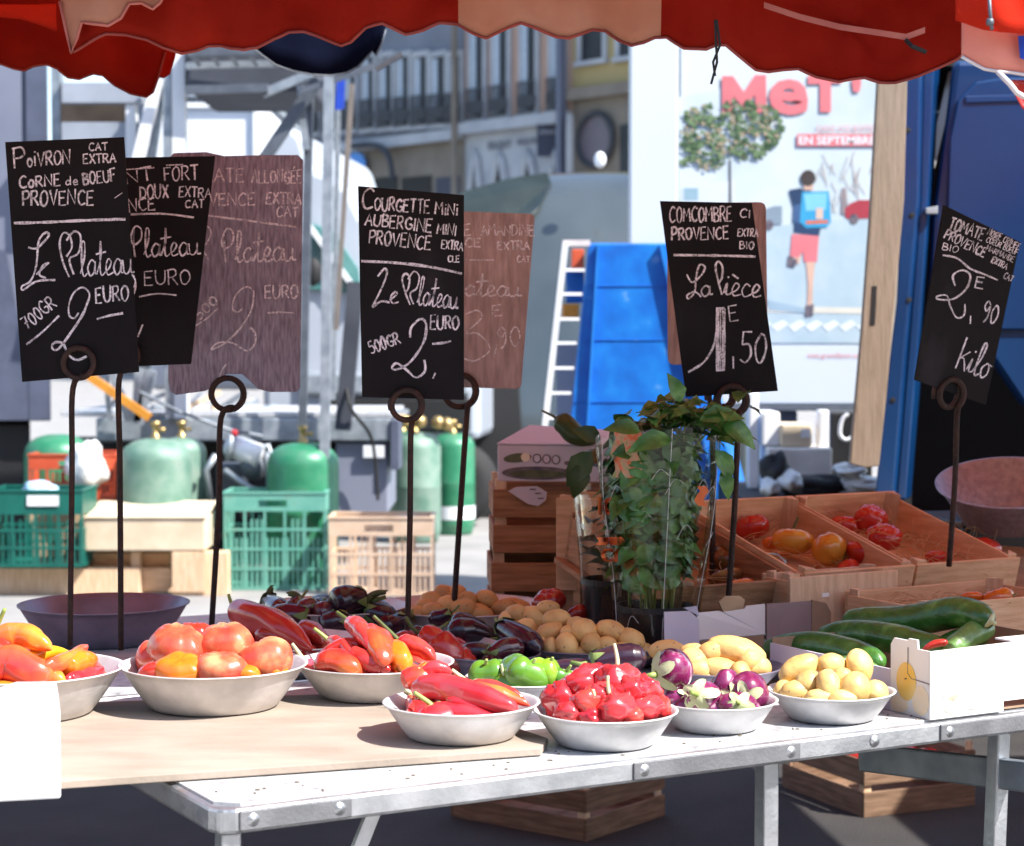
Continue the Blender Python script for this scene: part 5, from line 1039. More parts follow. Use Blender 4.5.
# ------------------------------------------------------------------ basil in a printed film sleeve
BC = P(654, 640, 4.06); BC.z = ZT; pot_h = P(654, 604, 4.06).z - ZT
bas = thing('potted_basil', 'potted basil in a printed clear sleeve among the crates', 'plant', BC)
def potmesh(c, h, r0, r1):
    mb = MB(); mb.lathe(c, [(0, .001), (r0, .001), (r1, h - .012), (r1 + .004, h - .012), (r1 + .004, h), (r1 - .003, h), (r1 - .006, h - .02), (0, h - .02)], 36); return mb
pot_o = potmesh(BC, pot_h, .058, .076).build('pot', M_['blackpl'], bas, smooth=False)
so_ = MB(); so_.lathe(BC, [(0, pot_h - .016), (.069, pot_h - .018)], 24); so_.build('soil', M_['soil'], pot_o)
topz = P(654, 430, 4.06).z; H_s = topz - ZT
def leaf(mb, p, d, nrm, ln, wd):
    d = d.normalized(); sd2 = d.cross(nrm).normalized(); nn = sd2.cross(d).normalized(); vs = []; prof_ = [(0, .05), (.15, .6), (.4, 1), (.7, .72), (1, .03)]
    for t, w_ in prof_:
        c = p + d * (ln * t) + nn * (ln * (.1 * math.sin(t * 3) - .35 * t * t))
        vs += [c - sd2 * (wd * w_) + nn * (wd * w_ * .35), c, c + sd2 * (wd * w_) + nn * (wd * w_ * .35)]
    fs = []
    for i in range(4): fs += [(3 * i, 3 * i + 1, 3 * i + 4, 3 * i + 3), (3 * i + 1, 3 * i + 2, 3 * i + 5, 3 * i + 4)]
    mb.add(vs, fs)
ax_s = V((.02, .0, 1)).normalized()
def srad(t): return .074 + (.118 - .074) * min(1, t * 1.05)
fo = MB(); stm = MB(); rnd_ = random.Random(3)
for i in range(16):
    a = rnd_.uniform(0, 6.28); r0 = rnd_.uniform(0, .05); r1 = r0 + rnd_.uniform(.01, .05); top = rnd_.uniform(.75, 1.02) * (H_s + .04)
    p0 = BC + V((r0 * math.cos(a), r0 * math.sin(a), pot_h - .02)); p1 = BC + V((r1 * math.cos(a), r1 * math.sin(a), top)); stm.tube([p0, p0.lerp(p1, .5) + V((jit(.012), jit(.012), 0)), p1], [.003, .0025, .0018], 6)
    for j in range(9):
        t = rnd_.uniform(.18, 1); p = p0.lerp(p1, t); b2 = rnd_.uniform(0, 6.28)
        for s2 in (0, math.pi):
            d = V((math.cos(b2 + s2), math.sin(b2 + s2), rnd_.uniform(-.1, .6))); leaf(fo, p, d, V((rnd_.uniform(-.3, .3), rnd_.uniform(-.3, .3), 1)), rnd_.uniform(.03, .06), rnd_.uniform(.012, .021))
for i in range(430):   # leaves pressed against the film
    t = rnd_.uniform(.18, .95); a = rnd_.uniform(0, 6.28); r = srad(t) * rnd_.choice((rnd_.uniform(.35, .8), rnd_.uniform(.72, .86))); p = BC + V((r * math.cos(a), r * math.sin(a), pot_h + (H_s - pot_h) * t))
    leaf(fo, p, V((-math.sin(a) * rnd_.choice((-1, 1)), math.cos(a), rnd_.uniform(-1, 1))), V((math.cos(a), math.sin(a), .3)), rnd_.uniform(.035, .068), rnd_.uniform(.016, .027))
for i in range(120):   # the bushy head above the sleeve
    px = rnd_.choice((rnd_.gauss(688, 22), rnd_.uniform(648, 735))); py = rnd_.uniform(392, 436) + max(0, (670 - px)) * .35
    p = P(px, py + 6, 4.06 + rnd_.uniform(-.1, .1)); a = rnd_.uniform(0, 6.28)
    leaf(fo, p, V((math.cos(a), math.sin(a) * .8 - .3, rnd_.uniform(-.2, .5))), V((rnd_.uniform(-.4, .4), -.4, 1)), rnd_.uniform(.035, .065), rnd_.uniform(.012, .022))
for (x, y, dx, dz, l, w_) in ((672, 440, -1, -.1, .09, .024), (700, 420, .9, .2, .085, .022), (722, 425, 1, -.5, .08, .024), (716, 450, .6, -1, .07, .02), (722, 470, .3, -1, .06, .016), (680, 402, -.2, .6, .06, .018), (640, 432, -1, .25, .07, .02)):
    leaf(fo, P(x, y, 3.95), V((dx, -.2, dz)), V((0, -.8, .6)), l, w_)
for i in range(5):
    px = [690, 705, 668, 720, 652][i]; p1 = P(px, 400 + i * 6, 4.06); p0 = BC + V((jit(.03), jit(.03), H_s * .8)); stm.tube([p0, p0.lerp(p1, .6), p1], [.003, .0025, .0015], 6)
fo.build('foliage', M_['leaf'], bas, smooth=True); stm.build('stem', M_['stem'], bas, smooth=True)
def shell(t, a, extra=0):
    w_ = 1 + .035 * math.sin(3 * a + 5 * t) + .02 * math.sin(11 * a + 9 * t); r = (srad(t) + extra) * w_
    z = pot_h * .25 + (H_s - pot_h * .25) * t + (.018 * math.sin(a * 1 + 2.2) + .006 * math.sin(5 * a)) * t
    return BC + V((r * math.cos(a) * 1.08, r * math.sin(a) * .9, z)) + V((.012 * t, 0, 0))
sl = MB(); NA, NT = 72, 18
sl.add([shell(j / NT, 2 * math.pi * i / NA) for j in range(NT + 1) for i in range(NA)], [(j * NA + i, j * NA + (i + 1) % NA, (j + 1) * NA + (i + 1) % NA, (j + 1) * NA + i) for j in range(NT) for i in range(NA)])
slo = sl.build('film_sleeve', M_['film'], bas, smooth=True)
def on_sleeve(px, py):
    best = None
    r = ray(px, py)
    for it in range(200):
        d = 3.8 + it * .002; p = CAM + r * (d / r.y); t = (p.z - BC.z - pot_h * .25) / (H_s - pot_h * .25); t = min(1, max(0, t))
        dx = (p.x - BC.x - .012 * t) / 1.08; dy = (p.y - BC.y) / .9; a = math.atan2(dy, dx); w_ = 1 + .035 * math.sin(3 * a + 5 * t) + .02 * math.sin(11 * a + 9 * t)
        if math.hypot(dx, dy) < (srad(t) + .0025) * w_: return p
    return P(px, py, BC.y - .1)
def text_px(txt, x0, y0, x1, y1, mapper, mtl, name, parent, bold=.02, slant=0):
    cu = bpy.data.curves.new('t', 'FONT'); cu.body = txt; cu.offset = bold; cu.resolution_u = 3; ob = bpy.data.objects.new('t', cu); COL.objects.link(ob)
    dg = bpy.context.evaluated_depsgraph_get(); me = ob.evaluated_get(dg).to_mesh(); vs = [v.co.copy() for v in me.vertices]; fs = [tuple(p.vertices) for p in me.polygons]
    ob.evaluated_get(dg).to_mesh_clear(); bpy.data.objects.remove(ob)
    if not vs: return None
    ax_, bx_ = min(v.x for v in vs), max(v.x for v in vs); ay, by = min(v.y for v in vs), max(v.y for v in vs); mb = MB()
    mb.add([mapper(x0 + (v.x - ax_) / (bx_ - ax_) * (x1 - x0) + slant * (v.y - ay) / (by - ay), y1 + (v.y - ay) / (by - ay) * (y0 - y1)) for v in vs], fs)
    return mb.build(name, mtl, parent)
text_px('IC', 598, 497, 617, 515, on_sleeve, M_['orange_ink'], 'printed_lettering', slo, .05)
text_px('CE', 601, 548, 623, 562, on_sleeve, M_['orange_ink'], 'printed_lettering', slo, .05)
def patch(px0, py0, px1, py1, m, name, par, nx=6, ny=6):
    mb = MB(); mb.add([on_sleeve(px0 + (px1 - px0) * i / nx + 3 * math.sin(j * 1.7) * (i in (0, nx)), py0 + (py1 - py0) * j / ny) for j in range(ny + 1) for i in range(nx + 1)], [(j * (nx + 1) + i, j * (nx + 1) + i + 1, (j + 1) * (nx + 1) + i + 1, (j + 1) * (nx + 1) + i) for j in range(ny) for i in range(nx)]); mb.build(name, M_[m], par, smooth=True)
patch(613, 430, 640, 478, 'orange_mot', 'printed_picture', slo); patch(596, 537, 622, 545, 'orange_ink', 'printed_band', slo, 6, 2); patch(697, 486, 706, 506, 'orange_ink', 'printed_band', slo, 3, 4)
seam = MB()
for a in (-2.75, -1.45, -.35): seam.tube([shell(t / 14, a, .001) for t in range(15)], .0007, 5)
for k_ in range(9):
    a = -2.6 + k_ * .27; t0 = rnd_.uniform(.1, .8); seam.tube(crm([shell(t0, a, .001), shell(t0 + .05, a + .12, .002), shell(t0 + .06, a + .2, .002), shell(t0 + .03, a + .32, .001)], 5), .0006, 4)
seam.build('film_crease', mat('film_crease_white', (.7, .74, .74), None, .3), slo)
# the second pot, half hidden
B2 = P(611, 640, 4.3); B2.z = ZT; p2h = P(611, 578, 4.3).z - ZT
b2_ = thing('potted_basil', 'second dark pot half hidden behind the sleeved basil', 'plant', B2)
potmesh(B2, p2h, .05, .062).build('pot', M_['blackpl'], b2_)
fo = MB()
for i in range(46):
    a = rnd_.uniform(0, 6.28); p = B2 + V((rnd_.uniform(-.05, .06), rnd_.uniform(-.05, .05), p2h + rnd_.uniform(0, .3))); leaf(fo, p, V((math.cos(a), math.sin(a), .4)), V((0, -.3, 1)), .05, .02)
for (x, y, dx, dz, l, w_) in ((592, 452, -.8, -1, .09, .028), (584, 462, -.3, -1, .08, .024), (600, 440, -.8, .4, .06, .02)): leaf(fo, P(x, y, 4.22), V((dx, -.1, dz)), V((0, -.9, .3)), l, w_)
fo.build('foliage', M_['leaf_d'], b2_, smooth=True)
sl2 = MB(); sl2.loft([B2 + Z * (p2h * .3), B2 + Z * (p2h + .05), B2 + Z * (p2h + .2)], [.06, .068, .085], 40, lambda t, a: 1 + .03 * math.sin(7 * a + 4 * t), caps=False); sl2.build('film_sleeve', M_['film'], b2_, smooth=True)
# curled dark green pepper on the lilac carton
long_veg(None, 'p', [(556, 418), (566, 426), (578, 436), (600, 440)], 22, 'leaf_d', 'pepper', 'dark green curled pepper lying on the lilac carton', d=(4.74, 4.7), stem='stem_dk', sdir=(546, 412), wr=.1, slen=.03, sr=.003)
# ------------------------------------------------------------------ awnings
aw = thing('market_awning', 'red and beige striped market awning with a scalloped edge over the stall', 'awning', (0, 3.3, 2.0))
VD = 3.38
edge = [(63, 4), (68, 38), (75, 53), (92, 46), (110, 38), (128, 37), (146, 40), (163, 48), (180, 53), (194, 49), (206, 44), (219, 45), (232, 50), (246, 53), (259, 50), (274, 40), (289, 33), (304, 33), (319, 37), (340, 44), (350, 41), (366, 29), (383, 26), (406, 36), (424, 33), (440, 26), (458, 25), (472, 31), (486, 36), (504, 30), (521, 25), (539, 31), (556, 38), (569, 40), (581, 36), (592, 31), (606, 30), (620, 39), (632, 45), (644, 43), (655, 38), (667, 37), (684, 49), (704, 53), (714, 49), (724, 48), (744, 60), (757, 69), (770, 71), (785, 69), (800, 68), (817, 77), (837, 84), (850, 82), (863, 80), (880, 83), (896, 83), (916, 78), (943, 66), (960, 58), (974, 44), (986, 12)]
def valance(edge, d, ztop, parent, mats, pick, fold=.02, name='valance', dd=0, rows=7, step=6, rimm=None):
    mb = MB(); xs = []; x = edge[0][0]
    pts = []
    for (a, b), (c, e) in zip(edge, edge[1:]):
        n = max(1, int((c - a) / step))
        for i in range(n): pts.append((a + (c - a) * i / n, b + (e - b) * i / n))
    pts.append(edge[-1]); cols = []
    for i, (px, py) in enumerate(pts):
        dx = d + dd * (px - pts[0][0]) / max(1, pts[-1][0] - pts[0][0])
        bot = P(px, py, dx); col = []
        for j in range(rows):
            t = j / (rows - 1); z = bot.z + (ztop - bot.z) * t
            yo = fold * (math.sin(px * .042 + 1.3 * t) + .5 * math.sin(px * .093 + 1) + .8 * noise.noise(V((px * .02, t * 1.5, d * 3)))) * (1 - t * .6) + .012 * noise.noise(V((px * .03, t * 2, d)))
            col.append(V((bot.x, bot.y + yo, z)))
        cols.append(col)
    R_ = rows
    mb.v = [q for c_ in cols for q in c_]
    for i in range(len(cols) - 1):
        for j in range(R_ - 1): mb.f.append([i * R_ + j, (i + 1) * R_ + j, (i + 1) * R_ + j + 1, i * R_ + j + 1]); mb.m.append(pick((pts[i][0] + pts[i + 1][0]) / 2))
    o = mb.build(name, mats, parent, smooth=True, solid=.0015)
    if rimm:
        rb = MB(); rb.tube([c_[0] + V((0, -.002, .001)) for c_ in cols], .0026, 6); rb.build('hem', rimm, o, smooth=True)
    return o, cols
vo, vcols = valance(edge, VD, 2.13, aw, [M_['red'], M_['beige']], lambda x: 1 if 459 < x < 664 else 0, rimm=M_['seam'])
# the hem's fold at the corner, turned towards us
fl_edge = [(60, 2), (66, 30), (72, 54), (78, 40), (83, 24), (95, 26), (110, 28), (122, 20), (130, 5), (142, 4), (153, 10), (160, 4), (166, -6)]
valance(fl_edge, VD - .03, 2.125, aw, [M_['salmon' if False else 'beige']], lambda x: 0, fold=.008, name='corner_fold', rimm=M_['seam_lt'], step=4)
# stitched tape along the right half
tp = MB(); tape = [(764, 2), (800, 14), (840, 24), (880, 30), (906, 34), (925, 27)]
for a, b in zip(tape, tape[1:]):
    for dy in (0, 7):
        pass
tp.add([P(x, y + dy, VD - .035) for x, y in tape for dy in (0, 6)], [(2 * i, 2 * i + 1, 2 * i + 3, 2 * i + 2) for i in range(len(tape) - 1)]); tp.build('seam_tape', M_['seam_lt'], vo, solid=.001)
# roof
rf = MB(); NX, NY = 40, 14; x0, x1 = -4.6, 2.72
for i in range(NX + 1):
    xx = x0 + (x1 - x0) * i / NX
    for j in range(NY + 1):
        t = j / NY; rf.v.append(V((xx, 3.24 + 2.8 * t, 2.15 + .46 * t - .05 * math.sin(math.pi * t) * (.6 + .4 * math.sin(xx * 2)))))
for i in range(NX):
    mid = x0 + (x1 - x0) * (i + .5) / NX
    for j in range(NY): rf.f.append([i * (NY + 1) + j, (i + 1) * (NY + 1) + j, (i + 1) * (NY + 1) + j + 1, i * (NY + 1) + j + 1]); rf.m.append(1 if (mid + 4.6) % 1.1 < .45 else 0)
rf.build('roof', [M_['roof_red'], M_['roof_beige']], aw, smooth=True, solid=.002)
for y, z in ((3.26, 2.13), (6.03, 2.59)):
    b_ = MB(); b_.tube([(x0, y, z), (x1, y, z)], .017, 8); b_.build('pole', M_['alu'], aw, smooth=True)
for x in (x0 + .05, x1 - .05):
    for y, z in ((3.26, 2.12), (6.03, 2.58)):
        b_ = MB(); b_.tube([(x, y, 0), (x, y, z)], .019, 8); b_.build('pole', M_['alu'], aw, smooth=True)
# strings
sr = MB()
for dx in (0, 4): sr.tube([P(715 + dx * .4, 20, VD - .04), P(716 + dx, 45, VD - .045), P(717 - dx, 62, VD - .04), P(711 + dx, 84 - dx * 2, VD - .04)], .0022, 5)
o = sr.build('hanging_string', M_['black'], loc=P(715, 50, VD)); tag(o, 'frayed black string dangling from the awning above the poster', 'string')
# tied-back darker tie on the right
sr = MB(); sr.tube([P(906, 40, VD - .04), P(912, 46, VD - .05), P(926, 52, VD - .045)], .004, 5); sr.build('tie', M_['black'], vo)

# sunlit neighbouring awning corner on the right
nb = thing('market_awning', 'sunlit corner of another red awning with white piping at top right', 'awning', P(1010, 40, 3.02))
NBD = 3.02
ne = [(962, 57), (972, 63), (984, 70), (996, 73), (1010, 74), (1026, 76), (1060, 76), (1180, 78)]
valance(ne, NBD, 2.04, nb, [M_['salmon']], lambda x: 0, fold=.008, name='valance', rimm=M_['piping'], step=4)
ue = [(956, 20), (984, 30), (1000, 33), (1026, 34), (1060, 34), (1180, 34)]
valance(ue, NBD - .03, 2.06, nb, [M_['red2']], lambda x: 0, fold=.006, name='upper_flap', step=4)
pp = MB(); pp.tube([P(998, 72, NBD - .02), P(1010, 84, NBD - .03), P(1017, 93, NBD - .03), P(1030, 100, NBD - .03)], .0045, 6); pp.build('piping_cord', M_['piping'], nb, smooth=True)
ve = [(1012, 90), (1022, 108), (1050, 130), (1100, 140)]
valance(ve, NBD, P(1016, 80, NBD).z, nb, [M_['pep_d']], lambda x: 0, fold=.004, name='lower_flap', step=4)
bl = MB(); bl.add([P(1018, 36, NBD - .01), P(1040, 36, NBD - .01), P(1040, 66, NBD - .01), P(1020, 58, NBD - .01)], [(0, 1, 2, 3)]); bl.build('blue_stripe', M_['banner'], nb, solid=.001)
ck = MB(); ck.tube([P(989, -6, NBD - .05), P(990, 12, NBD - .05), P(992, 30, NBD - .05)], .0028, 8); ck.mi = 0; ck.lathe(P(990, 22, NBD - .052), [(0, -.005), (.005, -.005), (.006, 0), (.005, .005), (0, .005)], 12); ck.build('strap_clip', M_['steel_dk'], nb, smooth=True)
nr = MB(); nr.add([V((3.0 + 4.5 * (i % 2), 3.0 + 3.0 * (i // 2), 2.2 + .4 * (i // 2))) for i in range(4)], [(0, 1, 3, 2)]); nr.build('roof', M_['red2'], nb, solid=.002)  # unseen roof, added to cut sky light under the table
# left rear awning, red
la = thing('market_awning', 'dark red drooping valance of another awning above the left boards', 'awning', P(80, 60, 4.7))
le = [(-120, 60), (-60, 68), (0, 64), (12, 68), (22, 70), (32, 66), (45, 64), (55, 68), (66, 77), (80, 80), (96, 76), (106, 78), (118, 88), (132, 95), (146, 97), (152, 92), (157, 78), (165, 52)]
valance(le, 4.7, 2.42, la, [M_['red']], lambda x: 0, fold=.03, rimm=M_['seam'])
br = [(-120, -12), (-60, 6), (-20, 4), (0, 14), (14, 6), (34, 12), (50, 24), (58, 34), (64, 40)]
e2 = [(150, 66), (156, 77), (164, 78), (170, 74), (175, 58), (176, 52)]
valance(e2, 4.76, P(165, 46, 4.76).z, la, [M_['red2']], lambda x: 0, fold=.004, name='bright_end', step=4)
lt = [(-120, 16), (-40, 14), (0, 16), (18, 18), (36, 23), (52, 31), (56, 30)]
valance([(-100, 20), (0, 17), (20, 19), (40, 25), (55, 31), (57, 30)], 4.62, P(0, 4, 4.62).z, la, [M_['red2']], lambda x: 0, fold=.004, name='bright_fold', step=4)
valance([(-120, 8), (0, 6), (30, 10), (66, 28), (80, 20)], 4.9, 2.6, la, [M_['navy']], lambda x: 0, fold=.01, name='navy_lining')
rl = MB(); rl.tube([P(-160, -40, 4.75), P(180, -40, 4.75)], .016, 8); rl.build('rail', M_['alu'], la)
# navy valance
na = thing('market_awning', 'navy scalloped awning flap hanging in front of the galvanised frame', 'awning', P(320, 50, 6.4))
valance([(182, 46), (192, 52), (206, 46), (222, 44), (238, 45), (252, 48), (262, 56), (276, 66), (294, 72), (312, 75), (330, 75), (346, 72), (358, 66), (368, 56), (372, 52), (376, 56), (382, 44), (386, 30)], 6.4, 2.75, na, [M_['navy']], lambda x: 0, fold=.02, rimm=M_['steel_dk'])
rl = MB(); rl.bar(P(376, 70, 6.5), P(402, 54, 6.5), .015, .015); rl.tube([P(180, -60, 6.4), P(400, -60, 6.4)], .016, 8); rl.build('rail', M_['steel_dk'], na)

# ------------------------------------------------------------------ background helpers
def pbox(mb, x0, y0, x1, y1, d, dep): # a box whose front face spans picture points, with real depth
    a = P(x0, y1, d); b = P(x1, y1, d); c = P(x0, y0, d); mb.box(a.x, d, a.z, b.x, d + dep, c.z); return mb
def obox(name, m, x0, y0, x1, y1, d, dep, label, cat, group=None, bevel=.01, z0=None):
    mb = MB(); a = P(x0, y1, d); b = P(x1, y1, d); c = P(x0, y0, d); z0 = a.z if z0 is None else z0
    mb.box(a.x, d, z0, b.x, d + dep, c.z); o = mb.build(name, M_[m], loc=((a.x + b.x) / 2, d, z0), bevel=bevel); return tag(o, label, cat, group)
def part(name, m, par, x0, y0, x1, y1, d, dep, bevel=.004):
    mb = MB(); pbox(mb, x0, y0, x1, y1, d, dep); return mb.build(name, M_[m], par, bevel=bevel)

# grey lorry at the left edge
LD = 13.4
lo = thing('grey_lorry', 'grey-blue lorry body cut by the left edge of the picture', 'lorry', (P(-60, 400, LD).x, LD, 0))
def opart(name, m, par, x0, y0, x1, y1, d, dep, xe=None, bevel=.01):
    # a block whose depth runs along the line of sight of picture column xe, as a vehicle parked at an angle
    k0 = (( x1 if xe is None else xe) - 512) / F * 1.02; mb = MB(); a = P(x0, y1, d); b = P(x1, y1, d); c = P(x0, y0, d)
    mb.para((a.x, d, a.z), (b.x - a.x, 0, 0), (k0 * dep, dep, 0), (0, 0, c.z - a.z)); return mb.build(name, M_[m], par, bevel=bevel)
opart('body', 'grey_bl', lo, -420, 10, 28, 421, LD, 2.0, 51, .03); opart('corner_post', 'grey_dk', lo, 28.2, 10, 51, 421, LD - .02, 1.9, 51); part('edge_trim', 'steel', lo, 51.5, 30, 61, 150, LD, .12)
opart('chassis', 'black', lo, -420, 424, 30, 540, LD + .1, 1.6, 51)
mb = MB(); mb.prism([P(x, y, LD - .015) for x, y in [(-40, 250), (6, 250), (36, 420), (-40, 420)]], V((0, .012, 0))); mb.build('side_panel', M_['grey_dk'], lo)
mb = MB(); ce = P(-120, 540, LD + .05); mb.lathe((ce.x, ce.y, .42), [(0, 0), (.25, 0), (.4, .02), (.42, .06), (.42, .24), (.4, .28), (0, .28)], 30, axis=Matrix(((1, 0, 0), (0, 0, 1), (0, 1, 0)))); mb.build('wheel', M_['tyre'], lo, smooth=True)

# folded market trailer: rack, posts, beam
tr = thing('market_trailer', 'folded galvanised market trailer with silver bed and white rack', 'trailer', (P(220, 430, 13).x, 13, 0))
part('bed_beam', 'steel', tr, 96, 418, 390, 441, 13, .5, .01); 
mb = MB(); a = P(60, 417, 13.0); b = P(400, 417, 13.0); mb.box(a.x, 13.02, a.z + .002, b.x - .05, 14.4, a.z + .03); mb.build('bed_floor', M_['alu_top'], tr)
part('storage_box', 'grey_bl', tr, 336, 442.5, 388, 513, 13.05, .9, .01); l_ = part('latch', 'white', tr, 363, 446, 384, 458, 13.0, .05); part('end_post', 'grey_dk', tr, 390.5, 420, 399, 470, 12.98, .4)
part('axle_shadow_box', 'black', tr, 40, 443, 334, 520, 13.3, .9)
for x in (150, 250): 
    mb = MB(); ce = P(x, 560, 13.6); mb.lathe((ce.x, ce.y, .3), [(0, 0), (.2, 0), (.28, .02), (.3, .05), (.3, .18), (.28, .2), (0, .2)], 28, axis=Matrix(((1, 0, 0), (0, 0, 1), (0, 1, 0)))); mb.build('wheel', M_['tyre'], tr, smooth=True)
# white rack with dark openings
part('rack_beam', 'rack_white', tr, 61.5, 82, 142, 103, 13.1, .1); part('rack_beam', 'rack_white', tr, 61.5, 122, 142, 160, 13.15, .1); part('dark_panel', 'dark_brown', tr, 61, 82, 134, 160, 13.35, .06); part('rack_post', 'white', tr, 126, 103.5, 136, 200, 13.12, .1)
mb = MB(); mb.bar(P(158, 78, 12.9), P(136, 170, 12.9), .075, .05); mb.build('rack_brace', M_['white'], tr)
mb = MB(); mb.bar(P(163, 82, 13), P(150, 170, 13), .05, .05); mb.build('rack_brace', M_['steel'], tr)
for x0, x1, m in ((165, 173, 'steel'), (174, 187, 'white')):
    mb = MB(); pbox(mb, x0, 52, x1, 418, 12.9, .09); mb.build('rack_post', M_[m], tr)
for (xa, ya, xb, yb, w_) in ((112, 372, 130, 421, .05), (140, 368, 137, 421, .06), (152, 370, 138, 424, .06), (106, 378, 110, 420, .03)):
    mb = MB(); mb.bar(P(xa, ya, 12.8), P(xb, yb, 12.8), w_, w_); mb.build('strut', M_['steel'], tr)
mb = MB(); mb.bar(P(86, 374, 12.6), P(150, 418, 12.6), .05, .05); mb.build('orange_bar', M_['yellowbar'], tr)
mb = MB(); mb.tube([P(140, 392, 12.5), P(180, 412, 12.5), P(230, 430, 12.6), P(262, 436, 12.7)], .012, 6); mb.build('cable', M_['steel_dk'], tr)
mb = MB(); mb.tube(crm([P(345, 380, 12.8), P(352, 410, 12.7), P(372, 440, 12.9), P(378, 500, 12.95)], 6), .012, 6); mb.build('cable', M_['black'], tr)
rnd3 = random.Random(11)
for i in range(16):
    x = rnd3.uniform(90, 380); y = 414; l = rnd3.uniform(14, 46); mb = MB(); dd = 13.05 + rnd3.uniform(0, .9)
    mb.bar(P(x, 415 - rnd3.uniform(0, 8), dd), P(x + l, 414 - rnd3.uniform(0, 26), dd + .1), .04, .03); mb.build('loose_bar', M_[rnd3.choice(['steel', 'white', 'steel_dk', 'alu', 'wood2'])], tr)
# generator under the bed
ge = thing('generator', 'greasy grey motor with pipes between the green gas bottles', 'motor', (P(245, 470, 12.4).x, 12.4, 0))
part('crankcase', 'steel_dk', ge, 216, 464, 242, 502, 12.4, .3, .02); part('base_frame', 'black', ge, 204, 503, 282, 560, 12.45, .4)
mb = MB(); mb.loft([P(230, 445, 12.4), P(262, 458, 12.3)], [.07, .08], 14); mb.build('silencer', M_['white'], ge, smooth=True)
mb = MB(); mb.sphere(P(254, 467, 12.35), (.09, .09, .085), 18, 12); mb.build('flywheel', M_['steel_dk'], ge, smooth=True)
mb = MB(); mb.sphere(P(235, 433, 12.3), .025, 10, 8); mb.build('red_cap', M_['redcap'], ge, smooth=True)
for q_ in ([(232, 434), (228, 460)], [(268, 452), (270, 500), (262, 510)], [(216, 455), (206, 470), (210, 500)], [(246, 452), (268, 446), (276, 470)], [(224, 470), (250, 488), (270, 494)]):
    mb = MB(); mb.tube([P(x, y, 12.3) for x, y in q_], .02, 8); mb.build('pipe', M_['steel'], ge, smooth=True)

# white lorry box behind
wl = thing('white_lorry', 'sunlit white lorry box behind the galvanised frame', 'lorry', (P(225, 300, 17).x, 17, 0))
part('cargo_box', 'white', wl, 150, 98, 263, 390, 17, 4, .05); part('roof_edge', 'steel', wl, 150, 92, 265, 97.5, 16.95, 4); part('panel_frame', 'white', wl, 186, 103, 256, 108, 16.96, .03); part('panel_frame', 'white', wl, 254, 108, 258, 380, 16.96, .03)
mb = MB(); ce = P(200, 470, 17.2); mb.lathe((ce.x, ce.y, .45), [(0, 0), (.3, 0), (.43, .03), (.45, .3), (0, .3)], 28, axis=Matrix(((1, 0, 0), (0, 0, 1), (0, 1, 0)))); mb.build('wheel', M_['tyre'], wl, smooth=True)
# white van with teal windscreen
wv = thing('white_van', 'white van with teal windscreen behind the metal poles', 'van', (P(360, 300, 15.5).x, 15.5, 0))
mb = MB(); prof = [(262, 400), (262, 176), (268, 140), (290, 128), (304, 132), (318, 160), (338, 176), (356, 196), (470, 196), (470, 420), (262, 440)]
prof = [P(x, y, 15.5) for x, y in [(262, 440), (262, 150), (272, 130), (292, 126), (303, 136), (312, 168), (334, 176), (350, 190), (362, 215), (480, 215), (480, 440)]]
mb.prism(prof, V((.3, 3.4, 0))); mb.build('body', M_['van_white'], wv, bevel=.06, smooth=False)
mb = MB(); mb.prism([P(x, y, 15.46) for x, y in [(310, 222), (334, 232), (358, 268), (362, 294), (308, 290)]], V((0, .03, 0))); ws = mb.build('windscreen', M_['wind'], wv, bevel=.01)
mb = MB(); mb.bar(P(308, 224, 15.42), P(360, 296, 15.42), .05, .04); mb.build('windscreen_frame', M_['white'], ws)
mb = MB(); mb.sphere(P(313, 272, 15.2), (.07, .05, .11), 12, 8); mb.build('mirror', M_['black'], wv, smooth=True)
part('bumper', 'steel', wv, 300, 372, 470, 396, 15.44, .1, .03); part('grille', 'black', wv, 330, 398, 470, 432, 15.46, .1, .02)
for x in (330, 455):
    mb = MB(); ce = P(x, 480, 15.7); mb.lathe((ce.x, ce.y, .34), [(0, 0), (.2, 0), (.32, .02), (.34, .2), (0, .2)], 26, axis=Matrix(((1, 0, 0), (0, 0, 1), (0, 1, 0)))); mb.build('wheel', M_['tyre'], wv, smooth=True)

# galvanised canopy frame with poles
cf = thing('canopy_frame', 'galvanised canopy frame of poles and trusses in front of the houses', 'frame', (P(320, 430, 12.2).x, 12.2, 0))
def cb(xa, ya, xb, yb, d, w_, m='steel', name='pole', h=None):
    mb = MB(); mb.bar(P(xa, ya, d), P(xb, yb, d), w_, h or w_, up=(0, 1, 0)); return mb.build(name, M_[m], cf)
cb(329, 76, 323, 600, 12.0, .058); cb(310, 70, 299, 600, 12.4, .05, 'steel_dk'); cb(352, 84, 336, 330, 12.6, .03, 'pole_br'); cb(338, 110, 333, 400, 12.7, .03, 'steel')
cb(318, 80, 262, 162, 12.3, .07, 'steel_dk', 'brace'); cb(300, 86, 306, 150, 12.35, .04, 'steel', 'brace'); cb(188, 52, 380, 46, 12.2, .06, 'steel_dk', 'truss'); cb(186, 66, 330, 62, 12.4, .04, 'steel', 'truss'); cb(186, 90, 268, 88, 12.1, .05, 'steel_dk', 'truss'); cb(262, 94, 330, 66, 12.15, .05, 'steel', 'truss')
cb(300, 92, 402, 56, 12.0, .035, 'steel_dk', 'truss'); cb(356, 282, 343, 430, 12.8, .1, 'canvas_dk', 'leg'); cb(186, 44, 300, 56, 12.7, .03, 'white', 'truss')
for i in range(7): cb(190 + i * 19, 52, 200 + i * 19, 66, 12.3, .025, 'steel_dk', 'lattice')
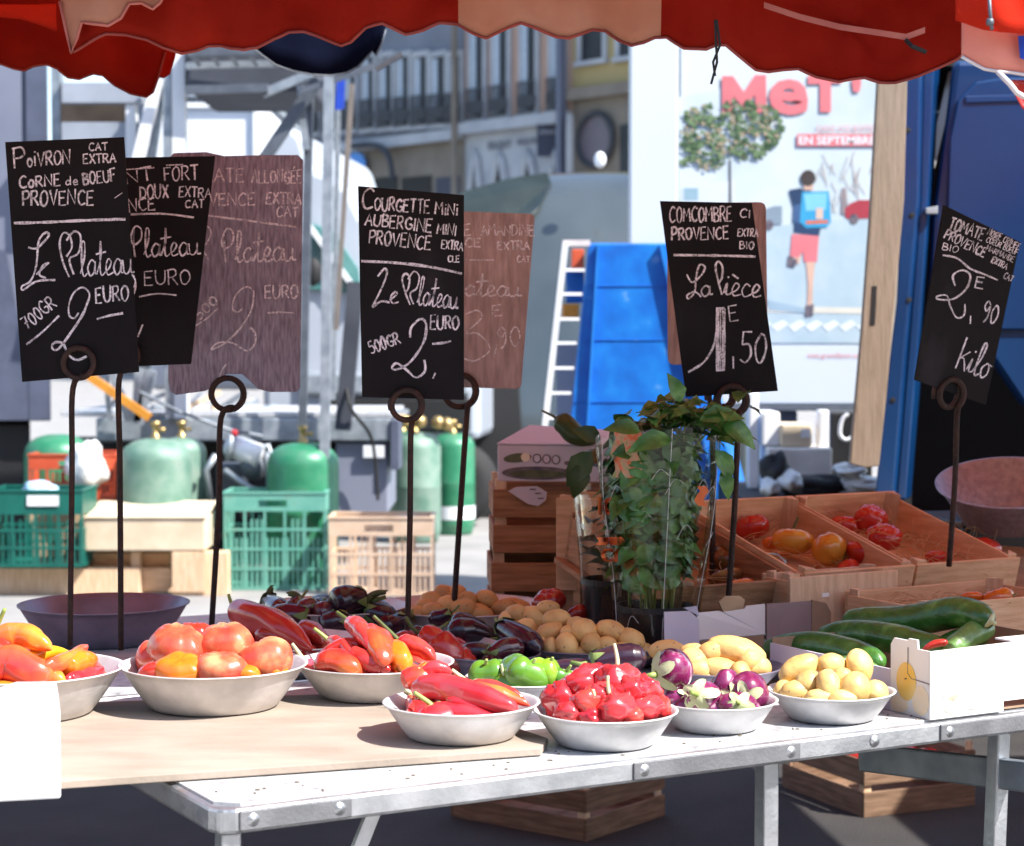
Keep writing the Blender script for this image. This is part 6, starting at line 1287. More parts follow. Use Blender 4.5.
mb = MB(); pbox(mb, 186, 40, 312, 91, 12.8, 1.2); mb.build('folded_canvas', M_['canvas_dk'], cf, bevel=.03)
mb = MB(); mb.prism([P(x, y, 13.5) for x, y in [(337, 78), (345, 78), (344, 108), (335, 112)]], V((0, .02, 0))); o = mb.build('blue_banner', M_['banner'], loc=P(340, 95, 13.5)); tag(o, 'small bright blue banner hanging beside the frame pole', 'banner')

# gas bottles
ggb = 'green gas bottles'
def bottle(px, pyt, rpx, d, m, label, band=None, valve=1, pyb=None):
    c = P(px, 500, d); r = rpx * d / F; top = P(px, pyt, d).z; zb = 0 if pyb is None else P(px, pyb, d).z
    t = thing('gas_bottle', label, 'gas bottle', (c.x, d, zb), ggb); h = top - zb
    mb = MB(); mb.lathe((c.x, d, zb), [(0, .0), (r * .86, 0), (r * .9, .03), (r * .97, .06), (r, .1), (r, h * .5), (r * 1.012, h * .5 + .008), (r, h * .5 + .016), (r, h - r * .62), (r * .96, h - r * .42), (r * .84, h - r * .24), (r * .6, h - r * .09), (r * .3, h - r * .02), (0, h)], 40); bd_ = mb.build('body', M_[m], t, smooth=True)
    if band: 
        mb = MB(); mb.lathe((c.x, d, P(px, band[1], d).z), [(r * 1.006, 0), (r * 1.006, (P(px, band[0], d).z - P(px, band[1], d).z))], 40); mb.build('label_band', M_['white'], bd_, smooth=True)
    if valve:
        mb = MB(); zt = top - .01; mb.lathe((c.x, d, zt), [(.03, 0), (.03, .03), (.018, .035), (.018, .08), (.03, .085), (.03, .11), (0, .112)], 14); mb.tube([(c.x, d, zt + .06), (c.x + .06, d - .02, zt + .06)], .014, 8)
        mb.build('valve', M_['brass'], t, smooth=True)
    return t
bottle(303, 442, 36, 12.1, 'green', 'bright green gas bottle behind the mint green crate', band=None)
bottle(156, 438, 36, 12.05, 'green_d', 'dull green gas bottle above the pale cardboard box', valve=1)
bottle(182, 437, 24, 12.5, 'green_d', 'pale dull green gas bottle half hidden by its twin', valve=1)
bottle(415, 432, 26, 14.6, 'green_d', 'dusty green gas bottle in the trailer shade'); bottle(453, 433, 22, 15.2, 'green', 'slim bright green gas bottle with a white band', band=(505, 518)); bottle(403, 431, 12, 15.3, 'green', 'narrow green gas bottle wedged behind the dusty one', valve=1)
bottle(58, 434, 33, 12.4, 'green', 'green gas bottle under a white bag behind the red crate', valve=0)
mb = MB()
for x in (405, 420, 438, 447): mb.sphere(P(x, 424 + jit(3), 14.5), .05, 8, 6)
o = mb.build('valve_cluster', M_['brass'], loc=P(420, 424, 14.5), smooth=True); tag(o, 'brass regulators and hoses on top of the dusty gas bottles', 'regulators')

# plastic crates
def pcrate(name, label, m, x0, y0, x1, y1, d, dep, nx, nz, lean=0, handle=True, solid_top=.18, grp='plastic crates'):
    a = P(x0, y1, d); b = P(x1, y1, d); zt = P(x0, y0, d).z; O = V((a.x, d, a.z)); wd = b.x - a.x; ht = zt - a.z; bw = .014
    t = thing(name, label, 'crate', O, grp)
    for nm, o_, ax_, dx, L_ in (('front_side', O, V((1, 0, 0)), V((0, 1, 0)), wd), ('back_side', O + V((0, dep - .012, 0)), V((1, 0, 0)), V((0, 1, 0)), wd), ('end_side', O + V((0, .013, 0)), V((0, 1, 0)), V((1, 0, 0)), dep - .026), ('end_side', O + V((wd - .012, .013, 0)), V((0, 1, 0)), V((1, 0, 0)), dep - .026)):
        mb = MB(); n_ = max(2, round(nx * L_ / wd)); T_ = .012; top = ht * solid_top
        hz0 = ht - top
        if handle and nm in ('front_side', 'back_side'):
            mb.para(o_ + Z * hz0, ax_ * (L_ * .34), dx * T_, Z * top); mb.para(o_ + ax_ * (L_ * .62) + Z * hz0, ax_ * (L_ * .38), dx * T_, Z * top); mb.para(o_ + ax_ * (L_ * .34) + Z * (ht - top * .36), ax_ * (L_ * .28), dx * T_, Z * (top * .36)); mb.para(o_ + ax_ * (L_ * .34) + Z * hz0, ax_ * (L_ * .28), dx * T_, Z * (top * .25))
        else: mb.para(o_ + Z * hz0, ax_ * L_, dx * T_, Z * top)
        for i in range(n_ + 1): mb.para(o_ + ax_ * ((L_ - bw) * i / n_) + dx * .0012, ax_ * bw, dx * (T_ - .0024), Z * (hz0))
        for j in range(nz): mb.para(o_ + dx * .0005 + Z * (hz0 * j / nz), ax_ * L_, dx * (T_ - .001), Z * .016)
        sl_ = n_ * 4
        for i in range(sl_): mb.para(o_ + ax_ * (L_ * (i + .3) / sl_) + dx * .0045, ax_ * .012, dx * .004, Z * (hz0 * (.66 if i % 8 < 5 else .9)))
        mb.build(nm, M_[m], t)
    mb = MB(); mb.box(O.x + .013, d + .013, O.z + .004, O.x + wd - .013, d + dep - .013, O.z + .012); mb.build('floor_panel', M_[m], t)
    mb = MB(); mb.para(O + V((-.006, -.006, ht + .0005)), V((wd + .012, 0, 0)), V((0, .022, 0)), Z * .012); mb.para(O + V((-.006, dep - .016, ht + .0005)), V((wd + .012, 0, 0)), V((0, .022, 0)), Z * .012); mb.para(O + V((-.006, .017, ht + .0005)), V((.022, 0, 0)), V((0, dep - .034, 0)), Z * .012); mb.para(O + V((wd - .016, .017, ht + .0005)), V((.022, 0, 0)), V((0, dep - .034, 0)), Z * .012); mb.build('rim', M_[m], t)
    return t
pcrate('plastic_crate', 'tall mint green latticed crate on the ground left of the beige one', 'crate_g', 224, 494, 326, 590, 11.75, .36, 5, 4)
pcrate('plastic_crate', 'beige latticed crate on the ground beside the mint green one', 'crate_b', 329, 519, 433, 596, 11.5, .36, 5, 3, solid_top=.22)
pcrate('plastic_crate', 'dark green crate at the left edge on a wooden pallet', 'crate_dg', -12, 492, 83, 567, 11.4, .4, 4, 3, handle=False, solid_top=.3)
pcrate('plastic_crate', 'red-orange crate behind the dark green one under the gas bottle', 'crate_r', 29, 456, 116, 500, 12.0, .4, 5, 2, solid_top=.3)
part_ = MB(); pbox(part_, 27, 500.5, 118, 575, 12.02, .4); o = part_.build('cardboard_box', M_['card'], loc=P(70, 575, 12.02), bevel=.006); tag(o, 'brown cardboard box under the red-orange crate', 'box')
mb = MB(); mb.para(P(27, 506, 11.39) + V((0, 0, 0)), V((.18, 0, 0)), V((0, .005, 0)), Z * .06); o = mb.build('paper_label', M_['white'], loc=P(40, 500, 11.39)); tag(o, 'blank white paper label on the dark green crate', 'label')
# stuffing of crates
def crumple(px, py, rx, ry, d, m, name, label, cat):
    c = P(px, py, d); sd_ = random.random() * 50
    mb = MB(); mb.sphere(c, (rx * d / F, .12, ry * d / F), 28, 18, lambda q, th, ph: q * (1 + .35 * noise.noise(q * 1.6 + V((sd_, 0, 0))) + .12 * noise.noise(q * 5 + V((0, sd_, 0)))))
    o = mb.build(name, M_[m], loc=c, smooth=True); return tag(o, label, cat)
crumple(87, 468, 20, 24, 12.0, 'bagw', 'plastic_bag', 'white plastic bag draped over the green gas bottle', 'bag')
crumple(40, 490, 18, 9, 11.55, 'bagblue', 'plastic_bag', 'pale blue bag poking out of the dark green crate', 'bag')
crumple(409, 521, 20, 7, 11.9, 'bagw', 'plastic_bag', 'pinkish white bag lying in the beige crate', 'bag')
# cardboard boxes and pallet wood
cbx = obox('cardboard_box', 'card_lt', 84, 518, 205, 551, 11.5, .5, 'sunlit pale cardboard box under the dull gas bottles', 'box', bevel=.008)
mb = MB(); a = P(83, 500, 11.48); b = P(204, 500, 11.48); zt = P(84, 518, 11.5).z; mb.prism([V((a.x, 11.49, zt + .001)), V((b.x + .01, 11.49, zt + .001)), V((b.x + .01, 11.95, zt + .06)), V((a.x, 11.95, zt + .06))], Z * .005); mb.build('lid', M_['card_lt'], cbx)
pal = thing('wooden_pallet', 'broken wooden pallet lying under the cardboard box', 'pallet', (P(100, 590, 11.5).x, 11.5, 0))
part('deck_board', 'wood2', pal, -40, 568, 140, 597, 11.55, .12); part('deck_board', 'wood2', pal, 172, 552, 228, 596, 11.5, .1); part('deck_board', 'wood', pal, 84, 553, 170, 566, 11.7, .3); part('block', 'wood2', pal, 131, 552, 140, 567, 11.6, .1)
part('deck_board', 'wood', pal, 141, 568, 171, 592, 11.62, .1)
mb = MB(); mb.prism([P(x, y, 11.48) for x, y in [(168, 592), (196, 552), (205, 552), (205, 592)]], V((0, .015, 0))); mb.build('splinter_board', M_['wood2'], pal)
# ------------------------------------------------------------------ big silver vehicle with a domed nose
SVD = 16.6
sv = thing('silver_van', 'silver-grey van with a domed roof behind the blue rack', 'van', (P(560, 400, SVD).x, SVD, 0))
top = [(404, 232), (412, 214), (428, 200), (450, 188), (478, 178), (510, 168), (548, 161), (590, 158), (640, 158), (700, 162), (760, 172)]
NR = 14; rows = []
for i in range(NR + 1):
    f = i / NR; row = []
    for (x, y) in crm([V((x, y, 0)) for x, y in top], 3) and [(q.x, q.y) for q in crm([V((x, y, 0)) for x, y in top], 3)]:
        t = math.sin(f * math.pi / 2); yy = 520 + (y - 520) * t; d = SVD - .0 + 1.5 * (1 - math.cos(f * math.pi / 2)); xx = x + (1 - t) * (12 if x < 600 else -6); p = P(xx, yy, SVD); row.append(V((p.x, d, p.z)))
    rows.append(row)
mb = MB(); n_ = len(rows[0]); back = [V((q.x, q.y + 3.5, q.z)) for q in rows[-1]]; rows.append(back)
mb.add([q for r_ in rows for q in r_], [(i * n_ + j, i * n_ + j + 1, (i + 1) * n_ + j + 1, (i + 1) * n_ + j) for i in range(len(rows) - 1) for j in range(n_ - 1)]); mb.build('body', M_['silver'], sv, smooth=True, solid=.02)
mb = MB(); mb.prism([P(x, y, SVD - .07) for x, y in [(470, 330), (516, 330), (520, 400), (530, 530), (468, 530)]], V((0, .04, 0))); mb.build('dark_lower_panel', M_['black'], sv, bevel=.01)
mb = MB(); mb.sphere(P(409, 208, SVD - .2), (.09, .06, .08), 12, 8); mb.build('mirror', M_['white'], sv, smooth=True)
mb = MB(); mb.sphere(P(600, 160, SVD + .4), (.05, .05, .07), 12, 8); mb.build('roof_lamp', M_['white'], sv, smooth=True)
mb = MB(); ps_ = []
for (x, y) in [(420, 226), (440, 203), (470, 189), (510, 178), (548, 172), (552, 184), (540, 206), (522, 226), (500, 246), (460, 262), (424, 266)]:
    f = (520 - y) / (520 - 175); f = min(.985, f); ang = math.asin(f); ps_.append(P(x, y, SVD + 1.5 * (1 - math.cos(ang)) - .12))
mb.prism(ps_, V((0, .03, 0))); mb.build('painted_reflection', M_['olive'], sv, bevel=.01)  # dark olive sheet painted as the dome's reflection, no window
for x in (470, 700):
    mb = MB(); ce = P(x, 540, SVD + .4); mb.lathe((ce.x, ce.y, .36), [(0, 0), (.2, 0), (.34, .03), (.36, .25), (0, .25)], 26, axis=Matrix(((1, 0, 0), (0, 0, 1), (0, 1, 0)))); mb.build('wheel', M_['tyre'], sv, smooth=True)

# ------------------------------------------------------------------ blue rack with a white ladder side
bk = thing('blue_rack', 'tall blue plastic covered rack with a white ladder side', 'rack', (P(640, 500, 10.3).x, 10.3, 0)); bdp = 10.3
fr = [(588, 243), (672, 243), (758, 560), (556, 560)]
mb = MB(); mb.prism([P(x, y, bdp) for x, y in fr], V((.08, .38, 0))); mb.build('cover', M_['bluepl'], bk, bevel=.01)
for y in (286, 340, 402, 460):
    f = (y - 243) / 317; mb = MB(); mb.bar(P(590 - 32 * f, y, bdp - .003), P(671 + 86 * f, y, bdp - .001), .006, .003); mb.build('rib', M_['bluepl'], bk, bevel=.002)
for f0 in (.12, .86):
    mb = MB(); mb.bar(P(588 + 84 * f0, 245, bdp - .012), P(556 + 202 * f0, 556, bdp - .012), .012, .05); mb.build('rib', M_['bluerib'], bk)
mb = MB(); mb.bar(P(565.5, 243, bdp - .03), P(540, 470, bdp - .03), .03, .03); mb.build('ladder_rail', M_['white'], bk)
mb = MB(); mb.bar(P(563, 243, bdp - .028), P(590, 243, bdp - .028), .015, .03); mb.build('ladder_rail', M_['piping'], bk)
for y in (270, 294, 319, 343, 368, 393, 418, 444):
    x0 = 565.5 - 25.5 * (y - 243) / 227; mb = MB(); mb.bar(P(x0, y, bdp - .03), P(x0 + 22, y, bdp), .012, .014); mb.build('rung', M_['white'], bk)
part('orange_tray', 'yellowbar', bk, 563, 304, 579, 317, bdp + .1, .3); part('orange_tray', 'crate_r', bk, 572, 249, 584, 268, bdp + .1, .3); part('shelf_back', 'b_stone', bk, 556, 344, 577, 440, bdp + .3, .05); part('shelf_back', 'bluepl', bk, 566, 270, 584, 303, bdp + .3, .05)
# white pillar behind
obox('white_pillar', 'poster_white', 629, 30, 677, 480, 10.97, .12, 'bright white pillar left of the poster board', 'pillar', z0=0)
# ------------------------------------------------------------------ poster board
PD = 11.0
po = thing('poster_board', 'freestanding advertising poster of a running schoolboy with a blue bag', 'poster', (P(770, 420, PD).x, PD, 0))
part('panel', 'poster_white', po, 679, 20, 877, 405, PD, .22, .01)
part('base_edge', 'steel_dk', po, 679, 405.5, 877, 411, PD - .01, .24, .003); part('post', 'steel_dk', po, 752, 411.5, 796, 640, PD + .05, .15)
pm_ = lambda lift: (lambda x, y: P(x, y, PD - lift))
def flat(name, m, pts, lift, par=None):
    mb = MB(); mb.prism([P(x, y, PD - lift) for x, y in pts], V((0, .0008, 0))); return mb.build(name, m if not isinstance(m, str) else M_[m], par or po)
pal_ = lambda n, c, c2=None, sc=6: mat(n, c, c2, .4, 0, sc, .3, .7)
inkr = pal_('poster_red', (.74, .2, .22)); pale = pal_('poster_pale_street', (.48, .56, .6), (.6, .66, .68), 3); road = pal_('poster_road', (.36, .47, .52), (.48, .57, .61), 5)
pic = flat('picture', pale, [(679, 97), (877, 60), (876.5, 344), (679, 344)], .002)
flat('road_area', road, [(760, 228), (876, 214), (876, 343), (750, 343)], .004, pic); flat('far_house', pal_('poster_house', (.54, .6, .63), (.6, .64, .66)), [(682, 188), (735, 180), (735, 226), (682, 240)], .004, pic); flat('house_window', pal_('poster_window', (.3, .45, .52)), [(684, 188), (698, 188), (698, 200), (684, 200)], .005, pic)
flat('trunk', pal_('poster_trunk', (.12, .12, .12)), [(729, 160), (731, 160), (731.5, 206), (728.5, 206)], .005, pic)
tree = MB(); rt_ = random.Random(5)
for i in range(900):
    a = rt_.uniform(0, 6.28); r = math.sqrt(rt_.random()); x = 724 + 60 * r * math.cos(a); y = 134 + 34 * r * math.sin(a) + (x - 722) * -.12; s2 = rt_.uniform(1.2, 3.4)
    if x < 680 or noise.noise(V((x * .09, y * .09, 3))) < -.3 + .3 * (r - .5): continue
    tree.mi = rt_.choice((0, 0, 1, 1, 2)); tree.add([P(x + s2 * math.cos(b), y + s2 * math.sin(b) * rt_.uniform(.6, 1), PD - .006 - .00001 * i) for b in (0, 1.2, 2.3, 3.4, 4.6)], [(0, 1, 2, 3, 4)])
tree.build('tree_print', [pal_('poster_leaf1', (.07, .13, .06)), pal_('poster_leaf2', (.16, .24, .12)), pal_('poster_leaf3', (.36, .3, .2))], pic)
twig = MB()
for i in range(26):
    x = rt_.uniform(800, 870); y = rt_.uniform(165, 215); a = rt_.uniform(-2.2, -.9); l = rt_.uniform(10, 26); twig.bar(P(x, y, PD - .0055), P(x + l * math.cos(a), y + l * math.sin(a), PD - .0055), .004, .0005, up=(0, 1, 0))
twig.build('branches_print', pal_('poster_twig', (.55, .48, .44)), pic)
for (x0, x1, y0, m) in ((845, 876, 200, pal_('poster_car_red', (.4, .05, .07))), (760, 782, 206, pal_('poster_car_grey', (.25, .32, .38)))):
    cr = flat('car_print', m, [(x0, y0 + 16), (x0, y0 + 8), (x0 + 6, y0 + 3), (x0 + 14, y0), (x1, y0), (x1, y0 + 18), (x0 + 2, y0 + 19)], .006, pic)
    mb = MB(); disc(mb, P(x0 + 9, y0 + 19, PD - .0065), V((1, 0, 0)), Z, V((0, -1, 0)), .024, .028, hh=.0006); mb.build('wheel_print', M_['print_dark'], cr)
flat('walker', pal_('poster_walker', (.3, .25, .26)), [(842, 188), (846, 188), (847, 214), (841, 214)], .006, pic)
# the running boy of the picture (flat print)
skin = pal_('poster_skin', (.7, .45, .34)); boy = flat('boy_shirt', pal_('poster_shirt', (.03, .06, .13)), [(789, 190), (800, 188), (806, 192), (820, 195), (822, 222), (819, 236), (794, 232), (794, 208)], .007, pic)
flat('arm', pal_('poster_shirt', (.03, .06, .13)), [(789, 190), (796, 189), (804, 198), (800, 206), (792, 200)], .0072, boy)
mb = MB(); disc(mb, P(808, 178, PD - .0075), V((1, 0, 0)), Z, V((0, -1, 0)), .041, .044, hh=.0006); mb.build('hair', pal_('poster_hair', (.07, .055, .05)), boy)
flat('neck', skin, [(804, 184), (813, 184), (813, 190), (804, 190)], .0073, boy)
flat('schoolbag', pal_('poster_bag', (.05, .36, .62)), [(802, 192), (829, 191), (831, 222), (827, 227), (806, 228), (800, 222)], .008, boy); flat('bag_flap', pal_('poster_bag_light', (.22, .55, .75)), [(804, 194), (827, 193), (826, 210), (806, 211)], .0085, boy); flat('bag_clasp', pal_('poster_clasp', (.7, .5, .4)), [(816, 208), (823, 208), (823, 219), (816, 219)], .009, boy); flat('bag_edge', 'orange_ink', [(806, 221), (828, 220), (828, 223), (806, 224)], .0088, boy); flat('strap', pal_('poster_strap', (.06, .12, .25)), [(794, 205), (801, 204), (801, 224), (793, 222)], .0078, boy)
flat('shorts', inkr, [(792, 234), (819, 236), (817, 262), (804, 262), (803, 252), (798, 258), (790, 256)], .0072, boy)
flat('leg', skin, [(806, 262), (815, 262), (813, 284), (812, 312), (807, 312), (808, 284)], .0071, boy); flat('shoe', 'print_dark', [(805, 306), (814, 304), (813, 316), (805, 317)], .0074, boy); flat('leg', skin, [(796, 250), (802, 252), (799, 264), (792, 262)], .0071, boy); flat('shoe', 'print_dark', [(788, 256), (798, 260), (794, 268), (787, 266)], .0074, boy)
flat('shadow_print', pal_('poster_shade', (.34, .46, .54)), [(768, 300), (806, 308), (806, 313), (768, 310)], .0065, pic); flat('crossing_print', pal_('poster_cross', (.74, .7, .6)), [(752, 306), (870, 308), (870, 314), (752, 312)], .0055, pic)
for i in range(7): flat('road_stripe', pal_('poster_stripe', (.76, .82, .84)), [(754 + i * 17, 326), (766 + i * 17, 320), (772 + i * 17, 324), (760 + i * 17, 332)], .0056, pic)
flat('lower_band', 'poster_white', [(679, 346), (876, 346), (876, 403), (679, 403)], .002)
flat('headline', inkr, [(722, 76), (733, 76), (744, 92), (755, 75), (766, 75), (767, 113), (756, 113), (755, 95), (745, 107), (743, 107), (733, 96), (733, 114), (722, 114)], .009); text_px('e', 769, 79, 808, 115, pm_(.009), inkr, 'headline', po, .03); flat('headline', inkr, [(808, 75), (842, 74), (842, 83), (831, 83), (831, 112), (820, 112), (820, 84), (808, 84)], .009); text_px("'", 852, 78, 861, 92, pm_(.009), inkr, 'headline', po, .04)
text_px('DANS VOS BOITES', 817, 125, 875, 132, pm_(.009), pal_('poster_text_pale', (.72, .36, .4)), 'caption', po, .0)
rb_ = flat('red_box', inkr, [(797, 134), (876.5, 134), (876.5, 146), (797, 146)], .0095); text_px('EN SEPTEMBRE', 799, 136, 875, 144.5, pm_(.0105), 'white' and M_['white'], 'caption', rb_, .02)
text_px('met.grandlyon.com', 808, 353, 866, 359, pm_(.006), inkr, 'web_address', po, 0)
# ------------------------------------------------------------------ plank, blue van with open rear
mb = MB(); d = 7.1
mb.prism([P(x, y, d) for x, y in [(879, 60), (908, 60), (904, 200), (893, 325), (886, 400), (879, 466), (866, 468), (850, 464), (853, 430), (862, 330), (870, 220)]], V((0, .04, 0))); o = mb.build('plank', M_['plank'], loc=P(870, 466, d), bevel=.004); tag(o, 'weathered upright plank with a slot leaning beside the blue van', 'plank')
mb = MB(); mb.prism([P(x, y, d - .002) for x, y in [(872, 286), (877, 286), (875, 325), (870, 325)]], V((0, .001, 0))); mb.build('slot', M_['black'], o)
bv = thing('blue_van', 'blue van with its dark load space standing open behind the tomatoes', 'van', (P(1000, 480, 7.3).x, 7.3, 0)); vd = 7.3
mb = MB(); mb.prism([P(x, y, vd) for x, y in [(906, 60), (921, 60), (918, 200), (905, 350), (898, 440), (893, 500), (874, 500), (884, 400), (896, 300)]], V((.05, .1, 0))); dr = mb.build('door_edge', M_['blue_van'], bv, bevel=.008)
mb = MB(); mb.prism([P(x, y, vd + .03) for x, y in [(923, 60), (935, 60), (926, 240), (914, 400), (906, 500), (896, 500), (908, 350), (920, 200)]], V((.04, .1, 0))); mb.build('door_seal', M_['blue_van'], bv, bevel=.008)
for (x, y) in ((912, 215), (909, 300), (893, 400), (908, 130)):
    mb = MB(); mb.lathe(P(x, y, vd - .001), [(.01, 0), (.01, .002), (0, .003)], 10, axis=Matrix(((1, 0, 0), (0, 0, -1), (0, 1, 0)))); mb.build('bolt', M_['black'], dr)
mb = MB(); mb.bar(P(953, 70, vd + .35), P(925, 190, vd + .35), .03, .02, up=(0, 1, 0)); mb.build('edge_strip', M_['white'], bv)
# load space: roof, wall, floor and far wall make a real box
xl = P(900, 300, vd + .2).x; xr = xl + 1.9; zb = .62; ztop = 2.5; dpt = 1.5; yb = vd + dpt
ob = V((.2 * dpt, dpt, 0)); o0 = V((xl, vd + .2, zb))
mb = MB(); mb.para(o0, V((.05, 0, 0)), ob, Z * (ztop - zb)); mb.para(o0 + V((1.85, 0, 0)), V((.05, 0, 0)), ob, Z * (ztop - zb)); mb.para(o0 + ob + V((0, .001, 0)), V((1.9, 0, 0)), V((0, .05, 0)), Z * (ztop - zb)); mb.para(o0 + V((0, 0, ztop - zb + .001)), V((1.9, 0, 0)), ob, Z * .05); mb.para(o0 - V((0, 0, .061)), V((1.9, 0, 0)), ob, Z * .06); mb.build('load_space', M_['black'], bv)
mb = MB(); mb.para(V((xl + .02, vd + .25, .25)), V((1.86, 0, 0)), ob * 1.3, Z * .3); mb.build('chassis', M_['black'], bv)
# rear door panel swung across, with the pressed panel
def dp(pts, y0, off, name, m, par=None, bevel=.01): 
    mb = MB(); mb.prism([P(x, y, y0) for x, y in pts], V((0, off, 0))); return mb.build(name, M_[m], par or bv, bevel=bevel)
door = dp([(955, 60), (1100, 60), (1140, 200), (1140, 420), (1024, 408), (985, 350), (940, 335), (928, 330), (934, 220)], vd + .05, .05, 'rear_door', 'blue_van', bevel=.02)
dp([(976, 82), (1000, 78), (1130, 78), (1130, 330), (990, 330), (950, 300), (947, 230), (950, 140), (958, 100)], vd + .035, .012, 'pressed_panel', 'blue_van', door, .012)
dp([(965, 96), (1130, 92), (1130, 98), (966, 103)], vd + .028, .006, 'pressed_rib', 'blue_van', door, .004)
dp([(926, 208), (938, 206), (938, 214), (926, 214)], vd, .03, 'hinge', 'steel', door, .003)
for x in (xl + .5, xr - .5):
    mb = MB(); mb.lathe((x + .2, yb - .6, .33), [(0, 0), (.2, 0), (.31, .02), (.33, .2), (0, .2)], 26, axis=Matrix(((1, 0, 0), (0, 0, 1), (0, 1, 0)))); mb.build('wheel', M_['tyre'], bv, smooth=True)
# ------------------------------------------------------------------ clutter under the poster
obox('white_crate', 'white_warm', 768, 448, 832, 500, 9.6, .35, 'white foam crate under the poster with a box on top', 'crate')
obox('cardboard_box', 'card_lt', 781, 424, 812, 447, 9.65, .25, 'small brown box with a white sticker on the white crate', 'box')
mb = MB(); mb.para(P(801, 438, 9.64), V((.045, 0, 0)), V((0, .005, 0)), Z * .045); o = mb.build('sticker', M_['white'], loc=P(805, 434, 9.64)); tag(o, 'blank white sticker on the small brown box', 'sticker')
obox('white_crate', 'white', 762, 412, 780, 446, 9.7, .3, 'upright white foam slab beside the small brown box', 'slab')
obox('white_post', 'white', 748, 392, 758, 560, 9.75, .08, 'thin white post standing right of the blue rack', 'post', z0=0)
obox('white_post', 'white', 818, 410, 829, 470, 9.7, .08, 'short white post at the right of the brown box', 'post')
mb = MB(); mb.tube(crm([P(x, y, 9.7) for x, y in [(848, 414), (842, 420), (840, 434), (846, 440), (854, 436)]], 5), .01, 6); o = mb.build('hose_loop', M_['white'], loc=P(845, 430, 9.7), smooth=True); tag(o, 'white hose loop hanging behind the plank foot', 'hose')
obox('black_crate', 'blackpl', 830, 412, 872, 520, 9.9, .4, 'black crate standing in shade behind the plank', 'crate', z0=0)
cl = MB(); crs = [((775, 472), 14, 20, 'black'), ((790, 482), 12, 12, 'bagw'), ((770, 488), 10, 10, 'bagw'), ((815, 486), 34, 12, 'black'), ((800, 497), 20, 12, 'grey_dk'), ((850, 470), 16, 8, 'bagw'), ((862, 484), 22, 9, 'bagw')]
lbs = ['black bag standing under the poster', 'crumpled white bag between the black bags', 'white cloth bag low beside the thin white post', 'long black bag lying behind the tomato crates', 'dark grey bag tucked under the long black one', 'white paper bundle at the foot of the plank', 'white folded sheet behind the rightmost pale crate']
for ((x, y), rx, ry, m), lb in zip(crs, lbs): crumple(x, y, rx, ry, 9.2 if m != 'bagw' else 9.1, m, 'bag', lb, 'bag')
mb = MB(); mb.box(P(745, 510, 9).x, 9.0, 0, P(880, 510, 9).x, 10.2, P(750, 500, 9).z); o = mb.build('trestle_box', M_['black'], loc=P(820, 560, 9)); tag(o, 'dark low bench carrying bags and foam crates under the poster', 'bench')
# ------------------------------------------------------------------ crates under the table
def ground_crate(px, py, rot, wd, ln, ht, label, fill=None):
    O = G(px, py, 0); a = V((math.cos(rot), math.sin(rot), 0)); b = V((-math.sin(rot), math.cos(rot), 0))
    t = wood_crate('wooden_crate', label, O, a, b, Z, wd, ln, ht, 'wood_shaded', 'crates under the table', slats=2); return O, a, b
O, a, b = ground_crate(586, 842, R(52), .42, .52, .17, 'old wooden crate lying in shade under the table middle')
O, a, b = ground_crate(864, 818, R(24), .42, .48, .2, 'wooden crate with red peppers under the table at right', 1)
for i, (x, y) in enumerate(((.1, .1), (.2, .16), (.3, .1), (.16, .26), (.3, .24))):
    p = O + a * x + b * y + Z * .13; mb = MB(); mb.sphere(p, (.06, .05, .045), 16, 10, lambda q, th, ph: q * (1 + .2 * noise.noise(q * 1.7 + V((i * 9.1, 0, 0))))); o = mb.build('red_pepper', M_['pep_r'], loc=p, smooth=True)
    tag(o, ['red pepper nearest the corner of the crate under the table', 'red pepper in the middle of the crate under the table', 'red pepper at the sunlit side of the crate under the table', 'red pepper deep at the back of the under-table crate', 'red pepper at the far sunlit corner of the under-table crate'][i], 'pepper', 'red peppers under the table')

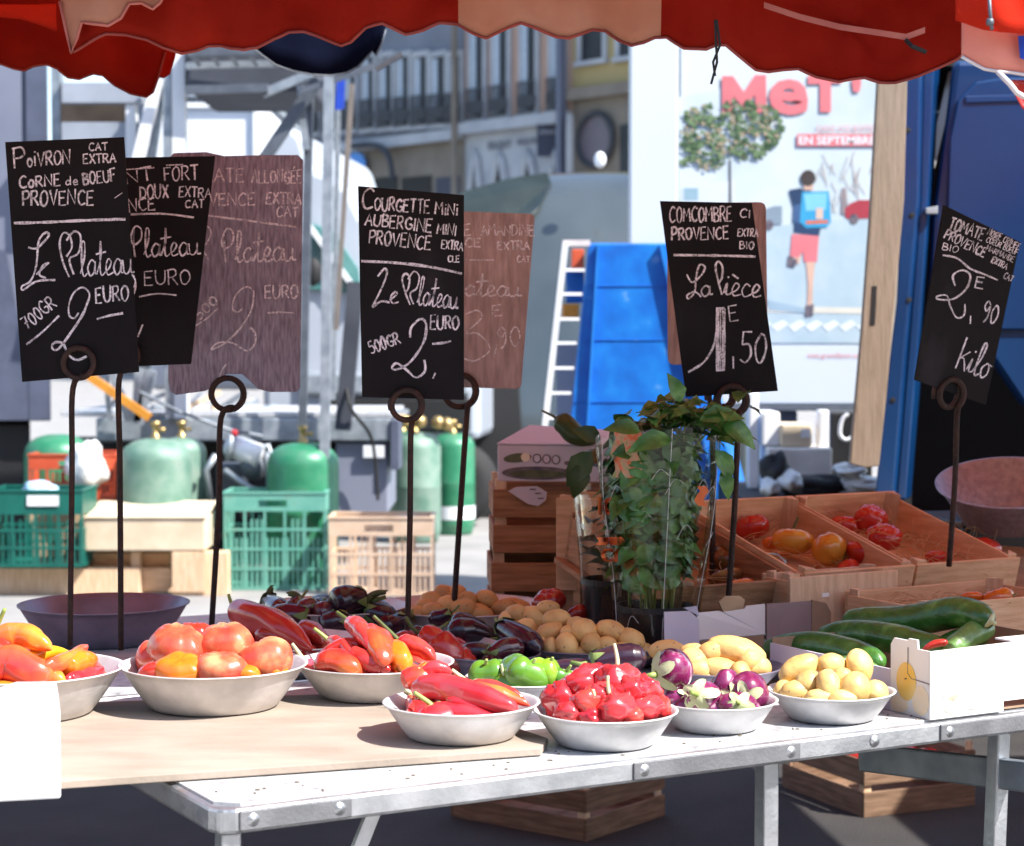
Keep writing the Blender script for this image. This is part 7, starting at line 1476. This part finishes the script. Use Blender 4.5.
# ------------------------------------------------------------------ houses
FD = V((.66, -.75, 0)).normalized(); FN = V((-.75, -.66, 0)).normalized(); FA = P(465, 340, 70); FA.z = 0
def fpt(px, py, out=0):
    r = ray(px, py); o = FA + FN * out; return CAM + r * ((o - CAM).dot(FN) / r.dot(FN))
def fx(px): q_ = fpt(px, 340); return (q_ - FA).dot(FD)
def fz(px, py): return fpt(px, py).z
def fbox(mb, t0, t1, z0, z1, o0, o1): mb.para(FA + FD * t0 + FN * o0 + Z * z0, FD * (t1 - t0), FN * (o1 - o0), Z * (z1 - z0)); return mb
def house(name, label, px0, px1, m, wins, cz, shopm, ht, wtop=None):
    t0, t1 = fx(px0), fx(px1); t = thing(name, label, 'building', FA + FD * t0)
    mb = MB(); fbox(mb, t0, t1, cz, ht, -9, 0); mb.build('upper_wall', M_[m], t)
    mb = MB(); fbox(mb, t0, t1, 0, cz - .001, -9, -.02); sh = mb.build('shop_front', M_[shopm], t)
    mb = MB(); fbox(mb, t0, t1, cz - .25, cz + .12, .002, .35); mb.build('cornice', M_['b_stone' if m != 'b_yel' else 'b_tan'], t)
    mb = MB(); fbox(mb, t0 - .2, t1 + .2, ht, ht + .4, -9, .5); mb.build('roof', M_['b_tan'], t)
    for (a, b, z0, z1, st) in wins:
        ta, tb = fx(a), fx(b); fr_ = MB(); e = .07
        fbox(fr_, ta - .16, ta, z0 - .1, z1 + .15, .004, .12); fbox(fr_, tb, tb + .16, z0 - .1, z1 + .15, .004, .12); fbox(fr_, ta - .16, tb + .16, z1 + .151, z1 + .35, .004, .14); fbox(fr_, ta - .2, tb + .2, z0 - .25, z0 - .101, .004, .22)
        wf = fr_.build('window', M_['b_stone'], t)
        g_ = MB(); fbox(g_, ta, tb, z0 - .1, z1 + .15, .003, .03); g_.build('pane', M_['wglass'], wf)
        if st:
            s_ = MB(); w3 = (tb - ta) * .36; fbox(s_, ta - .02, ta + w3, z0 - .1, z1 + .1, .034, .09); s_.build('shutter', M_['shutter'], wf)
            if st > 1: s_ = MB(); fbox(s_, ta, tb, (z0 + z1) * .5 + .6, (z0 + z1) * .5 + .8, .034, .07); s_.build('transom', M_['b_stone'], wf)
            r_ = MB()
            for i in range(8): tt = ta - .1 + (tb - ta + .2) * i / 7; fbox(r_, tt, tt + .035, z0 - .08, z0 + .95, .24, .27)
            fbox(r_, ta - .12, tb + .12, z0 + .9, z0 + .96, .235, .275); fbox(r_, ta - .12, tb + .12, z0 - .1, z0 - .04, .235, .275); fbox(r_, ta - .1, tb + .1, z0 + .1, z0 + .5, .25, .262); r_.build('balcony_rail', M_['iron'], wf)
    return t, sh, t0, t1
pk_w = [(a, b, fz(a, 108 - (a - 470) * .12 + 10), fz(a, -60), 2) for a, b in ((473, 485), (496, 509), (524, 537), (553, 564))]
pk, pks, a0_, a1_ = house('pink_house', 'pink rendered house with grey shutters above a white arched shop front', 465, 572, 'b_pink', pk_w, fz(465, 128), 'b_stone', 30)
for a, b in ((469, 484), (490, 511), (518, 541), (548, 566)):
    ta, tb = fx(a), fx(b); ztop = fz((a + b) / 2, 152); mb = MB(); pts = [FA + FD * ta + FN * .0 + Z * .3, FA + FD * tb + Z * .3]
    for i in range(9): f = i / 8; tt = tb + (ta - tb) * f; hh = ztop - 2.6 * abs(2 * f - 1) ** 1.6; pts.append(FA + FD * tt + Z * hh)
    mb.prism(pts, FN * .02); ar = mb.build('arched_opening', M_['black'], pks)
    mb = MB(); mb.tube([q_ + FN * .06 for q_ in pts[1:] + pts[:1]], .14, 6); mb.build('arch_moulding', M_['b_stone'], ar)
text_px('SERGENT', 487, 142, 511, 150, lambda x, y: fpt(x, y - (x - 487) * .1, .05), M_['letter_grey'], 'shop_lettering', pk, .03); text_px('MAJOR', 517, 139, 537, 147, lambda x, y: fpt(x, y - (x - 517) * .1, .05), M_['letter_grey'], 'shop_lettering', pk, .03)
mb = MB(); q_ = fpt(537, 124, .4); q2_ = fpt(560, 154, .4); mb.para(V((q_.x, q_.y, q2_.z)), V((.8, -.12, 0)), V((.02, .1, 0)), Z * (q_.z - q2_.z)); sg = mb.build('hanging_sign', M_['sign_navy'], pk)
tb2 = MB(); 
text_px('SERGENT', 540, 130, 557, 134, lambda x, y: P(x, y, q_.y - .3), M_['b_stone'], 'sign_lettering', sg, .0)
gw = [(a, a + wd_, fz(a, 128 - (a - 345) * .06), fz(a, 62), 1) for a, wd_ in ((349, 9), (367, 9), (384, 10), (401, 10), (418, 11), (435, 12), (452, 10))] + [(a, a + 9, fz(a, 131), fz(a, 62), 1) for a in (200, 222, 244, 268, 290, 312, 330)]
gh, ghs, g0_, g1_ = house('grey_house', 'long grey house front with a row of balconied windows', 120, 464.5, 'b_grey', gw, fz(400, 140), 'b_tan', 30)
for a, b, m in ((375, 398, 'black'), (402, 432, 'black'), (436, 460, 'sign_navy'), (346, 366, 'b_stone')):
    mb = MB(); fbox(mb, fx(a), fx(b), .3, fz(a, 178 if m != 'b_stone' else 152), -.018, .01); mb.build('shop_window', M_[m], ghs)
mb = MB(); qq = fpt(356, 166, .2); disc(mb, qq, FD, Z, FN, .62, .5, hh=.05); mb.build('round_emblem', M_['bluerib'], ghs)
mb = MB(); mb.tube(crm([fpt(352, 146, .5), fpt(374, 145, .6), fpt(388, 155, .7), fpt(393, 180, .7)], 6), .12, 6); mb.build('awning_arm', M_['iron'], ghs)
mb = MB(); fbox(mb, fx(462.3), fx(465.6), 0, 30, .36, .5); mb.build('downpipe', M_['b_tan'], gh)
yw = [(582, 604, fz(590, 58), fz(590, 10), 0), (620, 632, fz(624, 54), fz(624, 8), 0), (646, 660, fz(650, 50), fz(650, 8), 0)]
yh, yhs, y0_, y1_ = house('yellow_house', 'yellow rendered house right of the pink one above the domed van', 572.5, 720, 'b_yel', yw, fz(580, 93), 'b_tan', 30)
mb = MB(); fbox(mb, fx(569), fx(573.5), 0, 30, .36, .6); mb.build('downpipe', M_['grey_dk'], yh)
mb = MB(); cq_ = fpt(597, 140, .05); mb.prism([cq_ + FD * (0.8 * math.cos(i / 20 * 6.283)) + Z * (.85 * math.sin(i / 20 * 6.283)) for i in range(20)], FN * .05); rw = mb.build('round_window', M_['print_dark'], yhs)
mb = MB(); mb.tube([cq_ + FN * .1 + FD * (0.8 * math.cos(i / 24 * 6.283)) + Z * (.85 * math.sin(i / 24 * 6.283)) for i in range(25)], .1, 6); mb.build('round_frame', M_['iron'], rw)
mb = MB(); fbox(mb, fx(620), fx(629), .3, fz(620, 125), -.018, .02); mb.build('shop_window', M_['wglass'], yhs)
mb = MB(); fbox(mb, fx(580), fx(582), 0, fz(580, 116), .4, .6); mb.build('drain_pipe', M_['b_stone'], yhs)

# unseen block added behind the viewer: it closes the low sky
mb = MB(); mb.box(-26, -11, 0, 26, -9, 8); hb = mb.build('sky_blocker', M_['b_tan'], loc=(0, -10, 0)); tag(hb, 'plain tan block added behind the viewer to close the low sky', 'building')
